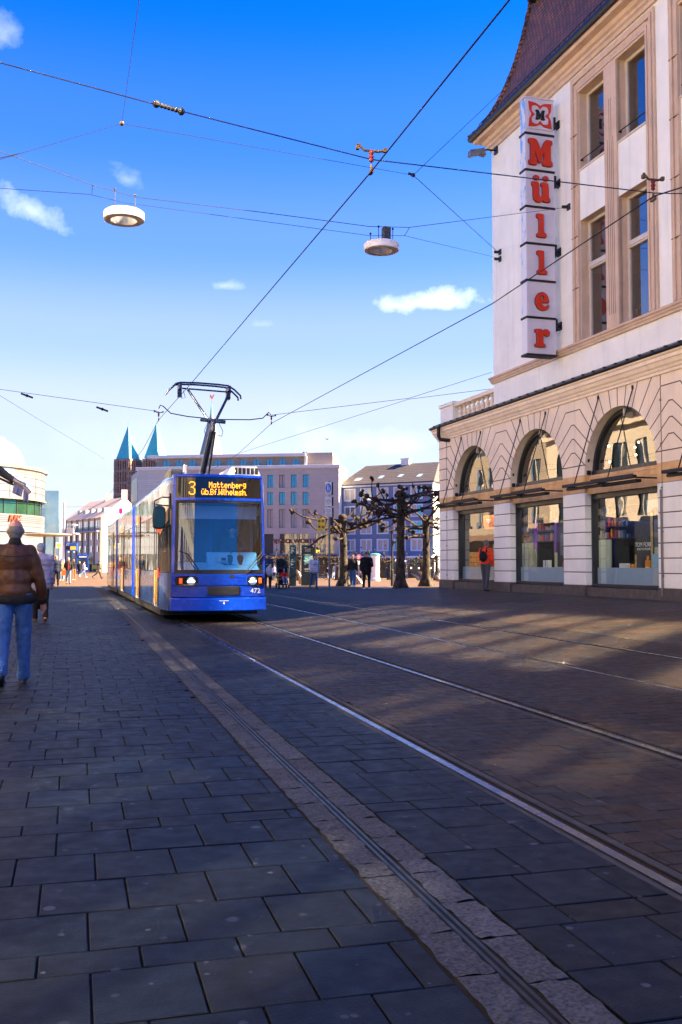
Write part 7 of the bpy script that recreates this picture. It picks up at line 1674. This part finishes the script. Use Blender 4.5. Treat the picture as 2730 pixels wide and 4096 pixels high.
t = thing('cafe_chair', 'x', 'chair', (0, 0, 0)); 
mb = MB(); mb.box(-.22, .22, -.22, .22, .43, .47); mb.build('seat', M_CHAIR, t, local=True)
mb = MB(); mb.box(-.22, .22, .2, .23, .6, .9); mb.tube([(-.2, .21, .46), (-.2, .22, .88)], .015, 5); mb.tube([(.2, .21, .46), (.2, .22, .88)], .015, 5); mb.build('backrest', M_CHAIR, t, local=True)
for x in (-.2, .2):
    for y in (-.2, .2): mb = MB(); mb.tube([(x, y, 0), (x, y, .43)], .016, 5); mb.build('leg', M_CHAIR, t, local=True)
spots = [(1278, 2310, 'cafe chair right of the pale jacket woman'), (1292, 2312, 'cafe chair left of the parked bicycles'), (1340, 2309, 'cafe chair behind the bald man'), (1362, 2310, 'cafe chair at the foot of the sunlit trunk'), (1428, 2309, 'cafe chair left of the round prohibition sign'), (1456, 2310, 'cafe chair by the pink top person'), (1473, 2309, 'cafe chair left of the advertising column'), (1112, 2311, 'cafe chair left of the pushchair')]
for i, (px, py, lab) in enumerate(spots):
    o = t if i == 0 else copy_tree(t); o.location = far(px, py); o.rotation_euler.z = i*1.3; o['label'] = lab; o['group'] = 'cafe chairs'
t = thing('cafe_table', 'x', 'table', (0, 0, 0)); mb = MB(); mb.lathe((0, 0, .72), [(.38, 0), (.38, .03)], 14); mb.build('table_top', M_LEDGE, t, local=True); mb = MB(); mb.tube([(0, 0, 0), (0, 0, .72)], .03, 6); mb.lathe((0, 0, 0), [(.25, 0), (.25, .03)], 12); mb.build('pedestal', M_DGREY, t, local=True)
for i, (px, py, lab) in enumerate(((1285, 2310, 'round cafe table between two chairs right of the pale jacket woman'), (1352, 2309, 'round cafe table left of the sunlit trunk'), (1464, 2309, 'round cafe table left of the advertising column'))):
    o = t if i == 0 else copy_tree(t); o.location = far(px, py); o['label'] = lab; o['group'] = 'cafe tables'
for px, py, lab, cm in ((1272, 2206, 'small square yellow lantern sign above the cafe chairs', M_SIGNYE),):
    p = at(px, py, 135); t = thing('cafe_sign', lab, 'sign', (p.x, p.y, gz(p.x, p.y))); mb = MB(); mb.box(-.25, .25, -.1, .1, p.z-gz(p.x, p.y)-.2, p.z-gz(p.x, p.y)+.2); mb.build('box', M_SIGNYE, t, local=True); mb = MB(); mb.tube([(0, 0, 0), (0, 0, p.z-gz(p.x, p.y)-.2)], .04, 6); mb.build('pole', M_POLE, t, local=True)
# left: awning, stop, clock
M_AWF = mk('grey blue awning cloth', (.16, .18, .34), .8, var=.15, sc=4); M_ALU = mk('beige aluminium', (.34, .30, .28), .4, .3, .1)
aw = thing('awning', 'half folded shop awning with dark arms and grey blue valance, reaching over the pavement', 'awning', (-1.3, 17.8, 2.5))
def ap(a, b_): return at(a*.1658, 1700+b_*.1658, 17)
mb = MB(); mb.tube([ap(-900, 420), ap(0, 1050), ap(330, 1330)], .045, 8); mb.build('fabric_edge', M_DGREY, aw)
mb = MB(); mb.tube([ap(-900, 700), ap(0, 1170), ap(330, 1360)], .038, 8); mb.tube([ap(-900, 860), ap(0, 1290), ap(320, 1440)], .02, 8); mb.build('folding_arm', M_RUB, aw)
mb = MB()
a, b_ = ap(330, 1320), ap(600, 1465); d = (b_-a).normalized(); q = V((0, .25, 0))
mb.tube([a, b_], .042, 10); mb.build('cassette', M_ALU, aw); mb = MB(); mb.tube([ap(575, 1480), ap(715, 1640)], .036, 10); mb.build('cassette', M_ALU, aw)
mb = MB()
def flap(A, B, C, D_): 
    vs = []; 
    for j in range(7):
        for i in range(9): u, v = i/8, j/6; p = A.lerp(B, u).lerp(D_.lerp(C, u), v); p.y += .02*sin(u*9+v*2)*v; vs.append(p)
    mb.add(vs, [(j*9+i, j*9+i+1, (j+1)*9+i+1, (j+1)*9+i) for j in range(6) for i in range(8)])
flap(ap(340, 1370), ap(570, 1500), ap(520, 1740), ap(300, 1640)); f1 = mb.build('valance', M_AWF, aw, smooth=60, recalc=False); mb = MB(); flap(ap(570, 1530), ap(690, 1660), ap(690, 1890), ap(560, 1830)); mb.build('valance', M_AWF, aw, smooth=60, recalc=False)
for o in [o for o in COL.objects if o.name.startswith('valance')]: s = o.modifiers.new('solid', 'SOLIDIFY'); s.thickness = .006
c = at(254, 2305, 95); c.z = gz(c.x, c.y); zt = lambda py, d=95: CAM_H+(2255-py)/F_PX*d-c.z; xo = lambda px, d=95: (px-254)/F_PX*d
ck = thing('clock_pole', 'tall pale pole with a square clock and a blue departure board at the tram stop', 'clock', tuple(c), -.25); K_ = dict(parent=ck, local=True)
mb = MB(); mb.tube([(0, 0, 0), (0, 0, zt(2008))], .10, 12); mb.tube([(0, 0, zt(2008)), (0, 0, zt(1998))], .02, 6); mb.build('pole', mk('pale lilac pole', (.42, .38, .5), .4), **K_)
mb = MB(); mb.box(xo(264), xo(293), -.1, .1, zt(2140), zt(2113)); cf = mb.build('clock_case', M_SIGNWH, **K_, bevel=.02); cx, cz = (xo(264)+xo(293))/2, (zt(2140)+zt(2113))/2
mb = MB(); 
for k in range(12): a = k*pi/6; mb.box(cx+.26*cos(a)-.015, cx+.26*cos(a)+.015, -.106, -.101, cz+.26*sin(a)-.015, cz+.26*sin(a)+.015)
mb.build('hour_marks', M_RUB, cf, local=True); mb = MB(); mb.tube([(cx, -.108, cz), (cx+.09, -.108, cz-.12)], .012, 4); mb.tube([(cx, -.108, cz), (cx-.02, -.108, cz+.22)], .009, 4); mb.build('clock_hand', M_RUB, cf, local=True)
mb = MB(); mb.box(xo(262), xo(307), -.08, .08, zt(2204), zt(2171)); db = mb.build('departure_board', M_SIGNBL, **K_); mb = MB(); mb.box(xo(263), xo(279), -.09, -.081, zt(2199), zt(2185)); mb.build('dark_display', M_RUB, db, local=True); mb = MB(); mb.box(xo(281), xo(303), -.09, -.081, zt(2199), zt(2186)); mb.build('amber_display', mk('amber display', (.35, .12, .02), .5, em=.35, emc=(1, .35, .02)), db, local=True); mb = MB(); mb.box(xo(264), xo(268), -.09, -.081, zt(2183), zt(2178)); mb.box(xo(270), xo(274), -.09, -.081, zt(2183), zt(2178)); mb.box(xo(264), xo(277), -.09, -.081, zt(2176.5), zt(2174)); mb.build('board_print', M_SIGNWH, db, local=True)
for py in (2105, 2140): mb = MB(); mb.lathe((xo(295 if py < 2120 else 303), 0, zt(py)), [(.02, 0), (.32, .06), (.32, .16), (.05, .2)], 14); mb.build('lamp_head', M_SIGNWH, **K_); mb = MB(); mb.tube([(0, 0, zt(py+3)), (xo(300), 0, zt(py-4))], .03, 6); mb.build('lamp_arm', M_POLE, **K_)
c = at(188, 2290, 88); c.z = gz(c.x, c.y); sh = thing('stop_shelter', 'round tram stop shelter with flat disc roof on a slim column', 'shelter', tuple(c)); zr_ = CAM_H+(2255-2143)/F_PX*88-c.z
mb = MB(); mb.lathe((0, 0, zr_-.1), [(.3, 0), (1.6, .04), (2.1, .16), (2.1, .24), (1.9, .28)], 40); mb.build('disc_roof', mk('taupe shelter roof', (.36, .32, .26), .4, .2), sh, local=True, smooth=40)
for x in (-.25, .6): mb = MB(); mb.tube([(x, 0, 0), (x, 0, zr_)], .09, 10); mb.build('column', M_FRAMEG, sh, local=True)
c = at(234, 2300, 82); c.z = gz(c.x, c.y); st = thing('stop_sign', 'white stop sign plate with green and yellow disc under the shelter edge', 'stop sign', tuple(c)); z = CAM_H+(2255-2181)/F_PX*82-c.z
mb = MB(); mb.tube([(0, .03, 0), (0, .03, z+.3)], .035, 8); mb.build('pole', M_POLE, st, local=True); mb = MB(); mb.box(-.24, .24, -.03, 0, z-.24, z+.24); p_ = mb.build('plate', M_SIGNWH, st, local=True); mb = MB(); disc_xz(mb, (0, z), .17, -.031); mb.build('green_disc', mk('green disc', (.05, .28, .06), .5), p_, local=True); mb = MB(); disc_xz(mb, (0, z), .125, -.036); mb.build('yellow_disc', M_SIGNYE, p_, local=True); place_mesh(text_mesh('H', .2, .003), 'letter', bpy.data.materials['green disc'], None, (0, 0, 0), (1, 0, 0), (0, 0, 1)); o = [x for x in COL.objects if x.name.startswith('letter') and x.parent is None and not x.name.startswith('lettering')][-1]; o.data.transform(Matrix.Translation((0, -.043, z))); o.parent = p_
c = at(329, 2296, 160); c.z = gz(c.x, c.y); ft = thing('distant_tram', 'second tram far away on the street, dark blue, seen head on', 'tram', tuple(c), .0)
mb = MB(); mb.prism([(-.95, .3), (.95, .3), (1.0, 1.0), (.9, 2.9), (.75, 3.05), (-.75, 3.05), (-.9, 2.9), (-1.0, 1.0)], 0, 14, ax='y'); mb.build('body', M_BLUED2, ft, local=True, bevel=.08); mb = MB(); mb.box(-.8, .8, -.04, .0, 1.15, 2.35); mb.build('windscreen', M_BWIN, ft, local=True); mb = MB(); mb.box(-.8, .8, -.04, .0, 2.5, 2.9); d_ = mb.build('destination_display', M_RUB, ft, local=True); mb = MB()
for k in range(7): mb.box(-.5+k*.17, -.38+k*.17, -.05, -.041, 2.6, 2.8)
mb.build('pale_print', M_SIGNWH, d_, local=True)
for x in (-.65, .65): mb = MB(); disc_xz(mb, (x, .8), .1, -.02); mb.build('headlight', M_HEAD, ft, local=True)
mb = MB(); mb.tube([(0, 3, 3.0), (.1, 4.5, 4.2), (0, 3.5, 5.2)], .05, 6); mb.tube([(-.8, 3.5, 5.2), (.8, 3.5, 5.2)], .04, 6); mb.build('pantograph', M_RUB, ft, local=True)
mb = MB(); p = at(1310, 1757, 120); mb.tube([p+V((-.28, 0, .12)), p, p+V((.24, .05, .16))], [.01, .05, .01], 5); mb.ball(p, .13, .06, .05, n=8, k=5); tag(mb.build('bird', M_RUB), 'tiny dark bird flying above the lilac stone block', 'bird')
mb = MB(); p = at(254, 2028, 95); wire('guy_wire', 'faint thin wire from the clock pole top towards the tram', [p, at(380, 2026, 120)], .012)
